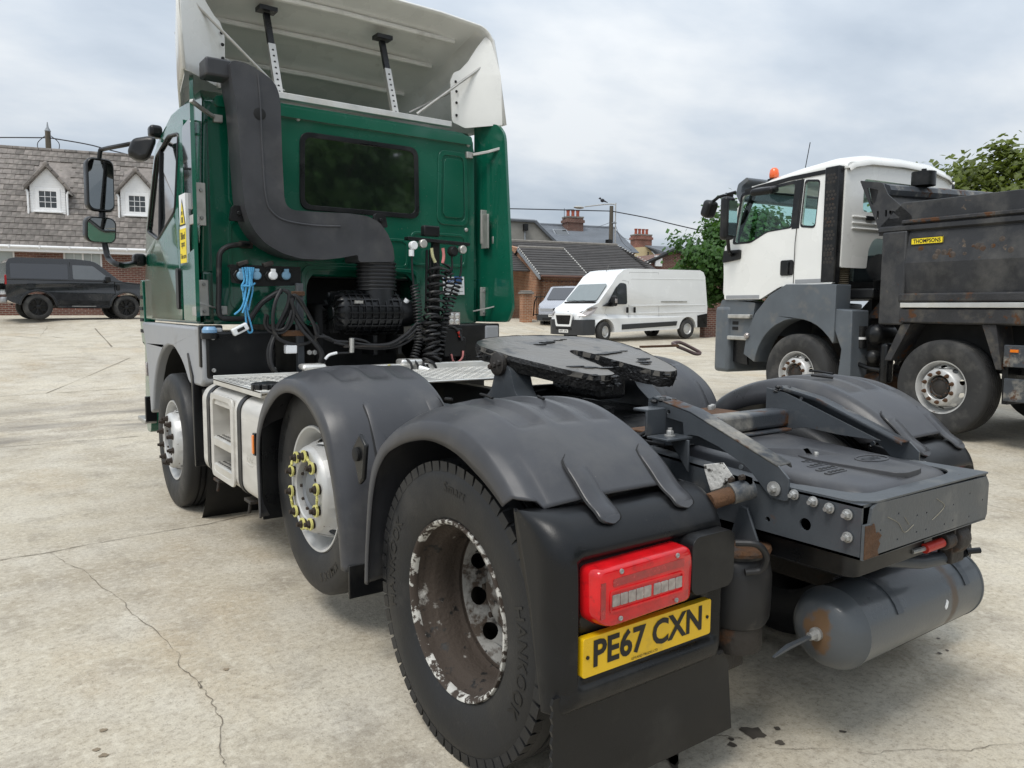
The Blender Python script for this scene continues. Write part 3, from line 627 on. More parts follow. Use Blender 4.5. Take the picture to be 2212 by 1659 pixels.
# scuffs on the near guards
for pts in ([(.12, 1.223, -1.0), (.06, 1.226, -1.02), (.0, 1.222, -1.03)], [(-.02, 1.22, -.85), (-.08, 1.218, -.87)], [(.16, 1.21, -1.12), (.1, 1.215, -1.13)]):
    G().tube([(x, y, z-.003) for y, z, x in pts], .005, 5).obj('scuff', dark, truck)
for pts in ([(.12, 1.223, 1.0), (.06, 1.226, .98), (-.04, 1.222, .95)], [(-.02, 1.22, .8), (-.12, 1.214, .82)]):
    G().tube([(x, y, z-.003) for y, z, x in pts], .006, 5).obj('scuff', dark, truck)
# number plate
pl = G().prism(rrect(-1.182, .531, -.662, .642, .008, 3), 'y', -.632, -.656).obj('number_plate', yellowp, truck, bevel=.001); pl['label'] = 'yellow number plate reading PE67 CXN'
text('plate_lettering', 'PE67 CXN', ink, pl, (-1.145, -.6575, .553), (1, 0, 0), (0, 0, 1), .44, .08, .028)
text('plate_lettering', 'LEYLAND TRUCKS LTD', ink, pl, (-1.0, -.6575, .537), (1, 0, 0), (0, 0, 1), .105, .0075, .01)
for x in (-1.166, -.68): G().lathe([(.0055, 0), (.0055, .003), (.0005, .003)], (x, -.656, .588), 'y', 10, sgn=-1).obj('plate_screw', ink, pl)
# ------------------------------------------------------------------ chassis
for sg in (-1, 1):
    web = [(-.975, .80), (-.975, .962), (-.6, .966), (0, 1.0), (5.1, 1.0), (5.1, .76), (.4, .76), (-.25, .80)]
    r = G().plate(web, [circ(-.795, .865, .02, 16), circ(-.66, .85, .009, 12)], lambda a, b: (sg*.40, a, b), (-sg*.009, 0, 0))
    r.prism([(-.975, .963), (-.6, .967), (0, 1.001), (5.1, 1.001), (5.1, .992), (0, .992), (-.6, .958), (-.975, .954)], 'x', sg*.40, sg*.325)
    r.prism([(-.975, .80), (-.25, .80), (.4, .76), (5.1, .76), (5.1, .768), (.4, .768), (-.25, .808), (-.975, .808)], 'x', sg*.40, sg*.325)
    rail = r.obj('chassis_rail', chas, truck, smooth=20)
    for (u, v), big in zip(((1675, 1055), (1714, 1069), (1755, 1084), (1790, 1098), (1829, 1112), (1829, 1161)), (1, 0, 0, 0, 0, 0)):
        p = W(u, v, 'x', -.41); g = G()
        hx = -.405 if not big else -.417
        g.lathe([(.024 if big else .0165, 0), (.024 if big else .0165, .004), (.012, .005)], (sg*-hx*1, p.y, p.z), 'x', 18, sgn=sg).hexa((sg*-hx, p.y, p.z), 'x', .0125, sg*.016).cyl((sg*-hx, p.y, p.z), (sg*(-hx+.026), p.y, p.z), .007, 10)
        g.obj('chassis_bolt', zinc, rail)
# end crossmember with drilled face and rusty corner
hol = [circ(W(*ZG(x, y), 'y', -.985).x, W(*ZG(x, y), 'y', -.985).z, .0038, 8) for x, y in ((1392, 618), (1513, 630), (1575, 612), (1692, 577), (1750, 560), (1858, 487), (1940, 528), (1273, 727), (1383, 787), (1508, 738), (1570, 722), (1690, 687), (1745, 662), (1850, 637))]
face = [(-.398, .80), (-.398, .905), (-.37, .905), (-.36, .95), (-.335, .962), (.38, .955), (.4, .93), (.4, .82), (.39, .805)]
xm = G().plate(face, hol, lambda a, b: (a, -.985, b), (0, .009, 0))
top = rounded([(-.34, -.985), (.395, -.985), (.395, -.72), (.34, -.72), (.32, -.88), (.25, -.915), (-.22, -.915), (-.30, -.89), (-.33, -.72), (-.395, -.72), (-.395, -.94)], [.01, .01, .02, .02, .06, .05, .05, .06, .02, .01, .02])
xm.plate(top, [], lambda a, b: (a, b, .963), (0, 0, .006))
xm.bb((-.39, -.985, .80), (.39, -.9, .807))
xo = xm.obj('end_crossmember', end_m, truck, bevel=.003)
G().prism([(-.396, .803), (-.318, .803), (-.325, .822), (-.312, .838), (-.322, .85), (-.306, .862), (-.322, .874), (-.338, .872), (-.345, .893), (-.352, .905), (-.36, .9), (-.396, .903)], 'y', -.9855, -.988).obj('rust_patch', rusty, xo)
scr_m = M('bare_scratch', (.3, .27, .2), .6)
# pale scratches on the end face
for pts in ([(1320, 640), (1390, 680), (1430, 740), (1490, 690)], [(1640, 520), (1690, 560), (1670, 600), (1610, 660)], [(1430, 640), (1460, 690)]):
    G().tube(smoothpath([W(*ZG(*p), 'y', -.9865) for p in pts], 4), .0008, 4).obj('scratch', scr_m, xo)
# ramp beams above the rails, tubular cross beam
outl = [ZE(x, y) for x, y in ((135, 560), (180, 545), (340, 605), (560, 690), (1440, 1235), (1545, 1370), (1535, 1585), (1500, 1592), (1360, 1555), (1180, 1315), (1110, 1235), (830, 1040), (640, 940), (560, 925), (490, 940), (480, 800), (130, 690))]
poly = [(W(u, v, 'x', -.412).y, W(u, v, 'x', -.412).z) for u, v in outl]
for sg in (-1, 1):
    b = G().plate(poly, [circ(-.556, 1.005, .009, 12), circ(-.232, 1.153, .008, 12)], lambda a, z: (sg*.412, a, z), (-sg*.009, 0, 0))
    tp = poly[1:5]; rows = []
    b.plate([(-.1, 1.0), (-.1, 1.19), (-.2, 1.175), (-.62, 1.03), (-.45, 1.03), (-.3, 1.04)], [], lambda a, z: (sg*.345, a, z), (sg*.008, 0, 0))
    ro = b.obj('loading_ramp', chas, truck, bevel=.004)
    cap = []
    for y, z in tp: cap.append([(sg*.413, y, z+.001), (sg*.345, y, z+.003), (sg*.343, y-.004, z-.012)])
    q = G().ring(cap).obj('ramp_top', chas_w, ro, smooth=60); s = q.modifiers.new('s', 'SOLIDIFY'); s.thickness = .006
    tr = G(); y0, z0 = tp[0]
    for i in range(14): tr.sphere((sg*random.uniform(.345, .415), y0+random.uniform(-.06, .025), z0+random.uniform(-.022, .0)), random.uniform(.007, .015), 6, 4, (1.2, 1.4, .6))
    tr.obj('grease_lump', greasecl, ro)
G().bb((-.35, -.215, 1.035), (.36, -.115, 1.105)).obj('cross_beam', chas_w, truck, bevel=.014, seg=3)
G().bb((-.33, -.24, 1.02), (.34, -.1, 1.03)).obj('beam_flange', chas_w, truck, bevel=.003)
# moulded cover between the rails with crest and pictogram strips
cv = rounded([(-.29, -.93), (.25, -.93), (.31, -.82), (.31, -.15), (-.3, -.15), (-.3, -.8)], .06, 4)
rows = [[(a, b, .90) for a, b in cv], [(a, b, .955) for a, b in cv]]
for ins, z in ((.96, .975), (.9, .985), (.5, .99), (.05, .99)): rows.append([(.005+(a-.005)*ins, -.54+(b+.54)*ins, z+.03*min(1, max(0, (b+.5)/.3))) for a, b in cv])
cov = G().ring(rows, True).obj('gearbox_cover', plastic, truck, smooth=50)
G().prism(rounded([(-.04, -.905), (.13, -.895), (.22, -.6), (.17, -.3), (.04, -.3), (-.06, -.6)], .05), 'z', .98, 1.0).obj('raised_panel', plastic, cov, bevel=.006, seg=2)
lc = W(*ZG(1215, 255), 'z', 1.002); ri = []
G().tube([(lc.x+.075*math.cos(2*PI*i/28), lc.y+.045*math.sin(2*PI*i/28), 1.001) for i in range(28)], .0035, 6, loop=True).obj('crest_ring', plastic, cov)
text('crest_lettering', 'DAF', black, cov, (lc.x-.045, lc.y-.018, 1.003), (1, 0, 0), (0, 1, 0), .09, .036, .02)
for i, (x, y) in enumerate(((805, 278), (862, 302), (920, 325), (980, 345))):
    p = W(*ZG(x, y), 'z', .99); st = G().prism(rrect(p.x-.055, p.y-.012, p.x+.055, p.y+.012, .01, 3), 'z', .985, .993).obj('pictogram_strip', plastic, cov, bevel=.002)
    for k in range(4): G().tube([(p.x-.035+.024*k+.007*math.cos(a), p.y+.007*math.sin(a), .9935) for a in [2*PI*j/8 for j in range(8)]], .0016, 4, loop=True).obj('pictogram', black, st)
p = W(*ZG(852, 232), 'z', 1.0); G().hexa((p.x, p.y, .99), 'z', .009, .02).obj('cover_bolt', galv, cov)
# transverse air reservoir under the tail
tz, ty, tr_ = .468, -.765, .136
def tank_mat():
    """grey paint with rust spreading round the left plug and a rusty run near the right strap"""
    m = M('air_tank_paint', (.075, .084, .092), .36, var=.12, vs_=5, bump=.06, bs=90, coat=.2, layers=((DUST, 4, .6, 1.0, .7),)); t = m.node_tree; L = t.links.new; b = t.nodes['Principled BSDF']
    co = t.nodes.new('ShaderNodeTexCoord').outputs['Object']; nz = t.nodes.new('ShaderNodeTexNoise'); nz.inputs['Scale'].default_value = 22; nz.inputs['Detail'].default_value = 8; L(co, nz.inputs[0])
    def mth(op, a_, b_):
        x = t.nodes.new('ShaderNodeMath'); x.operation = op
        for i, q in enumerate((a_, b_)):
            if isinstance(q, (int, float)): x.inputs[i].default_value = q
            else: L(q, x.inputs[i])
        return x.outputs[0]
    def rng(s_, a_, b_):
        r = t.nodes.new('ShaderNodeMapRange'); r.inputs[1].default_value = a_; r.inputs[2].default_value = b_; L(s_, r.inputs[0]); return r.outputs[0]
    def dist(p, sc3):
        v = t.nodes.new('ShaderNodeVectorMath'); v.operation = 'SUBTRACT'; L(co, v.inputs[0]); v.inputs[1].default_value = p
        w = t.nodes.new('ShaderNodeVectorMath'); w.operation = 'MULTIPLY'; L(v.outputs[0], w.inputs[0]); w.inputs[1].default_value = sc3
        l = t.nodes.new('ShaderNodeVectorMath'); l.operation = 'LENGTH'; L(w.outputs[0], l.inputs[0]); return l.outputs['Value']
    nn = mth('MULTIPLY', mth('SUBTRACT', nz.outputs[0], .5), .11)
    m1 = rng(mth('ADD', dist((-.26, ty, tz), (.6, 1.15, .8)), nn), .066, .046); m2 = mth('MULTIPLY', rng(mth('ADD', dist((.40, ty-.12, tz+.02), (1, .2, .16)), mth('MULTIPLY', nn, .4)), .034, .012), .6)
    mk = mth('MAXIMUM', m1, m2); src = b.inputs['Base Color'].links[0].from_socket; x = t.nodes.new('ShaderNodeMix'); x.data_type = 'RGBA'; L(mk, x.inputs[0]); L(src, x.inputs[6]); x.inputs[7].default_value = (.12, .07, .035, 1); L(x.outputs[2], b.inputs['Base Color'])
    rs_ = b.inputs['Roughness'].links[0].from_socket; y = t.nodes.new('ShaderNodeMix'); y.data_type = 'FLOAT'; L(mk, y.inputs[0]); L(rs_, y.inputs[2]); y.inputs[3].default_value = .9; L(y.outputs[0], b.inputs['Roughness']); return m
tk = G().lathe([(.0005, -.075), (.05, -.07), (.095, -.05), (.125, -.02), (tr_, .01), (tr_+.003, .012), (tr_+.003, .02), (tr_, .022), (tr_, .80), (tr_+.003, .802), (tr_+.003, .81), (.125, .84), (.095, .87), (.0005, .89)], (-.185, ty, tz), 'x', 48).obj('air_tank', tank_mat(), truck, smooth=50)
tk['label'] = 'grey cylindrical air tank with rust around its left plug'
G().lathe([(.022, -.07), (.022, -.085), (.012, -.088)], (-.185, ty, tz), 'x', 16).hexa((-.272, ty, tz), 'x', .015, -.03).obj('drain_plug', zinc, tk)
G().tube([(-.3, ty, tz), (-.4, ty+.01, tz-.012), (-.47, ty+.015, tz-.03)], [.007, .009, .004], 6, sec=[(-1, -.5), (1, -.5), (1, .5), (-1, .5)]).obj('drain_pull', chas, tk)
p = Vector((.33, ty-tr_*.98, tz+.02)); G().prism([(.32, .47), (.335, .495), (.345, .485), (.34, .465), (.328, .46)], 'y', ty-.137, ty-.1325).obj('paint_chip', stickw, tk)
G().cyl((.57, ty-.05, tz+.115), (.57, ty-.09, tz+.15), .016, 10).cyl((.57, ty-.09, tz+.15), (.61, ty-.12, tz+.155), .012, 8).obj('drain_valve', black, tk)
for x in (.02, .5): G().tube([(x, ty+tr_*1.02*math.cos(a), tz+tr_*1.02*math.sin(a)) for a in [R_(20+k*14) for k in range(11)]], .006, 4, sec=[(-3, -.5), (3, -.5), (3, .5), (-3, .5)], up=None).obj('tank_strap', chas, truck)
# anti-roll bar, lower crossmember, joint with red sleeve
G().prism(rounded([(-.35, -.93), (.1, -.93), (.16, -.85), (.2, -.2), (-.35, -.2)], .04), 'z', .72, .80).obj('lower_crossmember', black, truck, bevel=.01)
G().tube([(-.1, -.8, .70), (.12, -.9, .675), (.3, -.93, .672)], .024, 12).obj('anti_roll_bar', chas, truck)
jo = G().tube([(.0, -.93, .74), (.1, -.945, .745)], .008, 8).obj('link_stud', zinc, truck); G().cyl((.06, -.94, .743), (.155, -.95, .75), .0165, 12).obj('red_sleeve', redpl, truck)
g = G().lathe([(.03, -.04), (.052, -.035), (.058, 0), (.052, .035), (.03, .04)], (.27, -.93, .745), 'x', 20).cyl((.16, -.945, .75), (.22, -.945, .75), .03, 12).box((.27, -.93, .69), (.09, .05, .06)).box((.22, -.93, .80), (.012, .07, .13)); g.obj('suspension_joint', dkrust, truck, bevel=.004)
# air springs
for sg in (-1, 1):
    for yy in (-.57, .5):
        a = G().lathe([(.06, .44), (.085, .45), (.088, .49), (.10, .495), (.112, .52), (.115, .58), (.115, .66), (.108, .70), (.09, .72), (.09, .735), (.0005, .735)], (sg*.435, yy, 0), 'z', 32).obj('air_spring', mount, truck, smooth=40)
        G().lathe([(.0005, .40), (.088, .405), (.092, .415), (.092, .49), (.0005, .495)], (sg*.435, yy, 0), 'z', 24).obj('spring_piston', dkrust, a)
        G().lathe([(.0005, .735), (.108, .735), (.112, .747), (.108, .757), (.0005, .76)], (sg*.435, yy, .0), 'z', 24).obj('spring_plate', rusty, a)
G().prism([(-.66, .75), (-.53, .75), (-.57, .88), (-.60, .88)], 'x', -.43, -.42).obj('spring_bracket', chas, truck, bevel=.004)
G().tube(smoothpath([(-.56, -.66, .80), (-.52, -.71, .80), (-.485, -.72, .76), (-.48, -.70, .71), (-.52, -.67, .70)], 6), .011, 10).obj('corrugated_hose', mount, truck)
# galvanised bracket and rusty stub tube by the rail
p = W(*ZE(850, 1480), 'x', -.52)
sb = G().cyl(W(*ZE(745, 1600), 'x', -.60), W(*ZE(985, 1520), 'x', -.50), .027, 16).obj('stub_tube', rusty, truck)
G().cyl(W(*ZE(960, 1520), 'x', -.51), W(*ZE(1170, 1460), 'x', -.44), .034, 18).obj('tube_clamp', chas_w, sb)
q0, q1, q2, q3 = (W(*ZE(*k), 'x', -.47) for k in ((930, 1360), (1110, 1320), (1115, 1390), (940, 1470)))
G().add([q0, q1, q2, q3]+[k+Vector((.0, -.03, -.004)) for k in (q0, q1, q2, q3)], [(0, 1, 2, 3), (7, 6, 5, 4), (0, 4, 5, 1), (1, 5, 6, 2), (2, 6, 7, 3), (3, 7, 4, 0)]).obj('clamp_ear', chas_w, sb, bevel=.003)
for x, y in ((985, 1375), (1090, 1350)): k = W(*ZE(x, y), 'x', -.475); G().hexa(k, 'x', .01, -.018).obj('clamp_bolt', boltr, sb)
a = [W(*ZE(*k), 'x', -.46) for k in ((690, 1220), (890, 1200), (980, 1330), (860, 1460), (760, 1490), (700, 1290))]
b = [W(*ZE(*k), 'x', -.40) for k in ((610, 1330), (700, 1230))]
galp = M('flaky_galvanised', (.6, .59, .56), .6, var=.2, vs_=30, bump=.4, bs=90, layers=(((.06, .055, .05), 26, .55, .6, .8),))
g = G().add(a+[v+Vector((.05, .02, -.03)) for v in a], [(0, 1, 2, 3, 4, 5), (11, 10, 9, 8, 7, 6)]+[(i, (i+1) % 6, (i+1) % 6+6, i+6) for i in range(6)]); g.obj('angle_bracket', galp, truck, bevel=.002)
# bracket with bolt left of the ramp
k = W(*ZE(350, 950), 'x', -.47); g = G().box((k.x, k.y, k.z+.0), (.13, .1, .01)).box((k.x-.0, k.y+.07, k.z+.045), (.1, .01, .09)).box((k.x, k.y+.1, k.z+.09), (.1, .07, .01)).prism([(k.y-.06, k.z-.12), (k.y+.04, k.z-.005), (k.y-.06, k.z-.005)], 'x', k.x+.03, k.x+.04)
br = g.obj('ramp_bracket', chas, truck, bevel=.003); G().lathe([(.02, 0), (.02, .004), (.012, .005)], (k.x, k.y, k.z+.005), 'z', 16).hexa((k.x, k.y, k.z+.008), 'z', .0135, .018).cyl((k.x, k.y, k.z), (k.x, k.y, k.z+.034), .008).obj('bracket_bolt', zinc, br)
for y, z in ((-.02, 1.06),): G().bb((-.4, .0, 1.005), (.4, .5, 1.02)).obj('deck_plate', black, truck, bevel=.004)
G().bb((-.36, -.08, 1.045), (-.05, .03, 1.055)).obj('rusty_plate', rusty, truck, bevel=.003); G().bb((.05, -.02, 1.06), (.34, .2, 1.072)).obj('rusty_plate', rusty, truck, bevel=.003)
G().bb((.12, -.10, 1.03), (.33, -.03, 1.055)).obj('grey_slotted_bar', chas_w, truck, bevel=.004)
for x, y in ((.27, .14), (.31, .16), (-.2, .0)): G().hexa((x, y, 1.07), 'z', .014, .022).obj('plate_bolt', zinc, truck)
g = G()
for i in range(14):
    a0 = Vector((random.uniform(-.55, -.42), random.uniform(-.12, .12), 1.03)); g.tube(smoothpath([a0+Vector((random.uniform(-.06, .06), random.uniform(-.1, .1), random.uniform(-.02, .04))) for _ in range(4)], 4), .007, 6)
g.obj('wiring_loom', mount, truck); G().tube([(-.56, .06, 1.075), (-.52, .02, 1.08)], .009, 8).obj('orange_connector', orange, truck)
# axles, springs, propshaft so the underside is not empty
G().lathe([(.055, -.95), (.06, -.3), (.17, -.17), (.19, 0), (.17, .17), (.06, .3), (.055, .95)], (0, 0, RW), 'x', 24).obj('rear_axle', dkrust, truck)
G().cyl((-.95, 1.339, .62), (.95, 1.339, .62), .06, 12).obj('lift_axle', dkrust, truck); G().cyl((-.95, 4.048, .46), (.95, 4.048, .46), .06, 12).obj('front_axle', dkrust, truck)
G().cyl((0, .2, .55), (0, 3.6, .85), .06, 14).obj('propshaft', dkrust, truck); G().bb((-.34, 3.3, .6), (.34, 5.1, 1.55)).obj('engine', dark, truck, bevel=.05)
for sg in (-1, 1):
    for yy in (-.5, .5): G().bb((sg*.55, yy-.09, .33), (sg*.40, yy+.09, .42)).obj('spring_beam', dkrust, truck, bevel=.01)
    G().prism([(-.6, .34), (-.6, .42), (.6, .42), (.75, .72), (.85, .72), (.7, .34)], 'x', sg*.56, sg*.46).obj('trailing_arm', dkrust, truck, bevel=.01)
# ------------------------------------------------------------------ fifth wheel
def f5(x, y): return 1.24+.173*(y-.35)
o5 = [(-.13, .34), (-.2, .315), (-.27, .34), (-.335, .45), (-.44, .75), (-.465, .93), (-.43, 1.03), (-.3, 1.12), (-.1, 1.16), (.1, 1.16), (.3, 1.12), (.43, 1.03), (.465, .93), (.44, .75), (.335, .45), (.27, .34), (.2, .315), (.13, .34), (.08, .52), (.06, .70), (.035, .78), (0, .8), (-.035, .78), (-.06, .70), (-.08, .52)]
o5 = rounded(o5, .05, 3); random.seed(3)
fw_top = G().plate(o5, [], lambda a, b: (a, b, f5(a, b)), (0, 0, -.024))
fifth = fw_top.obj('fifth_wheel', grease, truck, bevel=.008, seg=2); fifth['label'] = 'greasy black fifth wheel coupling plate tipped backwards'
cen = Vector((0, .75)); rows = [[], [], []]
for i, (a, b) in enumerate(o5):
    w = random.uniform(-.004, .004); d = (Vector((a, b))-cen).normalized()*random.uniform(-.003, .005)
    rows[0].append((a+d.x*.3, b+d.y*.3, f5(a, b)+.001+abs(w)*.5)); rows[1].append((a+d.x*1.5, b+d.y*1.5, f5(a, b)-.02+w)); rows[2].append((a*.97, b+.01, f5(a, b)-.07+w*1.6))
G().ring(rows, True).obj('grease_edge', greasecl, fifth, smooth=20)
g = G()
for i in range(130):
    a, b = random.choice(o5); a2, b2 = random.choice(o5[:8]+o5[-10:])
    if i % 2: a, b = a2, b2
    g.sphere((a+random.uniform(-.02, .02), b+random.uniform(-.02, .02), f5(a, b)-random.uniform(.002, .05)), random.uniform(.004, .012), 6, 4, (1.6, 1.4, .6))
lm = g.obj('grease_lump', greasecl, fifth, smooth=60); lm['kind'] = 'stuff'
for x0, y0, x1, y1 in ((-.25, .5, -.12, .45), (.2, .48, .28, .58), (-.1, .95, .15, 1.05), (.12, .7, .3, .75)):
    g = G()
    for k in range(6):
        t = k/5; x, y = x0+(x1-x0)*t, y0+(y1-y0)*t; g.sphere((x+random.uniform(-.02, .02), y, f5(x, y)+.0015), random.uniform(.015, .035), 8, 4, (1.6, .8, .05))
    g.obj('grease_smear', greasecl, fifth, smooth=60)
for sg in (-1, 1):
    pd = rounded([(.48, 1.03), (1.02, 1.03), (.96, 1.07), (.87, 1.14), (.84, 1.23), (.78, 1.27), (.72, 1.25), (.68, 1.14), (.58, 1.07)], .03)
    q = G().prism(pd, 'x', sg*.33, sg*.44).obj('pedestal', chas, fifth, bevel=.02, seg=3)
    pv = G().lathe([(.055, 0), (.055, .02), (.04, .03), (.0005, .03)], (sg*.44, .80, 1.265), 'x', 20, sgn=sg)
    pv.obj('pivot_boss', dkrust, q)
    for dy in (-.035, 0, .035): G().hexa((sg*.46, .80+dy, 1.262-.3*dy), 'x', .014, sg*.02).obj('pivot_bolt', dkrust, q)
    G().prism([(-.0, .0), (.0, .0)] if 0 else rrect(.45, 1.005, 1.05, 1.035, .01), 'x', sg*.28, sg*.5).obj('foot_plate', black, fifth, bevel=.004)
    for y in (.5, .56, .95, 1.01): G().hexa((sg*.47, y, 1.035), 'z', .014, .03).obj('foot_bolt', boltr, q)
G().bb((-.5, .4, .99), (.5, 1.1, 1.006)).obj('mounting_plate', black, fifth, bevel=.004)
G().cyl((-.3, .85, 1.11), (.3, .85, 1.11), .04, 14).obj('cross_tube', black, fifth); G().lathe([(.05, 0), (.06, .01), (.06, .05), (.0005, .06)], (-.02, .55, 1.01), 'z', 16).obj('lock_boss', greasecl, fifth)
G().bb((-.09, .5, 1.1), (.09, .85, 1.2)).obj('jaw_housing', greasecl, fifth, bevel=.02)
# release handle
g = G().tube([W(*ZE(60, 40), 'x', .5), W(*ZE(430, 28), 'x', .72)], .016, 4, sec=[(-1, -.35), (1, -.35), (1, .35), (-1, .35)])
rh = g.obj('release_handle', rusty, truck)
lp = [W(*ZE(*k), 'x', xx) for k, xx in (((420, 25), .72), ((380, 5), .74), ((450, -5), .80), ((560, 45), .88), ((650, 95), .93), ((640, 112), .92), ((590, 105), .88), ((500, 65), .80), ((430, 38), .73))]
G().tube(smoothpath(lp, 4), .0095, 8).obj('handle_loop', M('pinkish_worn_steel', (.12, .08, .075), .55, var=.2), rh)
# ------------------------------------------------------------------ cab of the tractor unit
YW = 3.33                                  # outer face of the rear wall
cab = G()
prof = [(3.37, 1.75), (3.37, 2.90), (3.45, 2.985), (4.3, 2.985), (4.86, 2.86), (5.2, 2.3), (5.38, 1.78), (5.42, 1.40), (4.9, 1.40), (4.9, 1.75)]
def cw(y, z): return 1.125-.05*max(0, (z-2.1)/.9)-.05*max(0, (y-4.7)/.7)
def body(g, prof, wf, mats=None):
    """closed body from a side profile with a width that changes along it"""
    tr = tessellate_polygon([[Vector((a, b, 0)) for a, b in prof]]); n = len(prof)
    V = [Vector((-wf(a, b), a, b)) for a, b in prof]+[Vector((wf(a, b), a, b)) for a, b in prof]
    F = [tuple(t) for t in tr]+[tuple(i+n for i in reversed(t)) for t in tr]+[(i, (i+1) % n, (i+1) % n+n, i+n) for i in range(n)]
    return g.add(V, F)
body(cab, prof, cw)
for sg in (-1, 1): cab.bb((sg*1.12, 3.37, 1.40), (sg*.52, 5.3, 1.76))
cabo = cab.obj('cab', green, truck, bevel=.05, seg=4)
# rear wall sheet with the engine opening notched into its lower edge
wall = [(-1.06, 1.40), (-1.06, 2.84), (-.98, 2.95), (.98, 2.95), (1.06, 2.84), (1.06, 1.40), (.5, 1.40), (.5, 1.70), (.43, 1.79), (-.33, 1.79), (-.40, 1.70), (-.40, 1.40)]
wo = G().prism(rounded(wall, [.02, .12, .1, .1, .12, .02, .01, .07, .07, .07, .07, .01], 4), 'y', YW, YW+.05).obj('rear_wall', green, cabo, smooth=50, bevel=.018, seg=3)
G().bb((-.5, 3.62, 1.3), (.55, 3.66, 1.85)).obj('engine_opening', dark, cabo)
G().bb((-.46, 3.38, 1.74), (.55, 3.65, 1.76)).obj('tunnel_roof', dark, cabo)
# pressed ribs and frames in the sheet
def press(poly, d=.009, r=.03, nm='pressing', bev=.008):
    return G().prism(rounded(poly, r, 5), 'y', YW-d, YW+.004).obj(nm, green, wo, smooth=60, bevel=bev, seg=3)
def frame(poly, w, d=.008, r=.05, nm='pressed_frame'):
    c = Vector((sum(p[0] for p in poly)/len(poly), sum(p[1] for p in poly)/len(poly))); hx = max(abs(p[0]-c.x) for p in poly); hy = max(abs(p[1]-c.y) for p in poly)
    inn = [(c.x+(p[0]-c.x)*(hx-w)/hx, c.y+(p[1]-c.y)*(hy-w)/hy) for p in poly]
    return G().plate(rounded(poly, r, 5), [rounded(inn, r*.8, 5)], lambda a, b: (a, YW-d, b), (0, d+.004, 0)).obj(nm, green, wo, smooth=60, bevel=.006, seg=3)
press([(-1.02, 2.855), (1.02, 2.855), (1.02, 2.925), (-1.02, 2.925)], .03, .03, 'roof_ridge', .025)
frame([(.70, 2.20), (1.0, 2.20), (.985, 2.79), (.715, 2.79)], .035, .010, .07); press([(.755, 2.26), (.95, 2.26), (.94, 2.73), (.765, 2.73)], .012, .05)
frame([(-.94, 2.20), (-.64, 2.20), (-.64, 2.79), (-.93, 2.79)], .03, .010, .07)
frame([(-.95, 1.50), (-.44, 1.50), (-.44, 2.13), (-.95, 2.13)], .022, .008, .08)
frame([(.46, 1.86), (.98, 1.86), (.98, 2.13), (.46, 2.13)], .02, .008, .06); frame([(-.42, 1.83), (.44, 1.83), (.44, 2.06), (-.42, 2.06)], .02, .008, .06)
frame([(-.44, 1.38), (.54, 1.38), (.54, 1.83), (-.44, 1.83)], .03, .014, .09)
for x, z in ((-.44, 2.86), (.98, 2.17), (1.0, 2.86)): G().lathe([(.018, 0), (.016, .01), (.009, .015), (.0005, .015)], (x, YW, z), 'y', 14, sgn=-1).obj('chrome_stud', galv, wo)
# rear window: seal and dark pane
wq = [(-.44, 2.225), (.535, 2.225), (.525, 2.775), (-.43, 2.775)]
G().plate(rounded(wq, .08, 6), [rounded([(-.405, 2.26), (.50, 2.26), (.49, 2.74), (-.395, 2.74)], .06, 6)], lambda a, b: (a, YW-.016, b), (0, .03, 0)).obj('window_seal', black, wo, smooth=60, bevel=.006)
G().prism(rounded([(-.41, 2.255), (.505, 2.255), (.495, 2.745), (-.40, 2.745)], .06, 6), 'y', YW-.009, YW-.002).obj('rear_window', glass, wo, smooth=0)
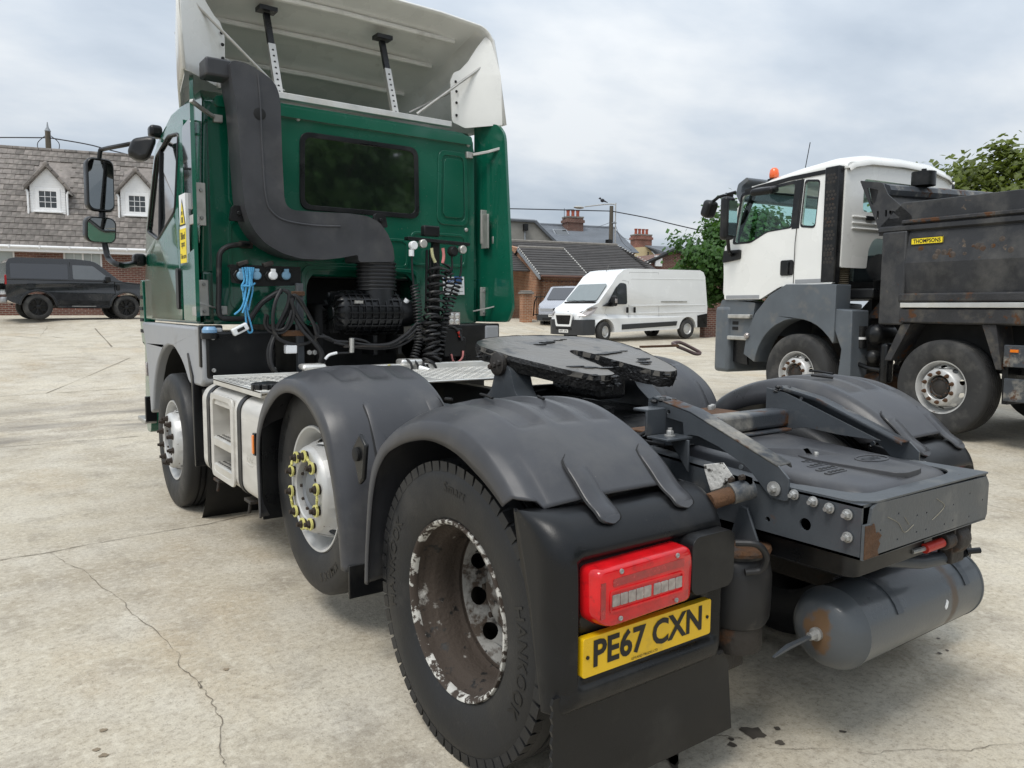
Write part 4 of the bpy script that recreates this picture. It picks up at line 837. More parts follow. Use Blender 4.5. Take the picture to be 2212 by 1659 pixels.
# left and right flank: doors, windows, side panels
def XS(x, y, xx=-1.15): q = W(*Z1(x, y), 'x', xx); return (q.y, q.z)
for sg in (-1, 1):
    xo = 1.128
    door = [XS(*p) for p in ((1085, 200), (1095, 470), (1085, 1160), (1010, 1175), (1000, 1440), (925, 1460), (905, 1000), (925, 430), (1000, 240))]
    dd = [(3.83, 1.42), (3.83, 2.86), (4.35, 2.90), (4.82, 2.78), (5.16, 2.2), (5.3, 1.75), (5.32, 1.42)]
    win = [(3.98, 2.22), (3.96, 2.78), (4.3, 2.82), (4.74, 2.72), (5.05, 2.15), (4.55, 2.05)]
    do = G().plate(rounded(dd, .04, 3), [rounded(win, .05, 3)], lambda a, b: (sg*(xo-.06*max(0, (b-2.1)/.9)-.04*max(0, (a-4.7)/.7)), a, b), (sg*.02, 0, 0)).obj('door', green, cabo, smooth=50, bevel=.006)
    G().plate(rounded([(a, b) for a, b in win], .05, 3), [], lambda a, b: (sg*(xo-.002-.06*max(0, (b-2.1)/.9)-.04*max(0, (a-4.7)/.7)), a, b), (sg*.01, 0, 0)).obj('door_window', glass, do, smooth=0)
    for pts in ([(4.52, 2.06), (4.58, 2.76)],): G().tube([(sg*(xo+.012-.06*max(0, (b-2.1)/.9)), a, b) for a, b in pts], .014, 6).obj('window_divider', black, do)
    G().tube([(sg*(xo+.02-.06*max(0, (b-2.1)/.9)-.04*max(0, (a-4.7)/.7)), a, b) for a, b in rounded(win, .05, 3)], .01, 6, loop=True).obj('window_seal', black, do)
    G().prism(rounded([(3.5, 2.18), (3.72, 2.22), (3.74, 2.78), (3.5, 2.8)], .05, 3), 'x', sg*(xo-.05), sg*(xo+.004)).obj('sleeper_window', glass, cabo, bevel=.004)
    G().prism(rounded([(3.44, 1.42), (3.79, 1.42), (3.79, 1.86), (3.44, 1.92)], .03, 3), 'x', sg*(xo-.02), sg*(xo+.018)).obj('locker_hatch', green, cabo, bevel=.006, smooth=50)
    G().prism(rounded([(3.86, 1.5), (3.94, 1.5), (3.94, 1.80), (3.86, 1.80)], .03, 3), 'x', sg*xo, sg*(xo+.035)).obj('door_handle', black, do, bevel=.01)
    # silver-grey wheel arch panel
    ar = arc(4.08, .5, .73, 136, 12, 18)
    pa = [(3.14, 1.385), (3.14, 1.03), (3.2, .99), (3.5, .985)]+[(a, b) for a, b in ar if a > 3.5]+[(4.87, .62), (4.90, .8), (4.93, 1.0), (4.99, 1.2), (5.12, 1.385)]
    G().prism(pa, 'x', sg*1.19, sg*1.05).obj('wheel_arch_panel', archg, truck, smooth=45, bevel=.022, seg=3)
    G().prism([(3.36, .42), (3.38, 1.05), (3.5, 1.2), (3.52, 1.2), (3.42, 1.0), (3.39, .42)], 'x', sg*1.2, sg*.72).obj('front_mudflap', black, truck, bevel=.006)
    G().lathe([(.72, -.12), (.72, .4)], (sg*1.0, 4.08, .51), 'x', 30, sgn=-sg).obj('arch_liner', dark, truck)
    # front corner: air deflector, bumper end and step
    G().prism(rounded([(5.28, 1.15), (5.46, 1.2), (5.52, 1.45), (5.45, 1.74), (5.36, 1.76), (5.32, 1.4)], .04, 3), 'x', sg*1.13, sg*1.04).obj('corner_deflector', green, cabo, bevel=.02, seg=3)
    for k in range(4): G().box((sg*1.131, 5.42, 1.3+.1*k), (.01, .12, .03)).obj('deflector_slot', dark, cabo)
    G().prism(rounded([(5.45, 1.2), (5.45, .5), (5.48, .36), (5.65, .36), (5.67, .7), (5.6, 1.2)], .05, 3), 'x', sg*1.08, sg*.6).obj('bumper_end', green, truck, bevel=.02, seg=3)
    G().bb((sg*1.2, 5.1, .50), (sg*1.1, 5.4, .54)).obj('cab_step', galv, truck, bevel=.008); G().bb((sg*1.19, 5.08, .52), (sg*1.1, 5.12, .74)).obj('step_bracket', black, truck, bevel=.006)
    G().box((sg*1.16, 5.1, .98), (.03, .05, .12)).obj('repeater_lamp', clear, truck, bevel=.006)
    # cab side fairing and its hinges
    fb0, ft0 = (3.13, 3.19) if sg < 0 else (2.97, 3.10)
    fa = rounded([(fb0, 1.52), (fb0+.07, 1.41), (3.42, 1.41), (3.42, 3.03), (ft0+.08, 3.03), (ft0, 2.93)], [.03, .04, .01, .01, .05, .06], 4)
    def fx(a): return sg*(1.235-.35*max(0, a-3.15)+.02*math.sin((a-3.12)*10))
    rows = [[], [], [], []]
    fo = G().plate(fa, [], lambda a, b: (sg*(1.225-.28*max(0, a-3.12)), a, b), (-sg*.024, 0, 0)).obj('side_fairing', green, truck, smooth=50, bevel=.009, seg=3)
    G().bb((sg*1.2, 3.15, 1.12), (sg*1.05, 3.2, 1.40)).obj('fairing_skirt', black, truck, bevel=.01)
    for z, dz in ((2.20, .14), (1.58, .12)):
        G().bb((sg*1.165, 3.285, z-dz), (sg*1.10, 3.30, z+dz)).bb((sg*1.205, 3.20, z-dz), (sg*1.165, 3.30, z-dz+.06)).obj('hinge_plate', galv, fo, bevel=.003)
        for d in (-.09, .09): G().hexa((sg*1.13, 3.285, z+d), 'y', .012, -.012).obj('hinge_bolt', zinc, fo)
    G().tube([(sg*1.205, 3.16, 2.83), (sg*1.12, 3.22, 2.80), (sg*1.03, 3.30, 2.78)], .013, 4, sec=[(-1, -.8), (1, -.8), (1, .8), (-1, .8)]).obj('fairing_stay', galv, fo, bevel=.002)
    G().box((sg*1.0, 3.315, 2.775), (.06, .03, .05)).obj('stay_bracket', galv, fo, bevel=.004)
    G().tube([(sg*1.205, 3.17, 1.55), (sg*1.13, 3.2, 1.53), (sg*1.02, 3.28, 1.50)], .008, 4, sec=[(-1, -.6), (1, -.6), (1, .6), (-1, .6)]).obj('fairing_stay', galv, fo)
# long hinge arm on the right fairing
G().bb((1.11, 3.20, 2.02), (1.125, 3.30, 2.30)).obj('hinge_arm', galv, truck, bevel=.003); G().prism(rounded([(3.13, 2.03), (3.30, 2.03), (3.30, 2.10), (3.13, 2.12)], .01), 'x', 1.185, 1.192).obj('hinge_arm', galv, truck, bevel=.002)
# door handle recess text panel and blind-spot sticker on the left flank
x0 = -1.152
q = [XS(*p, x0) for p in ((1085, 810), (1130, 795), (1138, 1075), (1090, 1088))]
ya, yb = 3.80, 3.62; zb_, zt = 1.83, 2.31
st = G().bb((x0+.02, ya, zb_), (x0, yb, zt)).obj('blind_spot_sticker', stickw, cabo)
xs_ = x0-.002
def quadg(nm, mt, pts, xx=None): return G().add([(xx or xs_, a, b) for a, b in pts], [tuple(range(len(pts)))]).obj(nm, mt, st, smooth=0)
quadg('sticker_panel', sticky, [(ya, zb_), (yb, zb_), (yb, 2.07), (ya, 2.07)])
quadg('warning_triangle', ink, [(3.795, 2.09), (3.625, 2.09), (3.71, 2.28)]); quadg('warning_triangle', sticky, [(3.778, 2.10), (3.642, 2.10), (3.71, 2.255)], xs_-.001)
quadg('warning_pictogram', ink, [(3.73, 2.11), (3.69, 2.11), (3.69, 2.15), (3.73, 2.15)], xs_-.002); quadg('warning_pictogram', ink, [(3.725, 2.165), (3.695, 2.165), (3.695, 2.19), (3.725, 2.19)], xs_-.002)
for s, z, w, h in (('Blind', 1.995, .12, .05), ('spot', 1.93, .1, .05), ('Take care', 1.86, .16, .035)): text('sticker_lettering', s, ink, st, (xs_-.001, 3.71+w/2, z), (0, -1, 0), (0, 0, 1), w, h, .02)
# ------------------------------------------------------------------ mirrors
gm_ = G(); mc = DEP(217, 400, 6.3); mc2 = DEP(218, 497, 6.3)
fwd = Vector((.25, -1, 0)).normalized(); side = Vector((-fwd.y, fwd.x, 0))
def mirror(c, w, h, nm, tilt=0):
    f = Vector((fwd.x, fwd.y, -tilt)).normalized(); s = side; u = s.cross(f)
    if u.z < 0: u = -u
    P = lambda a, b, d: c+s*a+u*b+f*d
    rr = rrect(-w/2, -h/2, w/2, h/2, .055, 5); rows = []
    for k, d in ((.55, -.13), (.8, -.115), (.96, -.07), (1, -.02), (1, .008), (.95, .018), (.91, .012)): rows.append([P(a*k, b*k, d) for a, b in rr])
    o = G().ring(rows, True, True).obj(nm, black, truck, smooth=50)
    G().ring([[P(a*.9, b*.9, .014) for a, b in rr]]).add([P(a*.9, b*.9, .0145) for a, b in rr], [tuple(range(len(rr)))]).obj('mirror_glass', mirror_g, o, smooth=0)
    return o
mirror(mc, .21, .43, 'main_mirror', .03)['label'] = 'tall rectangular main mirror'; mirror(mc2, .235, .21, 'wide_angle_mirror', .12)['label'] = 'low wide-angle mirror'
ar = smoothpath([mc2+Vector((.02, .03, -.05)), DEP(228, 535, 6.35), DEP(236, 560, 6.3), DEP(262, 573, 6.2), W(300, 568, 'x', -1.15)], 6)
G().tube(ar, .024, 10).obj('mirror_arm', black, truck); G().box(W(300, 562, 'x', -1.17), (.1, .14, .11)).obj('arm_foot', black, truck, bevel=.03, seg=3)
G().tube([mc+Vector((.02, .05, -.1)), mc2+Vector((.02, .05, .1))], .026, 8).obj('mirror_arm', black, truck)
kt = DEP(300, 318, 5.7); ar = smoothpath([mc+Vector((0, .05, .1)), DEP(216, 330, 6.3), DEP(225, 322, 6.28), DEP(275, 312, 6.1), W(335, 300, 'x', -1.12)], 6)
G().tube(ar, .018, 8).obj('mirror_arm', black, truck)
q = [DEP(*p, 5.9) for p in ((273, 330), (285, 297), (318, 292), (340, 295), (322, 340), (300, 346))]
g = G().add(q+[v+Vector((.03, .16, .0)) for v in q], [(0, 1, 2, 3, 4, 5), (11, 10, 9, 8, 7, 6)]+[(i, (i+1) % 6, (i+1) % 6+6, i+6) for i in range(6)]); g.obj('kerb_mirror', black, truck, bevel=.035, seg=4, smooth=50)
G().box(W(335, 285, 'x', -1.1), (.1, .12, .1)).obj('arm_foot', black, truck, bevel=.03, seg=3)
# ------------------------------------------------------------------ roof air deflector
def dsec(y, zt, hw, zb0, rr=.14):
    pts = [(-hw, zb0), (-hw, (zb0+zt)/2), (-hw+.015, zt-rr)]+[(-hw+.02+rr*(1-math.cos(R_(a))), zt-.03-rr+rr*math.sin(R_(a))) for a in (20, 40, 60, 80)]+[(-hw*.6, zt-.005), (-hw*.3, zt)]
    pts += [(0, zt+.004)]+[(-a, b) for a, b in reversed(pts)]
    return pts
rows = []
for y, zt, hw, zb0, lean in ((3.33, 3.865, 1.252, 3.02, -.19), (3.36, 3.855, 1.25, 3.02, -.17), (3.7, 3.69, 1.17, 3.02, -.05), (4.1, 3.5, 1.06, 3.0, 0), (4.5, 3.3, .95, 2.98, 0), (4.85, 3.1, .85, 2.95, 0), (5.02, 2.99, .75, 2.93, 0)):
    rows.append([(a, y+lean*max(0, (zt-b)/(zt-zb0)), b) for a, b in dsec(y, zt, hw, zb0)])
df = G().ring(rows).obj('roof_deflector', white, truck, smooth=60); q = df.modifiers.new('s', 'SOLIDIFY'); q.thickness = .018; q.offset = -1
df['label'] = 'white roof air deflector, open behind'
rows2 = []
for r in rows[1:]: rows2.append([(a*.982, y+.02, b-.026) for a, y, b in r])
li = G().ring([r[:] for r in rows2]).obj('deflector_lining', gel_in, df, smooth=60)
for y, zt, hw in ((3.52, 3.76, .98), (3.8, 3.62, .92), (4.15, 3.45, .84), (4.5, 3.27, .7)):
    G().tube([(-hw+2*hw*i/12, y, zt-.03+.004-.012*abs(i-6)/6) for i in range(13)], .022, 8).obj('lining_rib', gel_in, df)
# flared rear lip and inner side panels with rivets
for sg in (-1, 1):
    pa = [(0, 3.02), (.15, 3.02), (.75, 3.0), (1, 3.05), (1.02, 3.38), (.93, 3.45), (.8, 3.47), (.62, 3.54), (.4, 3.66), (.18, 3.76), (.08, 3.72), (0, 3.45)]
    po = G().plate(rounded(pa, .03, 3), [], lambda t, z: (sg*(1.238-.33*t), 3.17+.26*t+.30*max(0, z-3.3)*(1-.4*t), z), (0, .012, 0)).obj('deflector_side_panel', white, df, bevel=.003)
    for z in (3.1, 3.2, 3.29, 3.37): G().lathe([(.012, 0), (.010, .006), (.0005, .007)], (sg*.93, 3.40+.18*max(0, z-3.3), z), 'y', 10, sgn=-1).obj('rivet', dark, po)
    G().tube([(sg*1.19, 3.32, 3.55), (sg*.55, 3.38, 3.05)], .011, 8).obj('deflector_stay', galv, df); G().tube([(sg*1.15, 3.75, 3.42), (sg*.5, 3.42, 3.06)], .009, 8).obj('deflector_stay', galv, df)
for u, v, xx in ((575, 30, -.56), (825, 90, .35)):
    t = W(u, v, 'x', xx); b = Vector((xx, 3.36, 3.0)); m_ = b.lerp(t, .62); sq = [(-1, -.7), (1, -.7), (1, .7), (-1, .7)]
    so = G().tube([b, m_], .026, 4, sec=sq, up=(0, 1, 0)).obj('deflector_strut', galv, df); G().tube([m_-(t-b)*.02, t], .022, 4, sec=sq, up=(0, 1, 0)).box(t+Vector((0, -.01, .025)), (.13, .1, .03)).obj('strut_extension', black, so)
    for k in range(8):
        p = b.lerp(m_, .08+.115*k); G().lathe([(.0085, 0), (.0005, .0005)], p+Vector((0, -.021, 0)), 'y', 10, sgn=-1).obj('strut_hole', dark, so)
G().bb((-.98, 3.34, 2.985), (.85, 3.39, 3.03)).obj('deflector_rail', alu, truck, bevel=.004)
# ------------------------------------------------------------------ intake snorkel, bellows and air filter
YP = 3.0
op = [(497, 134), (505, 130), (530, 135), (553, 147), (588, 172), (600, 192), (606, 219), (610, 347), (614, 425), (618, 443), (632, 454), (690, 458), (756, 461), (795, 467), (820, 480), (838, 505), (850, 535), (853, 566), (774, 566), (775, 550), (738, 557), (700, 561), (650, 559), (610, 547), (575, 527), (553, 503), (538, 477), (530, 450), (526, 423), (516, 292), (510, 219), (501, 175)]
pp = [(W(u, v, 'y', YP).x, W(u, v, 'y', YP).z) for u, v in op]; pp = rounded(pp, .03, 3)
sn = G().prism(pp, 'y', YP, YP+.24).obj('intake_snorkel', plastic, truck, smooth=60, bevel=.045, seg=5, ba=50)
sn['label'] = 'dark grey plastic air intake snorkel bending across the rear wall'
gv = smoothpath([W(u, v, 'y', YP-.001) for u, v in ((557, 160), (562, 219), (567, 330), (575, 430), (592, 462), (622, 478), (680, 487), (735, 489))], 5)
G().tube(gv, .007, 8).obj('moulded_rib', plastic, sn)
h = W(561, 246, 'y', YP-.001); G().lathe([(.040, .001), (.032, .004), (.0005, .002)], h, 'y', 20, sgn=-1).obj('snorkel_hole', dark, sn)
for u, v in ((512, 462), (817, 477)): k = W(u, v, 'y', 3.14); G().prism(rounded([(k.x-.06, k.z-.05), (k.x+.06, k.z-.05), (k.x+.04, k.z+.05), (k.x-.04, k.z+.05)], .02), 'y', 3.1, 3.14).hexa((k.x, 3.1, k.z), 'y', .016, -.015).obj('snorkel_tab', black, sn, bevel=.004)
a = W(*ZH(560, 560), 'y', 3.12); b = W(*ZH(745, 760), 'y', 3.12)
G().bb((a.x-.06, 3.05, b.z), (b.x+.1, 3.22, a.z+.0)).obj('snorkel_mouth', plastic, sn, bevel=.014, seg=3, smooth=50)
bc = P3(1262, 1040, 3.1); z0, z1 = P3(1262, 1125, 3.1).z, P3(1262, 948, 3.1).z; prf = []
for i in range(41):
    t = i/40; prf.append((.148+(.008 if i % 5 in (1, 2, 3) else -.004), z0+(z1-z0)*t))
be = G().lathe(prf, (bc.x, bc.y+.02, 0), 'z', 40)
for v in be.v: v.y = bc.y+.02+(v.y-bc.y-.02)*.72
be.obj('bellows', mount, truck, smooth=60)
G().cyl((bc.x, 3.12, z0+.01), (bc.x, 3.12, z0-.14), .125, 24, .15).obj('filter_neck', black, truck)
fa = P3(1000, 1245, 3.06); fb = P3(1390, 1245, 3.06); fr = .158; L = fb.x-fa.x; cz = (fa.z+fb.z)/2-.01; Yc = 3.12
pr = [(.0005, 0), (.05, 0), (.055, .012), (.10, .014), (.128, .03), (.148, .06), (fr-.01, .09), (fr-.008, L*.36), (fr-.02, L*.38), (fr-.01, L*.40), (fr-.008, L*.97), (fr-.03, L), (.11, L+.01), (.105, L+.10), (.09, L+.14), (.0005, L+.14)]
fi = G().lathe(pr, (fa.x, Yc, cz), 'x', 48).obj('air_filter', black, truck, smooth=40)
for k in range(8): G().lathe([(fr-.012, -.003), (fr+.006, -.003), (fr+.006, .003), (fr-.012, .003)], (fa.x+.1+k*(L-.14)/7, Yc, cz), 'x', 40).obj('filter_rib', black, fi)
for k in range(20):
    a = 2*PI*k/20; G().box((fa.x+.08+(L-.1)/2, Yc+fr*math.cos(a), cz+fr*math.sin(a)), (L-.1, .007, .010), (a, 0, 0)).obj('filter_rib', black, fi)
    G().box((fa.x+.028, Yc+.105*math.cos(a), cz+.105*math.sin(a)), (.05, .09, .005), Matrix.Rotation(a, 3, 'X')).obj('filter_rib', black, fi)
p = P3(1440, 1175, 3.05); G().cyl(p, p+Vector((-.03, .02, -.05)), .02, 12).obj('filter_indicator', stickw, fi); G().box(P3(1150, 1190, 2.96), (.06, .02, .02)).obj('filter_clip', galv, fi)
for x in (.28, .48): G().bb((fa.x+x, 3.0, 1.18), (fa.x+x+.03, 3.2, 1.32)).obj('filter_foot', black, fi)
# ------------------------------------------------------------------ socket panel, grab rail, cables, post
YS = 3.10
pa = [(P3(x, y, YS).x, P3(x, y, YS).z) for x, y in ((385, 970), (805, 990), (808, 1090), (660, 1095), (560, 1098), (395, 1075))]
sp_ = G().prism(rounded(pa, .012, 2), 'y', YS, YS+.015).bb((pa[0][0], YS-.002, pa[0][1]-.012), (pa[1][0], YS+.06, pa[0][1]+.004)).obj('socket_panel', black, truck, bevel=.004)
for x, mt in ((450, bluepl), (540, bluepl), (637, stickw), (715, bluepl)):
    p = P3(x, 1033, YS-.005); so = G().prism([(p.x-.055, p.z), (p.x-.03, p.z+.035), (p.x+.03, p.z+.035), (p.x+.055, p.z), (p.x+.03, p.z-.035), (p.x-.03, p.z-.035)], 'y', YS-.012, YS+.001).obj('trailer_socket', black, sp_, bevel=.004)
    G().lathe([(.03, 0), (.03, .022), (.024, .03), (.0005, .031)], p, 'y', 20, sgn=-1).box(p+Vector((0, -.02, .034)), (.03, .02, .02)).obj('socket_lid', mt, so, bevel=.002)
for x, y in ((460, 960), (610, 965)): p = P3(x, y, YS); G().box(p, (.07, .05, .03), (0, -.3, 0)).obj('air_coupling', dkrust, sp_, bevel=.006)
g = smoothpath([P3(x, y, Y) for x, y, Y in ((500, 848, 3.31), (440, 850, 3.2), (370, 862, 3.18), (330, 895, 3.18), (320, 950, 3.18), (320, 1100, 3.18), (318, 1230, 3.18), (330, 1275, 3.18), (370, 1290, 3.18), (500, 1290, 3.2))], 5)
gr_ = G().tube(g, .018, 10).obj('grab_rail', mount, truck); G().box(P3(480, 850, 3.3), (.09, .03, .05)).obj('rail_foot', dkrust, gr_, bevel=.004); G().box(P3(345, 1240, 3.3), (.05, .03, .06)).obj('rail_foot', galv, gr_, bevel=.004)
YC = 2.97
pt = G().bb((P3(775, 1100, 3.05).x, 3.03, 1.02), (P3(815, 1100, 3.05).x, 3.07, P3(790, 1080, 3.05).z)).obj('cable_post', chas, truck, bevel=.004)
G().box(P3(770, 1375, 3.0), (.18, .03, .04)).box(P3(790, 1140, 3.02), (.09, .02, .03)).obj('post_bracket', rusty, pt, bevel=.003)
loops = [([(690, 1115), (655, 1190), (640, 1290), (655, 1385), (710, 1428), (800, 1443), (885, 1412), (895, 1355), (845, 1250), (800, 1175), (765, 1150), (750, 1180)], .0125),
         ([(700, 1118), (735, 1140), (725, 1215), (680, 1310), (640, 1400), (612, 1480), (625, 1570), (680, 1625), (770, 1628), (850, 1608), (920, 1560), (937, 1500), (890, 1420), (810, 1310), (760, 1215), (755, 1165)], .0125),
         ([(715, 1125), (748, 1160), (735, 1240), (690, 1330), (640, 1420), (625, 1500), (640, 1580), (700, 1640), (780, 1640)], .0125),
         ([(600, 1262), (592, 1320), (625, 1365), (690, 1372), (740, 1330), (765, 1250), (740, 1165)], .011), ([(610, 1270), (610, 1330), (650, 1355), (705, 1350), (735, 1300), (752, 1240)], .01),
         ([(765, 1160), (752, 1230), (800, 1340), (880, 1430), (925, 1500), (905, 1580), (850, 1620)], .012), ([(785, 1165), (830, 1230), (880, 1320), (905, 1390), (960, 1400), (1040, 1440)], .0115)]
for k, (l, r) in enumerate(loops): G().tube(smoothpath([P3(x, y, YC-.02*math.sin(i*.9+k)) for i, (x, y) in enumerate(l)], 5), r, 8).obj('coiled_cable', mount, truck)
cb = G().tube(smoothpath([P3(x, y, 3.1) for x, y in ((690, 1125), (640, 1150), (570, 1200), (520, 1270), (490, 1320), (465, 1345))], 5), .019, 10).obj('loose_cable', mount, truck)
p = P3(445, 1352, 3.05); G().box(p, (.11, .04, .05), (0, -.45, 0)).obj('cable_plug', stickw, cb, bevel=.008); G().box(p+Vector((.0, -.022, 0)), (.05, .006, .02), (0, -.45, 0)).obj('plug_pins', dark, cb)
g = smoothpath([P3(x, y, 2.98) for x, y in ((650, 1130), (760, 1150))], 3)
# mess of hoses and fittings along the frame top
for l, r in (([(930, 1385), (1000, 1420), (1100, 1430), (1200, 1445), (1330, 1440), (1420, 1390), (1490, 1330), (1560, 1300)], .012), ([(940, 1400), (1050, 1440), (1200, 1455), (1340, 1450), (1430, 1405), (1500, 1345)], .011), ([(1100, 1405), (1180, 1420), (1240, 1445), (1350, 1430), (1440, 1370), (1500, 1310)], .010), ([(1000, 1430), (1150, 1462), (1340, 1462), (1450, 1420), (1520, 1350)], .010),
             ([(1110, 1490), (1010, 1498), (960, 1520), (940, 1570)], .009), ([(860, 1320), (900, 1330), (910, 1380), (880, 1400)], .009), ([(1540, 1310), (1600, 1320), (1690, 1330), (1740, 1360), (1765, 1420)], .011), ([(1440, 1590), (1500, 1600), (1600, 1590)], .012)):
    G().tube(smoothpath([P3(x, y, 2.98+.015*math.sin(i)) for i, (x, y) in enumerate(l)], 5), r, 8).obj('air_hose', mount, truck)
for l in ([(950, 1530), (975, 1505), (1020, 1492)],): G().tube(smoothpath([P3(x, y, 2.96) for x, y in l], 4), .010, 8).obj('white_sleeve', stickw, truck)
G().tube([P3(1060, 1455, 2.98), P3(1330, 1450, 2.98)], .014, 4, sec=[(-1, -.5), (1, -.5), (1, .5), (-1, .5)]).obj('hose_rail', dkrust, truck); G().cyl(P3(1108, 1405, 2.97), P3(1108, 1490, 2.97), .018, 10).obj('hose_union', galv, truck); G().box(P3(745, 1470, 3.0), (.08, .05, .06)).obj('white_block', stickw, truck, bevel=.008)
for x, y in ((855, 1490), (885, 1490)): G().hexa(P3(x, y, 3.0), 'y', .018, -.02).obj('frame_bolt', zinc, truck)
for l, mt in (([(1110, 1592), (1180, 1580), (1200, 1590)], redpl), ([(1310, 1590), (1330, 1575), (1360, 1590)], yel)): G().tube([P3(x, y, 2.75) for x, y in l], .018, 8).obj('coupling_cap', mt, truck)
# ------------------------------------------------------------------ coupling gantry with coiled suzi lines
YG = 3.08
gb = G().tube([P3(1432, 812, YG), P3(1798, 850, YG)], .035, 4, sec=[(-1, -.35), (1, -.35), (1, .35), (-1, .35)]).bb((P3(1600, 870, YG).x, YG+.02, 1.15), (P3(1640, 870, YG).x, YG+.06, P3(1600, 830, YG).z)).obj('coupling_gantry', black, truck, bevel=.003)
G().box(P3(1575, 770, YG), (.14, .06, .08)).obj('gantry_clip', black, gb, bevel=.01)
for x in (1555, 1575): G().tube([P3(x, 880, YG+.03), P3(x-5, 1250, YG+.03)], .011, 8).obj('gantry_hose', mount, gb)
for x, y, mt in ((1468, 855, stickw), (1525, 845, galv), (1760, 880, galv)):
    p = P3(x, y, YG-.03); G().lathe([(.032, 0), (.032, .03), (.026, .036), (.0005, .036)], p, 'y', 18, sgn=-1).obj('gantry_socket', mt, gb)
p = P3(1702, 890, YG-.04); G().lathe([(.04, 0), (.042, .03), (.03, .05), (.0005, .05)], p, 'y', 18, sgn=-1).obj('gantry_socket', black, gb)
G().cyl(P3(1463, 880, YG-.05), P3(1463, 918, YG-.05), .02, 10).obj('white_plug', stickw, gb)
def coil(path, rad, turns, r, nm='suzi_coil', mt=mount):
    P = smoothpath(path, 12); n = int(turns*12); out = []; prev = None
    Ls = [0]
    for a, b in zip(P, P[1:]): Ls.append(Ls[-1]+(b-a).length)
    for i in range(n+1):
        s = Ls[-1]*i/n; k = 0
        while k < len(Ls)-2 and Ls[k+1] < s: k += 1
        t = (s-Ls[k])/max(1e-6, Ls[k+1]-Ls[k]); c = P[k].lerp(P[k+1], t); d = (P[k+1]-P[k]).normalized()
        u = Vector((1, 0, 0)); u = (u-d*u.dot(d)).normalized() if abs(d.x) < .95 else Vector((0, 0, 1)); w = d.cross(u); a = 2*PI*turns*i/n
        out.append(c+u*(rad*math.cos(a))+w*(rad*math.sin(a)))
    return G().tube(out, r, 6).obj(nm, mt, truck)
def PP(*l): return [P3(x, y, YG-d) for x, y, d in l]
coil(PP((1478, 1090, .06), (1495, 1200, .08), (1505, 1330, .1), (1505, 1430, .12), (1475, 1530, .14)), .030, 24, .0065)
coil(PP((1605, 985, .05), (1600, 1100, .08), (1588, 1220, .1), (1575, 1300, .12), (1565, 1420, .14), (1575, 1500, .16), (1540, 1570, .18), (1430, 1575, .22)), .052, 16, .0095)
coil(PP((1655, 1000, .05), (1625, 1080, .08), (1625, 1180, .1), (1600, 1290, .13), (1590, 1430, .15), (1600, 1520, .17), (1550, 1590, .2)), .050, 13, .0095)
coil(PP((1680, 1000, .05), (1690, 1060, .07), (1680, 1150, .09), (1670, 1240, .1), (1655, 1330, .12), (1635, 1430, .13), (1620, 1520, .15)), .034, 20, .007)
coil(PP((1745, 1050, .05), (1725, 1120, .07), (1695, 1200, .09), (1660, 1300, .1), (1640, 1400, .12)), .028, 15, .0065)
for l, mt, r in (([(1582, 870), (1590, 920), (1605, 955)], yelh, .012), ([(1650, 870), (1655, 920), (1648, 960)], pink, .012), ([(1605, 955), (1620, 975), (1605, 990)], mount, .0095), ([(1648, 960), (1690, 985), (1690, 1010), (1640, 1015)], mount, .0095),
                 ([(1465, 915), (1468, 1000), (1475, 1090)], mount, .0075), ([(1702, 920), (1705, 980), (1695, 1040), (1700, 1060)], mount, .008), ([(1760, 910), (1758, 1000), (1750, 1040)], mount, .008)):
    G().tube(smoothpath([P3(x, y, YG-.05) for x, y in l], 5), r, 8).obj('suzi_lead', mt, gb)
p = P3(1510, 1580, YG-.25); G().cyl(p, p+Vector((.05, -.06, -.02)), .018, 10).obj('white_plug', stickw, gb)
# work lamp, control box, pink wire
p = P3(1705, 1288, 3.02); wl = G().box(p, (.12, .06, .11)).obj('work_lamp', black, truck, bevel=.015); G().box(p+Vector((0, -.032, 0)), (.105, .006, .095)).obj('lamp_lens', clear, wl, bevel=.01)
for dx in (-.025, .025):
    for dz in (-.022, .022): G().lathe([(.02, 0), (.012, .004), (.0005, .004)], p+Vector((dx, -.035, dz)), 'y', 14, sgn=-1).obj('led_cup', alu, wl)
cbx = G().box(P3(1690, 1430, 3.05), (.17, .12, .23)).obj('control_box', black, truck, bevel=.012); G().box(P3(1755, 1470, 3.03), (.05, .08, .2)).obj('fuse_box', black, cbx, bevel=.01)
G().tube(smoothpath([P3(x, y, 2.98) for x, y in ((1700, 1500), (1710, 1540), (1735, 1550), (1765, 1520), (1770, 1480))], 5), .008, 8).obj('battery_wire', pink, cbx); G().tube(smoothpath([P3(x, y, 2.98) for x, y in ((1740, 1365), (1752, 1385), (1750, 1400))], 4), .012, 8).obj('battery_wire', redpl, cbx)
# test sheet stuck to the wall
a = [P3(x, y, YW-.004) for x, y in ((1650, 1145), (1775, 1147), (1772, 1040), (1647, 1042))]
sh = G().prism([(v.x, v.z) for v in a], 'y', YW-.012, YW-.008).obj('paper_notice', stickw, wo); b = P3(1735, 1085, YW-.013)
G().bb((b.x-.03, YW-.0135, b.z), (b.x+.045, YW-.0145, b.z+.065)).obj('notice_block', stickb, sh); k = P3(1655, 1083, YW-.014); text('notice_lettering', 'Test', stickb, sh, (k.x, YW-.0145, k.z), (1, 0, 0), (0, 0, 1), .1, .05, .02)
for i in range(5): k = P3(1665, 1100+9*i, YW-.014); G().bb((k.x, YW-.0135, k.z), (k.x+.17-.03*(i % 3), YW-.014, k.z+.004)).obj('notice_line', hubm, sh)
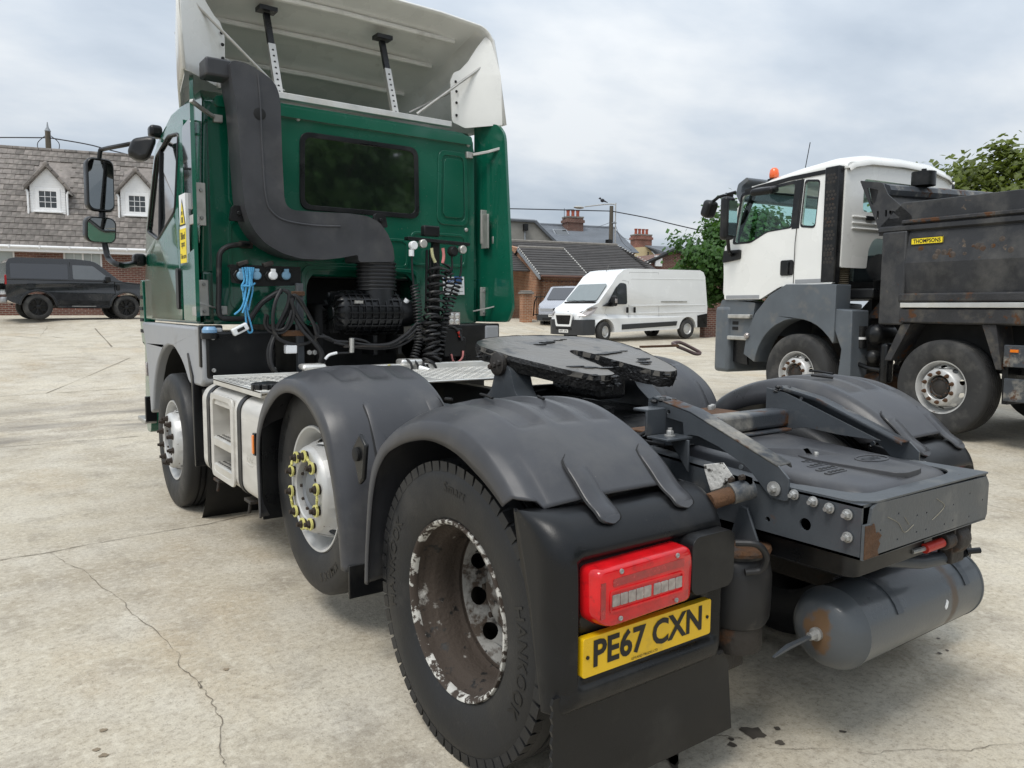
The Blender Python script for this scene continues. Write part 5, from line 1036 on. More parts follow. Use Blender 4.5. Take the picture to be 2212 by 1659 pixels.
# ------------------------------------------------------------------ fuel tank, catwalk, side boxes
def rsec(y): return rrect(-1.2, .43, -.66, 1.02, .09, 6)
ts = rrect(-1.2, .425, -.62, 1.015, .1, 7); rows = []
def trow(y, k): return [(-.91+(a+.91)*k, y, .72+(b-.72)*k) for a, b in ts]
notch = rrect(-1.2, .425, -.62, 1.015, .1, 7); nl = [p for p in notch if p[0] > -1.19 or p[1] > .97 or p[1] < .47]
il = [i for i, p in enumerate(ts) if p[0] <= -1.199]
sec_n = arc(-.72, .915, .1, 0, 90, 6)+arc(-1.1, .915, .1, 90, 180, 6)+[(-1.2, .955)]+rounded([(-1.2, .95), (-1.03, .945), (-1.03, .50), (-1.2, .49)], [0, .05, .03, 0], 4)+arc(-1.1, .525, .1, 180, 270, 6)+arc(-.72, .525, .1, 270, 360, 6)
tkg = G().ring([trow(*q) for q in ((1.93, .93), (1.945, .98), (1.97, 1), (2.47, 1))], True, True).ring([trow(*q) for q in ((2.85, 1), (3.13, 1), (3.155, .98), (3.17, .93))], True, True).prism(sec_n, 'y', 2.47, 2.85)
ft = tkg.obj('fuel_tank', alum, truck, smooth=50); ft['label'] = 'pale aluminium fuel tank with two dark straps and built-in steps'
for y in (2.32, 2.98): 
    G().tube([(-.91+(a+.91)*1.012, y, .72+(b-.72)*1.012) for a, b in ts], .006, 4, loop=True, sec=[(-5, -.6), (5, -.6), (5, .6), (-5, .6)]).obj('tank_strap', mount, ft)
    G().box((-1.13, y, .395), (.08, .12, .02)).cyl((-1.15, y, .39), (-1.16, y, .32), .01, 8).obj('strap_hook', dkrust, ft, bevel=.004)
# step recess: framed pocket with two treads
G().plate(rounded([(2.42, .455), (2.90, .455), (2.90, .985), (2.42, .985)], .05, 4), [rounded([(2.47, .49), (2.85, .49), (2.85, .95), (2.47, .95)], .05, 4)], lambda a, b: (-1.198, a, b), (-.014, 0, 0)).obj('step_frame', alum, ft, bevel=.006, seg=3)
rec = M('shaded_tank_pocket', (.42, .4, .36), .7, var=.15, vs_=5)

for z in (.53, .70):
    t_ = G().bb((-1.205, 2.472, z), (-1.03, 2.848, z+.012)).bb((-1.21, 2.472, z-.045), (-1.203, 2.848, z+.006)).obj('step_tread', alu, ft, bevel=.003)
    for k in range(9):
        for r in range(2): G().box((-1.185+.03*r, 2.49+.042*k, z+.0125), (.014, .018, .003)).obj('tread_hole', dark, t_)
text('embossed_lettering', 'DAF', alu, ft, (-1.2015, 2.2, .655), (0, -1, 0), (0, 0, 1), .11, .03, .01); G().bb((-1.2005, 2.09, .64), (-1.203, 2.2, .645)).obj('embossed_bar', alu, ft)
fc = (-1.05, 2.12, 1.0); G().cyl(fc, (-1.09, 2.12, 1.06), .06, 18).obj('filler_neck', alum, ft)
g = G()
for i in range(12):
    a = 2*PI*i/12; g.box((-1.095+.075*math.cos(a), 2.12+.075*math.sin(a), 1.08), (.035, .035, .04), (0, 0, a))
g.lathe([(.072, -.025), (.075, 0), (.07, .022), (.03, .03), (.0005, .03)], (-1.095, 2.12, 1.078), 'z', 24).obj('filler_cap', black, ft, bevel=.006)
# catwalk of raised-dot plate with folded edge
cwk = G().bb((-1.18, 2.0, 1.055), (-.62, 2.93, 1.068)).bb((-1.18, 2.0, 1.03), (-1.172, 2.93, 1.066)).bb((-1.18, 2.925, 1.03), (-.62, 2.93, 1.085)).obj('catwalk', alu, truck, bevel=.003); cwk['label'] = 'perforated aluminium catwalk above the fuel tank'
cw2 = G().bb((-.60, 2.0, 1.06), (1.05, 2.86, 1.074)).bb((-.60, 2.86, 1.06), (1.05, 2.93, 1.115)).obj('catwalk', alu, truck, bevel=.006); cw2['label'] = 'chequered aluminium catwalk across the chassis'
G().bb((-.62, 2.84, 1.1), (-.45, 2.95, 1.14)).bb((.12, 2.84, 1.1), (.3, 2.95, 1.15)).obj('catwalk_bump', alu, cw2, bevel=.03, seg=3)
g = G()
for i in range(13):
    for j in range(22): g.box((-1.145+.04*i+(.02 if j % 2 else 0), 2.03+.04*j, 1.0695), (.026, .011, .004), (0, 0, .7 if (i+j) % 2 else -.7))
g.obj('tread_pattern', alu, cwk, smooth=0)['kind'] = 'stuff'
g = G()
for i in range(27):
    for j in range(20): g.box((.0+.038*i, 2.02+.042*j, 1.0755), (.026, .010, .004), (0, 0, .8 if (i+j) % 2 else -.8))
g.obj('tread_pattern', alu, cw2, smooth=0)['kind'] = 'stuff'
# dark side box with blue filler cap, battery marker, mudflap stay
a, b = W(437, 716, 'y', 3.13), W(598, 813, 'y', 3.13)
sx = G().bb((a.x+.02, 3.13, b.z), (b.x, 3.5, a.z)).obj('side_box', black, truck, bevel=.02, seg=3)
for u, v in ((460, 730), (462, 800), (590, 727), (592, 797)): G().lathe([(.014, 0), (.014, .006), (.008, .007), (.0005, .003)], W(u, v, 'y', 3.13), 'y', 14, sgn=-1).obj('panel_screw', zinc, sx)
p = W(453, 722, 'y', 3.13); G().lathe([(.055, -.02), (.058, .015), (.05, .02)], (p.x, 3.13, p.z-.01), 'z', 20).obj('cap_collar', black, sx); G().lathe([(.045, 0), (.048, .03), (.035, .05), (.0005, .05)], (p.x, 3.13, p.z), 'z', 20).obj('blue_filler_cap', bluec, sx)
G().bb((-1.05, 3.22, .60), (-.7, 3.3, 1.05)).obj('cab_mount', dkrust, truck); G().bb((-1.16, 3.19, .79), (-.98, 3.31, .97)).obj('marker_box', black, truck, bevel=.01); G().box((-1.168, 3.22, .87), (.012, .03, .12)).obj('marker_lens', orange, truck, bevel=.004)
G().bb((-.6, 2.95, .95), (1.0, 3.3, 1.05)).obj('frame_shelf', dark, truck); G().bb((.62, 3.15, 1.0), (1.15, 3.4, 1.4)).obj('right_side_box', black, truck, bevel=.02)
# blue rope tied over the socket panel: a thing of its own
rope = thing('tied_rope', 'light blue rope wound round the socket panel with a hanging loop', 'rope')
for k, l in enumerate(([(460, 985), (470, 1060), (455, 1100), (475, 1160), (490, 1250), (512, 1330), (518, 1362), (500, 1372), (485, 1340), (475, 1240), (465, 1140), (470, 1090), (530, 1085)], [(475, 983), (485, 1050), (480, 1110), (470, 1180), (450, 1230), (412, 1265)], [(500, 983), (505, 1060), (500, 1120), (480, 1200), (460, 1255)], [(525, 985), (515, 1060), (520, 1120), (505, 1190), (495, 1240)], [(488, 983), (492, 1060), (505, 1095), (535, 1078)], [(512, 984), (508, 1040), (512, 1090), (460, 1095)])):
    G().tube(smoothpath([P3(x, y, YS-.035-.008*(k % 3)) for x, y in l], 6), .0062, 6).obj('rope_strand', bluer, rope)
# ------------------------------------------------------------------ see-through tinted glass
def thin_glass(name, tint, base=.08):
    m = bpy.data.materials.new(name); m.use_nodes = True; t = m.node_tree; t.nodes.clear(); L = t.links.new
    tr = t.nodes.new('ShaderNodeBsdfTransparent'); tr.inputs[0].default_value = (*tint, 1); gl = t.nodes.new('ShaderNodeBsdfGlossy'); gl.inputs['Roughness'].default_value = .02
    fr = t.nodes.new('ShaderNodeLayerWeight'); fr.inputs[0].default_value = .5; pw = t.nodes.new('ShaderNodeMath'); pw.operation = 'POWER'; pw.inputs[1].default_value = 4; L(fr.outputs['Facing'], pw.inputs[0]); ad = t.nodes.new('ShaderNodeMath'); ad.operation = 'ADD'; ad.inputs[1].default_value = base; L(pw.outputs[0], ad.inputs[0])
    mx_ = t.nodes.new('ShaderNodeMixShader'); L(ad.outputs[0], mx_.inputs[0]); L(tr.outputs[0], mx_.inputs[1]); L(gl.outputs[0], mx_.inputs[2]); o = t.nodes.new('ShaderNodeOutputMaterial'); L(mx_.outputs[0], o.inputs[0]); return m
tglass = thin_glass('tipper_glass', (.86, .96, .94), .03); vglass = thin_glass('van_glass', (.6, .68, .68), .12)
fabric = M('seat_fabric', (.05, .05, .055), .9)
# ------------------------------------------------------------------ tipper lorry
tz_ = gz(6.8, 3.5)
tip = thing('tipper_lorry', 'white cab tipper lorry with black rusty body and orange beacon', 'truck', (8.004, 3.931, .135), (0, 0, -R_(7.6)))
for y in (0, -2.06, -4.6, -5.95):
    for sg in (-1, 1):
        wheel(tip, (sg*(1.2-.125), y, .535), sg, .54, 'steer' if y > -3 else 'dual', rubber_d, rim_s, rusty, dkrust, w=.31)
    G().cyl((-.95, y, .52), (.95, y, .52), .07, 10).obj('axle', dkrust, tip)
G().bb((-.42, -7.0, .75), (-.32, 1.2, 1.0)).obj('chassis_rail', dkrust, tip); G().bb((.32, -7.0, .75), (.42, 1.2, 1.0)).obj('chassis_rail', dkrust, tip)
# cab flanks with window openings
side = rounded([(1.42, 1.55), (1.47, 2.2), (1.28, 2.9), (1.1, 3.16), (.4, 3.21), (-.5, 3.22), (-.53, 1.74), (.1, 1.74), (.35, 1.72), (.6, 1.6), (.7, 1.55)], [.03, .1, .2, .1, .1, .03, .03, .02, .05, .05, .02], 4)
win1 = rounded([(1.19, 3.07), (.22, 3.12), (.22, 2.53), (.64, 2.51), (.92, 2.39), (1.26, 2.39)], .05, 3); win2 = rounded([(.05, 3.12), (-.19, 3.09), (-.19, 2.51), (.05, 2.54)], .05, 3)
def cx_(a, b): return 1.2-.10*max(0, (b-2.3)/1.0)
for sg in (-1, 1):
    fl = G().plate(side, [win1, win2], lambda a, b: (sg*cx_(a, b), a, b), (-sg*.05, 0, 0)).obj('cab_side', wpaint, tip, smooth=45, bevel=.008)
    for w, nm in ((win1, 'door_window'), (win2, 'rear_quarter_window')):
        G().plate(w, [], lambda a, b: (sg*(cx_(a, b)-.02), a, b), (-sg*.004, 0, 0)).obj(nm, tglass, fl, smooth=0)
        c0 = Vector((sum(p[0] for p in w)/len(w), sum(p[1] for p in w)/len(w)))
        G().plate([((p[0]-c0.x)*1.07+c0.x, (p[1]-c0.y)*1.1+c0.y) for p in w], [w], lambda a, b: (sg*(cx_(a, b)+.004), a, b), (-sg*.02, 0, 0)).obj('window_seal', black, fl, smooth=0)
    G().plate([(.2, 3.16), (.07, 3.16), (.07, 2.5), (.2, 2.5)], [], lambda a, b: (sg*(cx_(a, b)+.003), a, b), (-sg*.02, 0, 0)).obj('pillar_trim', black, fl)
    G().tube([(sg*(cx_(.1, b)+.003), .11, b) for b in (1.76, 2.3, 3.2)], .006, 4).obj('door_shutline', dark, fl)
    for q0_, q1_ in (((sg*1.205, 1.38, 1.56), (sg*1.19, .72, 1.61)), ((sg*1.205, .08, 1.76), (sg*1.19, -.4, 1.81))): G().bb(q0_, q1_).obj('door_strip', archg, fl)
    G().prism(rrect(.12, 1.87, .34, 2.08, .03), 'x', sg*1.2, sg*1.215).obj('door_handle', black, fl, bevel=.006); G().box((sg*1.22, .2, 1.97), (.03, .03, .17)).obj('handle_bar', black, fl, bevel=.006)
    G().prism(rounded([(1.15, 3.16), (.3, 3.225), (-.5, 3.235), (-.5, 3.18), (.35, 3.17), (1.15, 3.09)], .01), 'x', sg*1.125, sg*1.08).obj('rain_gutter', black, fl)
    # honeycomb side trim behind the door
    stp = G().bb((sg*1.21, -.34, 1.76), (sg*1.10, -.56, 3.24)).obj('honeycomb_trim', black, tip, bevel=.015)
    for bz in (3.04, 2.83, 2.66, 2.49, 2.32, 2.14, 2.02):
        for i in range(3):
            for j in range(3): G().lathe([(.022, 0), (.0005, .002)], (sg*1.2105, -.39-.05*i-(.025 if j % 2 else 0), bz+.045*j), 'x', 6, sgn=sg).obj('honeycomb_cell', dkrust, stp)
    # wheel arch, step panel, skirts
    ar = arc(0, .54, .74, 8, 172, 18)
    G().prism([(.95, .75)]+[(a, b) for a, b in ar if a > -.62]+[(-.62, 1.0), (-.62, 1.73), (.2, 1.75), (.5, 1.6), (.75, 1.35), (.9, 1.05)], 'x', sg*1.24, sg*.95).obj('wheel_arch', greyp, tip, smooth=40, bevel=.03, seg=3)
    G().prism([(-.58, 1.42), (-.86, 1.40), (-.88, .45), (-.68, .5), (-.72, .9), (-.60, 1.15)], 'x', sg*1.22, sg*.9).obj('rear_wing', greyp, tip, bevel=.015)
    G().prism(rounded([(.9, .95), (.82, 1.5), (1.5, 1.55), (1.56, 1.4), (1.56, .6), (1.38, .5), (1.38, .95)], .04), 'x', sg*1.17, sg*.6).obj('step_panel', greyp, tip, bevel=.03, seg=3, smooth=40)
    for z in (.98, 1.30): G().bb((sg*1.24, .86, z-.03), (sg*1.1, 1.30, z+.03)).obj('cab_step', galv, tip, bevel=.012)
    for z in (1.12, 1.2): G().box((sg*1.172, 1.2, z), (.01, .12, .05)).obj('step_slot', dark, tip, bevel=.008)
    G().prism([(1.36, .62), (1.36, .98), (1.05, .98), (1.0, .58)], 'x', sg*1.1, sg*1.07).obj('step_skirt', black, tip)
    G().lathe([(.045, 0), (.045, .03), (.03, .05), (.0005, .05)], (sg*1.235, .88, 1.02), 'x', 14, sgn=sg).obj('side_lamp', clear, tip)
    # mirrors
    G().box((sg*1.45, 1.15, 2.72), (.2, .14, .62)).obj('main_mirror', black, tip, bevel=.05, seg=4, smooth=50); G().box((sg*1.42, 1.075, 2.72), (.16, .01, .5)).obj('mirror_glass', mirror_g, tip)
    for ap_ in ([(sg*1.2, 1.32, 3.08), (sg*1.3, 1.35, 3.1), (sg*1.42, 1.25, 3.05)], [(sg*1.2, 1.28, 2.2), (sg*1.35, 1.2, 2.25), (sg*1.43, 1.15, 2.42)]): G().tube(ap_, .028, 8).obj('mirror_arm', black, tip)
    G().prism(rounded([(1.46, 2.1), (1.44, 2.28), (1.1, 2.28), (1.1, 2.14)], .03), 'x', sg*1.19, sg*1.23).obj('mirror_foot', black, tip, bevel=.01)
    G().box((sg*1.43, 1.56, 2.9), (.2, .18, .26), (.4, 0, 0)).obj('front_mirror', black, tip, bevel=.06, seg=4, smooth=50); G().tube([(sg*1.43, 1.54, 2.98), (sg*1.4, 1.4, 3.06), (sg*1.25, 1.2, 3.12)], .025, 8).obj('mirror_arm', black, tip)
    G().box((sg*1.28, .62, 3.06), (.2, .36, .1), (.0, .25*sg, .2)).obj('kerb_mirror', black, tip, bevel=.04, seg=3, smooth=50)
# roof shell, front, rear wall with window, floor, seats
rs = []
for y, zt, hw in ((1.16, 3.16, 1.0), (1.08, 3.25, 1.06), (.75, 3.32, 1.09), (.2, 3.38, 1.11), (-.35, 3.42, 1.11), (-.52, 3.40, 1.11), (-.62, 3.28, 1.09)):
    rs.append([(-hw, y, min(3.2, zt-.04)), (-hw+.015, y, zt-.12), (-hw+.12, y, zt-.06), (-hw*.6, y, zt), (0, y, zt+.02), (hw*.6, y, zt), (hw-.12, y, zt-.06), (hw-.015, y, zt-.12), (hw, y, min(3.2, zt-.04))])
ro = G().ring(rs).obj('roof_shell', wpaint, tip, smooth=55); q = ro.modifiers.new('s', 'SOLIDIFY'); q.thickness = .012; q.offset = -1
rw = rounded([(-1.12, 1.95), (-1.1, 3.30), (1.1, 3.30), (1.12, 1.95), (.62, 1.95), (.6, 2.2), (.5, 2.35), (-.5, 2.35), (-.6, 2.2), (-.62, 1.95)], [.02, .12, .12, .02, .03, .05, .08, .08, .05, .03], 4)
G().plate(rw, [rounded([(-.75, 2.68), (.75, 2.68), (.75, 3.1), (-.75, 3.1)], .06)], lambda a, b: (a, -.58, b), (0, .05, 0)).obj('rear_wall', wpaint, tip, bevel=.012, seg=2)
G().plate(rounded([(-.75, 2.68), (.75, 2.68), (.75, 3.1), (-.75, 3.1)], .06), [], lambda a, b: (a, -.55, b), (0, .004, 0)).obj('rear_window', tglass, tip)
for z in (2.45, 2.52, 2.6): G().bb((-.95, -.60, z), (.95, -.575, z+.02)).obj('wall_rib', wpaint, tip, bevel=.006)
G().box((-.62, -.6, 2.6), (.16, .03, .06)).obj('wall_vent', black, tip, bevel=.008)
G().plate(rounded([(-1.1, 2.35), (1.1, 2.35), (1.03, 3.14), (-1.03, 3.14)], .06), [rounded([(-1.0, 2.42), (1.0, 2.42), (.95, 3.12), (-.95, 3.12)], .06)], lambda a, b: (a, 1.46-.42*max(0, b-2.3), b), (0, -.04, 0)).obj('windscreen_frame', black, tip)
G().plate(rounded([(-1.0, 2.42), (1.0, 2.42), (.95, 3.12), (-.95, 3.12)], .06), [], lambda a, b: (a, 1.445-.42*max(0, b-2.3), b), (0, -.004, 0)).obj('windscreen', tglass, tip)
G().bb((-1.17, 1.3, 1.6), (1.17, 1.52, 2.38)).obj('front_panel', wpaint, tip, bevel=.06, seg=3); G().bb((-1.2, 1.3, .45), (1.2, 1.62, 1.45)).obj('front_bumper', greyp, tip, bevel=.06, seg=3)
G().bb((-1.14, -.5, 1.7), (1.14, 1.3, 1.78)).obj('cab_floor', dark, tip); G().bb((-1.1, 1.0, 1.78), (1.1, 1.3, 2.36)).obj('dashboard', dark, tip, bevel=.05)
for sg in (-1, 1):
    G().bb((sg*.85, -.1, 1.8), (sg*.35, .4, 2.2)).box((sg*.6, -.18, 2.5), (.48, .14, .7), (.12, 0, 0)).box((sg*.6, -.22, 2.92), (.26, .1, .2)).obj('seat', fabric, tip, bevel=.05, seg=3)
G().lathe([(.045, 0), (.065, .02), (.07, .07), (.06, .13), (.035, .16), (.0005, .165)], (-.85, .86, 3.29), 'z', 20).obj('beacon', amber, tip, smooth=50); G().lathe([(.09, 0), (.09, .03), (.06, .04)], (-.85, .86, 3.26), 'z', 16).obj('beacon_base', black, tip)
G().tube([(-.7, .45, 3.3), (-.66, .4, 3.75)], .006, 5).obj('aerial', black, tip)
sv = rounded([(1.36, 3.0), (1.44, 3.14), (1.40, 3.28), (1.22, 3.36), (1.18, 3.31), (1.32, 3.24), (1.34, 3.14), (1.29, 3.03)], .03)
G().prism(sv, 'x', -1.02, 1.02).obj('sun_visor', greyp, tip, bevel=.02)
# intake stack behind the cab, bellows, exhaust, engine bay clutter
sn_ = G().prism(rounded([(-.28, 1.95), (-.28, 3.06), (-.34, 3.1), (-.5, 3.08), (-.55, 2.9), (-.55, 1.95)], .05), 'x', -1.08, -.84).obj('intake_stack', black, tip, bevel=.04, seg=3, smooth=50)
G().tube(smoothpath([(-1.09, -.38, 2.1), (-1.09, -.40, 2.5), (-1.09, -.36, 2.8), (-1.09, -.44, 2.95)], 4), .025, 6).obj('stack_rib', black, sn_); G().tube([(-1.09, -.46, 2.2), (-1.09, -.46, 2.7)], .02, 6).obj('stack_rib', black, sn_)
prf = [(.13+(.008 if i % 2 else -.008), 1.68+.28*i/22) for i in range(23)]
bel = G().lathe(prf, (-.96, -.42, 0), 'z', 28).obj('bellows', M('tan_bellows', (.09, .075, .05), .7, var=.2), tip, smooth=60)
G().cyl((-.75, -.85, 1.95), (-.1, -.85, 1.95), .17, 24).obj('air_filter', black, tip); G().bb((-.95, -.95, 1.55), (-.3, -.3, 1.68)).obj('filter_shelf', black, tip, bevel=.02)
G().bb((-.5, -.9, .9), (.5, -.6, 1.8)).obj('engine_block', dark, tip); G().prism([(-.75, 1.3), (-1.1, 1.7), (-1.15, 1.3)], 'x', -.8, -.5).obj('clutter_bracket', tipr, tip)
G().cyl((-1.0, -.83, .92), (-1.0, -.83, 1.2), .085, 18).obj('fuel_filter', black, tip); G().lathe([(.087, 1.03), (.087, 1.06)], (-1.0, -.83, 0), 'z', 18).obj('filter_label', stickw, tip)
G().lathe([(.0005, 0), (.08, .02), (.125, .07), (.13, .1), (.13, .35), (.1, .4)], (-1.12, -1.06, 1.1), 'x', 24).obj('air_reservoir', black, tip, smooth=50); G().lathe([(.0005, 0), (.06, .02), (.085, .05), (.085, .3)], (-1.13, -1.06, .82), 'x', 20).obj('air_reservoir', black, tip, smooth=50)
G().lathe([(.0005, 0), (.1, .02), (.19, .08), (.2, .15), (.2, .6)], (-1.02, -1.0, .42), 'x', 26).obj('silencer', rusty, tip, smooth=50); G().tube(smoothpath([(-1.05, -.78, .9), (-1.05, -.8, .75), (-1.05, -1.0, .68), (-1.05, -1.2, .66)], 4), .03, 8).obj('exhaust_pipe', black, tip)
G().bb((-1.1, -1.3, .5), (-.95, -1.18, 1.0)).obj('pipe_shield', black, tip, bevel=.04); G().box((-1.1, -.83, 1.33), (.03, .05, .1)).obj('reflector', rusty, tip)
# tipper body
bd = 'tipper_body'
G().bb((-.95, -7.1, .72), (.95, -1.5, 1.24)).obj('underbody_blocker', dark, tip)  # dark box added to block the bright view through beneath the body
bdy = G().bb((-1.19, -7.2, 1.25), (1.19, -1.3, 2.35)).obj(bd, tipb, tip, bevel=.01)
for sg in (-1, 1):
    G().bb((sg*1.26, -1.58, 1.23), (sg*1.0, -1.26, 2.33)).obj('corner_post', tipb, bdy, bevel=.02)
    G().prism([(-1.17, 2.30), (-7.2, 2.24), (-7.2, 2.60), (-1.47, 2.66), (-1.19, 2.42)], 'x', sg*1.21, sg*1.16).obj('top_board', tipb, bdy, bevel=.008)
    G().tube([(sg*1.22, -1.2, 2.36), (sg*1.22, -7.2, 2.31)], .04, 6).obj('top_rail', tipb, bdy); G().tube([(sg*1.23, -1.5, 2.43), (sg*1.23, -7.2, 2.39)], .025, 6).obj('top_rail', tipr, bdy)
    pan = G(); pan.add([(sg*1.22, -1.58, 2.30), (sg*1.22, -7.2, 2.24), (sg*1.265, -7.2, 1.93), (sg*1.265, -1.58, 1.95), (sg*1.22, -7.2, 1.58), (sg*1.22, -1.58, 1.60)], [(0, 1, 2, 3), (3, 2, 4, 5)]); pan.obj('side_panel', tipb, bdy, smooth=0)
    G().bb((sg*1.28, -7.2, 1.50), (sg*1.2, -1.52, 1.60)).obj('lower_rail', tipr, bdy, bevel=.02); G().bb((sg*1.27, -7.2, 1.26), (sg*1.2, -1.54, 1.42)).obj('sill_beam', tipr, bdy, bevel=.015)
    G().bb((sg*1.285, -7.2, 1.435), (sg*1.25, -1.56, 1.49)).obj('side_guard_rail', alu, bdy, bevel=.005)
    G().prism([(-1.56, 1.25), (-1.68, 1.25), (-1.45, .80), (-1.36, .80)], 'x', sg*1.24, sg*.9).obj('wing_support', tipr, bdy, bevel=.008); G().prism([(-2.5, 1.26), (-2.65, 1.26), (-2.74, .78), (-2.68, .78)], 'x', sg*1.24, sg*.9).obj('wing_support', tipr, bdy, bevel=.008)
    G().prism(rounded([(-.85, 3.0), (-1.2, 2.93), (-1.62, 2.46), (-1.56, 2.36), (-1.17, 2.36)], .03), 'x', sg*1.2, sg*1.17) if 0 else None
    hp = [(-.87, 3.0), (-1.19, 2.93), (-1.27, 2.78), (-1.6, 2.5), (-1.6, 2.36), (-1.17, 2.36), (-1.13, 2.46)]
    h1 = rounded([(-.98, 2.9), (-1.14, 2.85), (-1.10, 2.7), (-1.05, 2.68)], .02); h2 = [(-1.33, 2.58), (-1.44, 2.49), (-1.31, 2.49)]; h3 = rrect(-1.16, 2.5, -1.13, 2.6, .012); h4 = rrect(-1.27, 2.52, -1.24, 2.6, .012)
    G().plate(rounded(hp, .025), [h1, h2, h3, h4], lambda a, b: (sg*1.21, a, b), (-sg*.02, 0, 0)).obj('headboard_wing', tipb, bdy, bevel=.003)
G().prism([(-1.2, 2.3), (-1.0, 2.75), (-.95, 2.95), (-1.05, 2.97), (-1.3, 2.6), (-1.3, 2.3)], 'x', -1.15, 1.15).obj('headboard', tipb, bdy, bevel=.01); G().tube([(-1.1, -1.15, 2.85), (1.1, -1.15, 2.92)], .08, 8).obj('sheet_roller', chas_w, bdy)
G().lathe([(.14, 2.95), (.14, 3.12), (.0005, 3.13)], (-.45, -1.2, 0), 'z', 20).cyl((-.45, -1.2, 3.1), (-.45, -1.2, 3.16), .03).obj('ram_cap', black, bdy, smooth=40)
G().box((-.9, -4.2, 2.7), (.1, .3, .12)).obj('sheet_motor', black, bdy, bevel=.01); G().box((-1.18, -2.95, 2.63), (.03, .1, .05)).obj('work_lamp', black, bdy)
# welded-over dents down the panel
wm = M('weld_scab', (.075, .06, .05), .9, var=.4, vs_=30, bump=.6, bs=40, layers=((RUST, 6, .56, .64, .95),)); random.seed(5)
for i in range(46):
    y = -random.uniform(1.75, 3.2); z = random.choice((random.uniform(2.0, 2.12), random.uniform(1.66, 1.9), random.uniform(1.95, 2.16))); xx = 1.243-.045*abs(z-1.94)/.34 if z < 1.94 else 1.265-.045*(z-1.94)/.35
    G().sphere((-xx if z < 1.94 else -xx, y, z), random.uniform(.018, .042), 9, 5, (.16, 1, random.uniform(.8, 1.3))).obj('weld_scab', wm, bdy, smooth=60)
sg_ = G().prism(rrect(-2.02, 2.155, -1.63, 2.235, .008), 'x', -1.2455, -1.25).obj('maker_badge', sticky, tip); sg_['label'] = 'yellow badge reading THOMPSONS'
G().plate(rrect(-2.02, 2.155, -1.63, 2.235, .008), [rrect(-2.012, 2.162, -1.638, 2.228, .006)], lambda a, b: (-1.2505, a, b), (-.001, 0, 0)).obj('badge_border', ink, sg_)
text('badge_lettering', 'THOMPSONS', ink, sg_, (-1.2515, -1.66, 2.172), (0, -1, 0), (0, 0, 1), .33, .046, .025)
G().bb((-1.26, -3.2, .82), (-1.2, -2.76, 1.05)).obj('side_locker', chas_w, tip, bevel=.008); G().bb((-1.26, -3.2, .46), (-1.2, -2.78, .70)).obj('side_locker', chas_w, tip, bevel=.008); G().box((-1.266, -2.87, .99), (.012, .08, .03)).obj('side_marker', orange, tip)
G().prism([(-2.72, .9), (-2.78, .9), (-2.8, .42), (-2.74, .42)], 'x', -1.2, -.9).obj('mud_flap', black, tip)
# ------------------------------------------------------------------ cars and vans
def car_wheel(parent, c, sg, R, w, rr, rimm, spokes=0, steer=0.):
    c = Vector(c); V0 = Vector((0, 0, 0))
    def mk(g, nm, mt, par, **k):
        if steer: g.xf(Matrix.Rotation(steer, 4, 'Z'))
        g.v = [p+c for p in g.v]; return g.obj(nm, mt, par, **k)
    h = w/2; t = mk(G().lathe([(rr, -h*.8), (rr+.02, -h), (R-.05, -h), (R-.01, -h*.8), (R, -h*.5), (R, h*.5), (R-.01, h*.8), (R-.05, h), (rr+.02, h), (rr, h*.8)], V0, 'x', 40, sgn=sg), 'wheel', rubber_d, parent, smooth=40)
    if spokes:
        mk(G().lathe([(rr+.004, h*.85), (rr-.015, h*.88), (rr-.02, h*.3), (.0005, h*.2)], V0, 'x', 36, sgn=sg), 'rim', rimm, t, smooth=40)
        for i in range(spokes):
            a = 2*PI*i/spokes
            for d in (-.12, .12): mk(G().tube([(sg*h*.8, .06*math.cos(a), .06*math.sin(a)), (sg*h*.78, (rr-.02)*math.cos(a+d), (rr-.02)*math.sin(a+d))], .016, 5), 'spoke', rimm, t)
        mk(G().lathe([(.07, h*.78), (.05, h*.85), (.0005, h*.86)], V0, 'x', 16, sgn=sg), 'hub_cap', rimm, t)
    else:
        g = G().lathe([(rr+.004, h*.85), (rr-.012, h*.9), (rr-.03, h*.6), (rr-.04, h*.5)], V0, 'x', 36, sgn=sg); disc_holes(g, V0, sg, rr-.035, h*.5, .10, h*.78, 10, .014, .014); g.lathe([(.11, h*.75), (.09, h*.8), (.05, h*.7), (.0005, h*.72)], V0, 'x', 24, sgn=sg); mk(g, 'rim', rimm, t, smooth=40)
    return t
def car_body(parent, name, prof, wf, mat, bev=.05, seg=3):
    return body(G(), prof, wf).obj(name, mat, parent, smooth=50, bevel=bev, seg=seg, ba=30)
def arch_pts(y0, r, zc, zb_): 
    a0 = math.degrees(math.asin((zb_-zc)/r)); return [(y0+r*math.cos(R_(a)), zc+r*math.sin(R_(a))) for a in [a0+(180-2*a0)*i/12 for i in range(13)]]
def flat(fn, poly, th, nm, mt, par, holes=(), bevel=0): return G().plate(poly, list(holes), fn, th).obj(nm, mt, par, smooth=0, bevel=bevel)
chrome_d = M('dull_plastic_trim', (.03, .032, .035), .5, var=.08)
seam = M('panel_gap', (.12, .12, .12), .7)
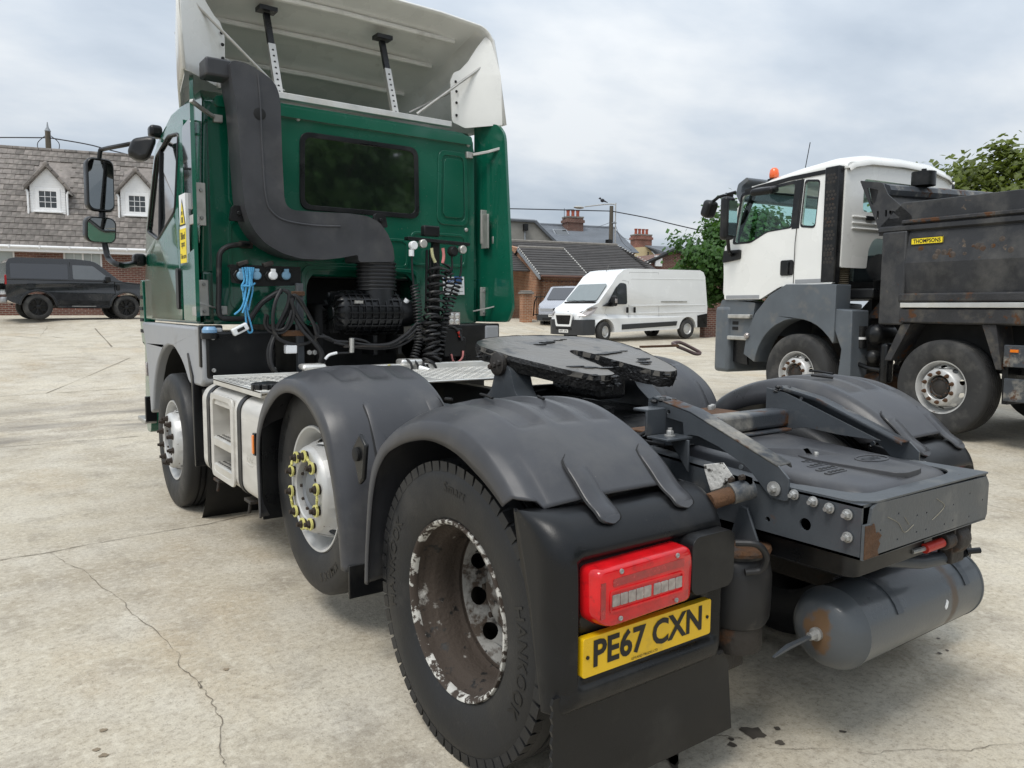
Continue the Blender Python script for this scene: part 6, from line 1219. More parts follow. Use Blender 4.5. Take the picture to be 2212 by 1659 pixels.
# white van
p1_, p2_ = Vector((15.72, 17.66)), Vector((19.75, 17.5)); dr = (p1_-p2_).normalized(); rgt = Vector((dr.y, -dr.x)); mid = (p1_+p2_)/2+rgt*.9
zf, zr = .39, .46
van = thing('panel_van', 'white long high-roof panel van with dark grey bumper', 'van', (mid.x, mid.y, (zf+zr)/2), (math.atan2(zf-zr, 4.035), 0, math.atan2(dr.y, dr.x)-PI/2))
vp = [(-3.03, .5), (-3.04, 1.2), (-2.98, 2.3), (-2.9, 2.47), (-2.72, 2.54), (0.75, 2.55), (1.1, 2.5), (1.42, 2.3), (1.68, 2.0), (2.3, 1.36), (2.72, 1.18), (2.9, 1.0), (2.97, .72), (2.95, .36), (2.75, .28), (2.5, .3)]+arch_pts(2.0175, .44, .37, .33)+[(1.5, .33), (-1.5, .36)]+arch_pts(-2.0175, .44, .37, .4)+[(-2.6, .42)]
def vw(y, z): return 1.02-.10*max(0, (z-1.25)/1.3)**1.3-(.20*max(0, (y-2.15)/.8)**1.6 if y > 2.15 else 0)-.02*max(0, (.8-z)/.5)
vb = car_body(van, 'body', vp, vw, vanw, .07, 4)
def vs_x(sg, off=0.): return lambda a, b: (sg*(vw(a, b)+off), a, b)
for sg in (-1, 1):
    wv = rounded([(1.02, 2.02), (1.02, 1.30), (1.95, 1.30), (1.55, 1.85), (1.32, 2.05)], [.1, .08, .04, .06, .08], 3)
    flat(vs_x(sg, .004), wv, (sg*.006, 0, 0), 'side_window', vglass if 0 else suvg, vb); G().tube([(sg*(vw(1.5, 1.6)+.012), 1.5, 1.32), (sg*(vw(1.5, 1.9)+.012), 1.5, 1.9)], .018, 4).obj('window_divider', black, vb)
    for pts in ([(.92, .42), (.92, 2.1), (1.2, 2.14)], [(-.55, .42), (-.55, 2.42)], [(.85, .42), (.85, 2.42), (-.55, 2.42)], [(1.95, 1.25), (2.05, 1.0), (1.9, .9)]): G().tube([(sg*(vw(a, b)+.0005), a, b) for a, b in pts], .004, 4).obj('panel_gap', seam, vb)
    for z in (1.25, .98, 2.2): G().tube([(sg*(vw(a, z)-.004), a, z) for a in (.8, -1.5, -2.95)], .012, 6).obj('swage_line', vanw, vb)
    flat(vs_x(sg, .0), rounded([(1.25, .42), (1.25, .6), (-1.45, .66), (-1.4, .5)], .01), (sg*.025, 0, 0), 'side_strip', chrome_d, vb)
    flat(vs_x(sg, .0), rounded([(-2.53, .4), (-2.5, .85), (-3.03, .92), (-3.03, .4)], .02), (sg*.02, 0, 0), 'rear_corner_bumper', black, vb)
    flat(vs_x(sg, .0), [(-.62, 1.355), (-1.95, 1.35), (-1.95, 1.395), (-.62, 1.40)], (sg*.012, 0, 0), 'slide_rail', galv, vb)
    for y in (1.02, .68): flat(vs_x(sg, .0), rrect(y-.045, 1.0, y+.045, 1.2, .03), (sg*.03, 0, 0), 'door_handle', black, vb)
    car_wheel(van, (sg*.9, 2.0175, .36), sg, .36, .225, .2, rim_s, 0, .28); car_wheel(van, (sg*.9, -2.0175, .36), sg, .36, .225, .2, rim_s)
    G().box((sg*1.2, 1.78, 1.42), (.28, .14, .36)).obj('door_mirror', black, van, bevel=.06, seg=3, smooth=50); G().prism(rounded([(1.7, 1.22), (2.1, 1.24), (1.85, 1.4)], .02), 'x', sg*.95, sg*1.1).obj('mirror_foot', black, van, bevel=.01)
    G().box((sg*1.335, 1.8, 1.42), (.02, .1, .14)).obj('mirror_indicator', clear, van, bevel=.01)
    hl = rounded([(sg*.98, 2.28, 1.18)[1:], (2.72, 1.10), (2.86, .92), (2.5, .93)], .03)
    hp_ = [(sg*1.0, 2.3, 1.21), (sg*.97, 2.55, 1.2), (sg*.70, 2.9, 1.03), (sg*.72, 2.95, .93), (sg*.93, 2.76, .92), (sg*.985, 2.5, 1.0)]
    G().add([Vector(p)+Vector((0, .02, 0)) for p in hp_]+[Vector(p)+Vector((sg*.03, .06, 0)) for p in hp_], [(0, 1, 2, 3, 4, 5), (11, 10, 9, 8, 7, 6)]+[(i, (i+1) % 6, (i+1) % 6+6, i+6) for i in range(6)]).obj('headlamp', clear, van, smooth=0)
bm_ = [(-1.025, 2.47), (-1.01, 2.72), (-.92, 2.93), (-.66, 3.04), (.66, 3.04), (.92, 2.93), (1.01, 2.72), (1.025, 2.47), (.9, 2.5), (.6, 2.6), (-.6, 2.6), (-.9, 2.5)]
G().plate(bm_, [], lambda a, b: (a, b, .26), (0, 0, .53)).obj('front_bumper', chrome_d, van, smooth=50, bevel=.05, seg=3)
gr2 = G().plate(rounded([(-.52, 1.0), (.52, 1.0), (.42, .55), (-.42, .55)], .06), [rounded([(-.44, .94), (.44, .94), (.35, .62), (-.35, .62)], .05)], lambda a, b: (a, 3.02, b), (0, .045, 0)).obj('grille_surround', vanw, van, bevel=.012)
G().bb((-.46, 2.98, .58), (.46, 3.046, .97)).obj('grille', dark, van)
for k in range(6): G().box((0, 3.05, .66+.05*k), (.8-.02*k*0, .012, .014)).obj('grille_bar', black, van)
G().box((0, 3.04, .47), (.9, .02, .07)).obj('lower_intake', dark, van)
vpl = G().bb((-.26, 3.03, .335), (.26, 3.055, .446)).obj('number_plate', whitep, van); text('plate_lettering', 'WF71 ZYX', ink, vpl, (.23, 3.0575, .355), (-1, 0, 0), (0, 0, 1), .46, .075, .02)
ws = rounded([(-.86, 1.42), (.86, 1.42), (.78, 2.0), (-.78, 2.0)], .08)
flat(lambda a, b: (a, 2.345-(b-1.36)*.965, b+.012), ws, (0, .008, .008), 'windscreen', M('van_windscreen', (.16, .19, .19), .04, var=.05, coat=1, rvar=.01), van)
G().tube([(-.8, 2.32, 1.40), (.0, 2.27, 1.45), (-.1, 2.27, 1.45)], .014, 5).tube([(.1, 2.32, 1.40), (.75, 2.2, 1.52)], .014, 5).obj('wiper', black, van); G().bb((-.85, 2.25, 1.35), (.85, 2.36, 1.40)).obj('scuttle', black, van, bevel=.01)
G().tube([(-.1, 1.2, 2.48), (-.1, 1.05, 2.72)], .012, 5).obj('roof_aerial', black, van)
G().tube([(-.03, 2.83, 1.08), (.0, 2.86, 1.05), (.03, 2.83, 1.08)], .008, 5).obj('bonnet_badge', galv, van)
# silver van behind it
sp0 = DEP(1188, 700, 33.2); sv_ang = math.atan2(CAMP.x-sp0.x-6.5, sp0.y-CAMP.y+9) 
sil = thing('silver_van', 'silver small van half hidden behind the white van, nose towards the yard', 'van', (0, 0, 0))
dv_ = Vector((-.86, -.51)); sil.rotation_euler = (0, 0, math.atan2(dv_.y, dv_.x)-PI/2); cc = Vector((sp0.x, sp0.y))-dv_*2.2; sil.location = (cc.x+.35, cc.y+.1, gz(cc.x, cc.y)-.28)
sprof = [(-2.3, .5), (-2.3, 1.5), (-2.1, 1.9), (.2, 1.92), (.55, 1.85), (1.3, 1.25), (2.0, 1.08), (2.22, .9), (2.26, .6), (2.2, .35), (1.85, .3)]+arch_pts(1.4, .38, .32, .3)+[(.9, .3), (-.9, .3)]+arch_pts(-1.4, .38, .32, .3)+[(-2.0, .35)]
def sw(y, z): return .92-.1*max(0, (z-1.0)/.9)-(.16*max(0, (y-1.5)/.7)**1.6 if y > 1.5 else 0)
sb_ = car_body(sil, 'body', sprof, sw, silv, .06, 3)
flat(lambda a, b: (a, 1.30-(b-1.25)*1.22+.03, b), rounded([(-.74, 1.27), (.74, 1.27), (.68, 1.82), (-.68, 1.82)], .06), (0, .008, .008), 'windscreen', suvg, sil)
flat(lambda a, b: (a, 2.235, b), rounded([(-.8, .62), (.8, .62), (.8, .36), (-.8, .36)], .03), (0, .05, 0), 'front_bumper', chrome_d, sil, bevel=.02)
flat(lambda a, b: (a, 2.235-.04*abs(a), b), rounded([(-.7, .88), (.7, .88), (.66, .76), (-.66, .76)], .02), (0, .04, 0), 'grille', archg, sil, bevel=.006)
spl = G().bb((-.26, 2.29, .52), (.26, 2.305, .63)).obj('number_plate', whitep, sil); text('plate_lettering', 'NA25 JHD', ink, spl, (.23, 2.3075, .54), (-1, 0, 0), (0, 0, 1), .46, .075, .02)
G().lathe([(.07, 0), (.07, .02), (.0005, .025)], (0, 2.27, .84), 'y', 16).obj('badge', black, sil); G().box((0, 2.292, .43), (1.1, .02, .1)).obj('lower_intake', dark, sil)
for sg in (-1, 1):
    for y in (1.4, -1.4): car_wheel(sil, (sg*.8, y, .32), sg, .32, .2, .2, rim_s)
    flat(lambda a, b: (sg*(sw(a, b)+.003), a, b), rounded([(.1, 1.3), (1.1, 1.28), (.55, 1.78), (.1, 1.8)], .04), (sg*.006, 0, 0), 'side_window', suvg, sil)
    G().add([(sg*.84, 1.9, 1.02), (sg*.7, 2.15, .96), (sg*.72, 2.2, .86), (sg*.86, 1.98, .9), (sg*.88, 1.92, 1.03), (sg*.74, 2.18, .97), (sg*.76, 2.24, .87), (sg*.9, 2.0, .91)], [(0, 1, 2, 3), (4, 5, 6, 7), (0, 1, 5, 4), (2, 3, 7, 6), (1, 2, 6, 5), (0, 3, 7, 4)]).obj('headlamp', clear, sil)
# black four-wheel drive by the house
s1, s2 = Vector((-.28, 26.75)), Vector((2.27, 26.9)); dd_ = (s2-s1).normalized(); rg = Vector((dd_.y, -dd_.x)); mm = (s1+s2)/2-rg*.82
suv = thing('off_road_car', 'black boxy off-road car with spare wheel on its tail, outside the brick house', 'car', (mm.x, mm.y, 1.06), (0, 0, math.atan2(dd_.y, dd_.x)-PI/2))
sp1 = [(-2.12, .62), (-2.14, 1.1), (-2.09, 1.78), (-2.02, 1.9), (-1.85, 1.95), (-.2, 1.965), (.25, 1.93), (.42, 1.87), (1.05, 1.33), (1.2, 1.27), (1.95, 1.2), (2.1, 1.08), (2.14, .8), (2.08, .5), (1.9, .42), (1.78, .44)]+arch_pts(1.29, .47, .42, .45)+[(.8, .42), (-.8, .42)]+arch_pts(-1.29, .47, .42, .5)+[(-1.85, .5), (-2.0, .55)]
def uw(y, z): return .97-.11*max(0, (z-1.15)/.8)-(.06 if y > 1.9 else 0)
ub = car_body(suv, 'body', sp1, uw, suvb, .05, 3)
for sg in (-1, 1):
    fs = lambda o: (lambda a, b: (sg*(uw(a, b)+o), a, b))
    flat(fs(.003), rounded([(-2.0, 1.30), (-2.0, 1.76), (-.42, 1.78), (-.42, 1.30)], .05), (sg*.006, 0, 0), 'rear_side_panel', suvg, ub); flat(fs(.003), rounded([(-.28, 1.31), (-.28, 1.77), (.32, 1.76), (.85, 1.31)], .05), (sg*.006, 0, 0), 'side_window', suvw, ub)
    for pts in ([(-.35, .5), (-.35, 1.85)], [(.95, .5), (.95, 1.25)], [(-2.1, 1.26), (.95, 1.26), (2.0, 1.17)]): G().tube([(sg*(uw(a, b)+.001), a, b) for a, b in pts], .011, 4).obj('panel_gap', dark, ub)
    for y in (1.29, -1.29):
        car_wheel(suv, (sg*.84, y, .41), sg, .41, .26, .27, black, 7)
        ap = arc(y, .42, .54, 5, 175, 14); ai = arc(y, .42, .47, 175, 5, 14); flat(fs(-.01), ap+ai, (sg*.045, 0, 0), 'arch_flare', suvb, ub, bevel=.012)
    flat(fs(0), rounded([(.75, .5), (.8, .62), (-.72, .62), (-.7, .5)], .02), (sg*.02, 0, 0), 'sill_trim', black, ub); G().box((sg*.98, 0, .40), (.12, 1.5, .06)).obj('side_step', black, suv, bevel=.015); G().box((sg*.985, 0, .44), (.06, .7, .015)).obj('step_tread', galv, suv)
    G().box((sg*1.08, .72, 1.33), (.22, .14, .2)).obj('door_mirror', black, suv, bevel=.04, seg=3); flat(fs(0), rrect(-.2, 1.06, .0, 1.12, .02), (sg*.025, 0, 0), 'door_handle', black, ub); flat(fs(.002), rrect(1.0, .98, 1.1, 1.15, .02), (sg*.006, 0, 0), 'wing_vent', dark, ub)
    G().box((sg*.93, -2.13, 1.25), (.1, .05, .3)).obj('tail_lamp', redd, suv, bevel=.01); flat(fs(.001), circ(-1.45, 1.1, .12, 16), (sg*.004, 0, 0), 'filler_flap', suvb, ub)
G().box((0, -2.18, .62), (1.7, .16, .18)).obj('rear_bumper', archg, suv, bevel=.05); G().lathe([(.2, -.12), (.36, -.13), (.405, -.08), (.405, .08), (.36, .13), (.2, .13), (.0005, .13)], (.05, -2.36, 1.05), 'y', 32, sgn=-1).obj('spare_wheel', rubber, suv, smooth=40); G().box((0, -2.2, 1.05), (.2, .12, .2)).obj('spare_bracket', black, suv)
flat(lambda a, b: (a, 1.05-(b-1.33)*1.155+.03, b), rounded([(-.8, 1.36), (.8, 1.36), (.74, 1.86), (-.74, 1.86)], .05), (0, .008, .008), 'windscreen', suvg, suv); G().box((-.5, -1.0, 1.97), (.4, 1.2, .03)).obj('roof_rail', black, suv) if 0 else None
# ------------------------------------------------------------------ brick house with dormers (left)
HA = -R_(14.8); HE = Vector((math.cos(HA), math.sin(HA), 0)); HN = Vector((-math.sin(HA), math.cos(HA), 0))
h0 = DEP(0, 530, 29); HZ = 1.12; H0 = Vector((h0.x, h0.y, HZ))
def HL(u, v, y, o=None):        # photo pixel -> house-local x,z on the vertical plane at local depth y
    o = o or H0; p = WP(u, v, o+HN*y, HN)-o; return p.dot(HE), p.z
house = thing('brick_house', 'dark red brick house with grey tiled roof and white dormers', 'house', H0, (0, 0, HA))
EZ = h0.z-HZ; RY = 4.38; slope = 1.0
wl_ = [HL(u, 600, .35)[0] for u in (0, 34, 138, 222, 295)]
def winpoly(x0, z0, x1, z1): return [(x0, z0), (x1, z0), (x1, z1), (x0, z1)]
gx = [(-2.2, wl_[1]), (wl_[2], wl_[3]), (6.6, 8.4)]
G().plate([(-7, -1), (14, -1), (14, EZ), (-7, EZ)], [winpoly(a, .85, b, EZ-.12) for a, b in gx], lambda a, b: (a, .35, b), (0, .25, 0)).obj('front_wall', brick_h, house, smooth=0)
G().prism([(.62, -1), (8.0, -1), (8.0, EZ), (4.38, EZ+4.0), (.62, EZ)], 'x', 13.7, 13.95).obj('gable_wall', brick_h, house, smooth=0); G().prism([(.62, -1), (8.0, -1), (8.0, EZ), (4.38, EZ+4.0), (.62, EZ)], 'x', -6.95, -6.7).obj('gable_wall', brick_h, house, smooth=0)
wglass = M('window_glass', (.02, .025, .028), .05, var=.1, vs_=1, coat=1, rvar=.01); cglass = M('curtained_glass', (.3, .33, .32), .06, var=.25, vs_=1.5, coat=1, rvar=.01); curt = M('net_curtain', (.5, .52, .5), .9, var=.1)
for a, b in gx:
    f = G().plate(winpoly(a, .85, b, EZ-.12), [winpoly(a+.07, .92, (a+b)/2-.03, EZ-.19), winpoly((a+b)/2+.03, .92, b-.07, EZ-.19)], lambda p, q: (p, .40, q), (0, .06, 0)).obj('window', upvc, house, bevel=.006)
    G().bb((a+.05, .45, .9), (b-.05, .455, EZ-.17)).obj('pane', cglass, f)
    for k in (1, 2, 3, 5, 6, 7): G().bb((a+.07+(b-a-.14)*k/8-.008, .425, .92), (a+.07+(b-a-.14)*k/8+.008, .44, EZ-.19)).obj('glazing_bar', upvc, f) if k in (2, 6) else None
    for z in (1.45,): G().bb((a+.07, .425, z), (b-.07, .44, z+.018)).obj('glazing_bar', upvc, f)
    for s in (0, 1): G().bb((a+.08+s*(b-a-.4), .47, 1.0), (a+.32+s*(b-a-.4), .49, EZ-.2)).obj('curtain', curt, f)
    G().bb((a-.05, .28, .78), (b+.05, .4, .85)).obj('sill', upvc, f, bevel=.01)
G().bb((-7, .02, EZ-.2), (14, .35, EZ-.02)).obj('fascia', upvc, house); G().tube([(-7, -.03, EZ-.02), (14, -.03, EZ-.02)], .06, 8).obj('gutter', upvc, house)
for x in range(-6, 14): G().box((x+.3, -.04, EZ-.02), (.04, .14, .13)).obj('gutter_bracket', upvc, house)
rf = G().add([(-7, 0, EZ), (14, 0, EZ), (14, RY, EZ+RY*slope), (-7, RY, EZ+RY*slope), (14, 2*RY, EZ), (-7, 2*RY, EZ)], [(0, 1, 2, 3), (3, 2, 4, 5)]).obj('roof', tile_m, house, smooth=0)
# roof tiles: course by course, the nearest 300 as single tiles, the rest joined
tw, gauge = .305, .34; sl = Vector((0, 1, slope)).normalized(); nrm = Vector((0, -slope, 1)).normalized(); nrow = int(RY*math.sqrt(2)/gauge)
tm = G().add([(0, 0, 0), (tw-.008, 0, 0), (tw-.008, 0, .042), (0, 0, .042), (0, .4, -.004), (tw-.008, .4, -.004), (tw-.008, .4, .012), (0, .4, .012)], [(0, 1, 2, 3), (3, 2, 6, 7), (0, 3, 7, 4), (1, 5, 6, 2), (4, 7, 6, 5), (0, 4, 5, 1)]).xf(Matrix.Rotation(PI/4, 4, 'X')).mesh('roof_tile', tile_m, 0)
dorm = [(HL(103, 420, 1.4)[0], 1.4), (HL(296, 430, 1.4)[0], 1.4)]
rest = G(); cnt = 0; base = [v.co.copy() for v in tm.vertices]; bf = [tuple(p.vertices) for p in tm.polygons]; random.seed(11)
xL, xR = HL(-10, 500, 1)[0], HL(330, 500, 1)[0]
for r in range(nrow):
    y = -.04+r*gauge/math.sqrt(2)
    for k in range(int(21/tw)):
        x = -7+k*tw+(tw/2 if r % 2 else 0)
        if any(abs(x+tw/2-dx) < .72 and y > dy-.1 and y < dy+2.2 for dx, dy in dorm): continue
        p = Vector((x, y, EZ+y*slope))+nrm*random.uniform(.0, .006)
        if cnt < 298 and xL < x < xR:
            o = bpy.data.objects.new('roof_tile', tm); col.objects.link(o); o.parent = rf; o.location = p; o.rotation_euler = (random.uniform(-.02, .02), random.uniform(-.012, .012), random.uniform(-.01, .01)); cnt += 1
        elif xL-2 < x < xR+3: rest.add([b+p for b in base], bf)
rest.obj('roof_tile_field', tile_m, rf, smooth=0)['kind'] = 'stuff'
for k in range(44): G().tube([(-7+.48*k, RY, EZ+RY-.02), (-7+.48*k+.465, RY, EZ+RY-.02)], .11, 8).obj('ridge_tile', tile_m, rf)
def dormer(x):
    w = .62; z0 = EZ+1.35; ze = z0+1.15; za_ = ze+.78; y = 1.4
    wi = winpoly(x-.36, z0+.22, x+.36, z0+.98)
    d = G().plate([(x-w, z0-.05), (x+w, z0-.05), (x+w, ze), (x, za_-.1), (x-w, ze)], [wi], lambda a, b: (a, y, b), (0, .06, 0)).obj('dormer', upvc, house, smooth=0)
    G().prism([(y, z0-.1), (y, ze), (y+1.6, ze)], 'x', x-w, x-w+.04).prism([(y, z0-.1), (y, ze), (y+1.6, ze)], 'x', x+w-.04, x+w).obj('dormer_cheek', upvc, d)
    for k in range(9): z = z0+1.0+.09*k; hw = w if z < ze else max(0, w*(za_-.1-z)/(za_-.1-ze)); G().bb((x-hw+.02, y-.012, z), (x+hw-.02, y, z+.075)).obj('cladding_board', upvc, d) if hw > .05 else None
    for sx in (-1, 1):
        for k in range(10): G().bb((x+sx*.44, y-.012, z0+.02+.1*k), (x+sx*(w-.01), y, z0+.105+.1*k)).obj('cladding_board', upvc, d)
    f = G().plate(winpoly(x-.44, z0+.14, x+.44, z0+1.04), [winpoly(x-.30, z0+.28, x+.30, z0+.92)], lambda a, b: (a, y-.03, b), (0, .06, 0)).obj('dormer_window', upvc, d, bevel=.008)
    G().bb((x-.32, y+.01, z0+.26), (x+.32, y+.015, z0+.94)).obj('pane', wglass, f); G().bb((x-.3, y+.02, z0+.68), (x+.3, y+.03, z0+.92)).obj('blind', curt, f)
    for k in (-.1, .1): G().bb((x+k-.01, y-.012, z0+.28), (x+k+.01, y+.004, z0+.92)).obj('glazing_bar', upvc, f)
    for k in (.49, .70): G().bb((x-.3, y-.012, z0+k), (x+.3, y+.004, z0+k+.02)).obj('glazing_bar', upvc, f)
    G().bb((x-.5, y-.1, z0+.08), (x+.5, y+.02, z0+.14)).obj('sill', upvc, f, bevel=.01); G().prism([(x-.68, z0-.12), (x+.68, z0-.12), (x+.64, z0+.03), (x-.64, z0+.03)], 'y', y-.05, y-.02).obj('lead_apron', lead, d)
    for sx in (-1, 1):
        q = G().add([(x+sx*(w+.17), y-.12, ze-.16), (x, y-.12, za_), (x, y+2.9, za_), (x+sx*(w+.17), y+2.2, ze-.16), (x+sx*(w+.17), y-.12, ze-.24), (x, y-.12, za_-.09), (x, y+2.9, za_-.09), (x+sx*(w+.17), y+2.2, ze-.24)], [(0, 1, 2, 3), (4, 7, 6, 5), (0, 4, 5, 1), (3, 2, 6, 7), (0, 3, 7, 4)]); q.obj('dormer_roof', tile_m, d, smooth=0)
        for k in range(4):
            a = Vector((x+sx*(w+.17), y-.14, ze-.14)); b = Vector((x, y-.14, za_+.02)); G().tube([a.lerp(b, k/4), a.lerp(b, (k+.93)/4)], .075, 6).obj('verge_tile', tile_m, d)
        G().tube([(x+sx*(w+.12), y-.05, ze-.22), (x+sx*(w+.12), y+.9, ze-.22)], .05, 6).obj('dormer_gutter', upvc, d); G().tube([(x+sx*(w+.1), y-.03, ze-.22), (x+sx*(w+.06), y-.05, ze-.32), (x+sx*(w+.06), y-.05, z0)], .038, 6).obj('downpipe', upvc, d)
    G().sphere((x, y-.14, za_+.02), .13, 6, 4, (1, .7, 1)).obj('finial_tile', tile_m, d)
for x, y in dorm: dormer(x)
# ------------------------------------------------------------------ brick garage building (behind the vans)
c0 = DEP(1166.4, 591.4, 36); GZ = 1.0; G0 = Vector((c0.x, c0.y, GZ)); ge = c0.z-GZ
gar = thing('brick_garage', 'low orange brick building with dark tiled roof behind the white van', 'building', G0, (0, 0, HA))
def GL(u, v, y): return HL(u, v, y, G0)
LA = GL(1265.7, 582, 0)[0]; ry = 2.55; rz = 1.37
G().bb((.0, .15, -1), (9, .4, ge)).obj('front_wall', brick_g, gar, smooth=0)
G().prism([(.15, -1), (5.6, -1), (5.6, ge+.5), (5.0, ge+1.75), (ry, ge+rz-.05), (.15, ge-.02)], 'x', .0, .22).obj('gable_wall', brick_g, gar, smooth=0)
def course_roof(nm, x0, x1, y0, z0, y1, z1, n, par, mt):
    r = G().add([(x0, y0, z0), (x1, y0, z0), (x1, y1, z1), (x0, y1, z1), (x1, y1+2.5, z0), (x0, y1+2.5, z0)], [(0, 1, 2, 3), (3, 2, 4, 5)]).obj(nm, mt, par, smooth=0)
    for k in range(n):
        a, b = k/n, (k+1.15)/n; p = lambda t, h: (y0+(y1-y0)*t, z0+(z1-z0)*t+h); A, B = p(a, .02), p(min(1, b), .015); C, D = p(min(1, b), .03), p(a, .07)
        G().add([(x0, *A), (x1, *A), (x1, *B), (x0, *B), (x0, *D), (x1, *D), (x1, *C), (x0, *C)], [(0, 3, 2, 1), (4, 5, 6, 7), (0, 1, 5, 4), (2, 3, 7, 6), (0, 4, 7, 3), (1, 2, 6, 5)]).obj('tile_course', mt, r, smooth=0)
    return r
xr1 = GL(1332.5, 531.3, 5.0)[0]; zr1 = GL(1332.5, 531.3, 5.0)[1]; xr2, zr2 = GL(1406.7, 573.7, 2.0)
B = course_roof('rear_roof', -3.0, xr1, 1.2, ge+.15, 5.0, zr1, 17, gar, tile_d)
A = course_roof('front_roof', -.12, LA, -.3, ge-.1, ry, ge+rz, 11, gar, tile_d)
# right-hand part of the rear roof runs down to its verge
G().add([(xr1, 1.2, ge+.2), (xr2+.2, 1.2, ge+.2), (xr2, 2.0, zr2), (xr1, 5.0, zr1)], [(0, 1, 2, 3)]).obj('roof_corner', tile_d, B, smooth=0)
for k in range(17):
    t = k/17; y = 1.2+(5-1.2)*t; z = ge+.22+(zr1-ge-.15)*t; xe = xr2+(xr1-xr2)*max(0, (y-2.0)/3.0); G().bb((xr1-.01, y-.02, z-.01), (xe, y+.2, z+.06)).obj('tile_course', tile_d, B, smooth=0) if xe > xr1+.05 else None
verge_m = M('verge_mortar', (.5, .49, .46), .9)
for k in range(14):
    a = Vector((LA, -.28, ge-.03)); b = Vector((LA, ry, ge+rz+.07)); G().box(a.lerp(b, (k+.4)/14), (.05, .13, .03), (.48, 0, 0)).obj('verge_mortar', verge_m, A)
    a = Vector((-.14, -.28, ge-.03)); b = Vector((-.14, ry, ge+rz+.07)); G().box(a.lerp(b, (k+.4)/14), (.04, .12, .03), (.48, 0, 0)).obj('verge_mortar', verge_m, A)
    a = Vector((xr2, 2.0, zr2+.07)); b = Vector((xr1, 5.0, zr1+.07)); G().box(a.lerp(b, (k+.4)/14), (.12, .06, .03), (0, -.3, .6)).obj('verge_mortar', verge_m, B)
G().tube([(-3, 5.0, zr1+.03), (xr1, 5.0, zr1+.03)], .1, 6).obj('ridge_course', mortar, B); G().tube([(-.1, ry, ge+rz+.03), (LA, ry, ge+rz+.03)], .09, 6).obj('ridge_course', mortar, A)
G().prism([(-.3, ge-.28), (ry, ge+rz-.16), (ry, ge+rz-.02), (-.3, ge-.1)], 'x', -.16, -.1).obj('bargeboard', lead, gar); G().tube([(-.1, -.36, ge-.12), (LA, -.36, ge-.12)], .06, 8).obj('gutter', M('brown_gutter', (.12, .06, .04), .5), gar)
for k in range(24): G().prism([(.1+.2*k, ge-.3), (.2+.2*k, ge-.38), (.3+.2*k, ge-.3)], 'y', .1, .148).obj('dentil', brick_h, gar) if .3+.2*k < LA else None
# gate pier and railings in front of it
pz = GL(1145, 660, -.9); px_ = GL(1148, 660, -1.0)[0]; px2 = GL(1124, 660, -1.0)[0]
pier = thing('gate_pier', 'brick gate pier with stone cap against the garage wall', 'pier', G0+HE*((px_+px2)/2)-HN*1.0, (0, 0, HA))
G().bb((-.22, -.22, -1), (.22, .22, 1.18)).obj('brick_shaft', brick_g, pier, smooth=0); G().bb((-.28, -.28, 1.18), (.28, .28, 1.28)).bb((-.22, -.22, 1.28), (.22, .22, 1.34)).obj('stone_cap', mortar, pier, bevel=.02)
rail = thing('iron_railing', 'black iron railing between brick pier and silver van', 'railing', G0+HE*(px_+.15)-HN*1.0, (0, 0, HA))
for z in (.25, 1.05): G().bb((0, -.015, z), (3.2, .015, z+.04)).obj('rail_bar', black, rail)
for k in range(16): G().cyl((.1+.2*k, 0, .1), (.1+.2*k, 0, 1.2), .012, 6).obj('baluster', black, rail)
G().tube(smoothpath([(-.05, 0, .2), (.0, 0, .8), (.12, 0, 1.05)], 4), .03, 6).obj('rail_scroll', black, rail)
# ------------------------------------------------------------------ slate terraces further back
def chimney(par, c, w, d, h, pots, bm_=None, base=1.2):
    ch = G().bb((c[0]-w/2, c[1]-d/2, c[2]-base), (c[0]+w/2, c[1]+d/2, c[2]+h)).obj('chimney', bm_ or brick_h, par, smooth=0)
    G().bb((c[0]-w/2-.08, c[1]-d/2-.08, c[2]+h-.35), (c[0]+w/2+.08, c[1]+d/2+.08, c[2]+h-.15)).obj('chimney_band', bm_ or brick_h, ch); G().bb((c[0]-w/2-.03, c[1]-d/2-.03, c[2]+h), (c[0]+w/2+.03, c[1]+d/2+.03, c[2]+h+.1)).obj('chimney_flaunching', mortar, ch)
    for k in range(pots): x = c[0]+(k-(pots-1)/2)*w/(pots+.3); G().lathe([(.13, 0), (.11, .3), (.13, .42), (.15, .5), (.1, .5)], (x, c[1], c[2]+h+.08), 'z', 12).obj('chimney_pot', terra, ch)
    return ch
t0 = DEP(1300, 667, 54); T0 = Vector((t0.x, t0.y, 1.2))
ter = thing('slate_terrace', 'grey slate roofed terrace with brick chimney and skylight', 'house', T0, (0, 0, HA))
def TLc(u, v, y): return HL(u, v, y, T0)
def z4(x, y): return ((1950+x*.4295)/1.8228, (700+y*.4295)/1.8228)
xa, za1 = TLc(*z4(395, 430), 4.5); xb, zb1 = TLc(*z4(1060, 470), 4.5); xc_, zc1 = TLc(*z4(1320, 690), 0)
zr_ = (za1+zb1)/2
G().bb((xa-12, .3, -1), (xc_-.2, 8.7, zc1)).obj('wall', brick_h, ter, smooth=0)
n_c = 26; slr = G().add([(xa-12, 0, zc1), (xc_, 0, zc1), (xb+.3, 4.5, zr_), (xa-12, 4.5, zr_), (xc_, 9, zc1), (xa-12, 9, zc1)], [(0, 1, 2, 3), (3, 2, 4, 5), (1, 4, 2)]).obj('roof', slate, ter, smooth=0)
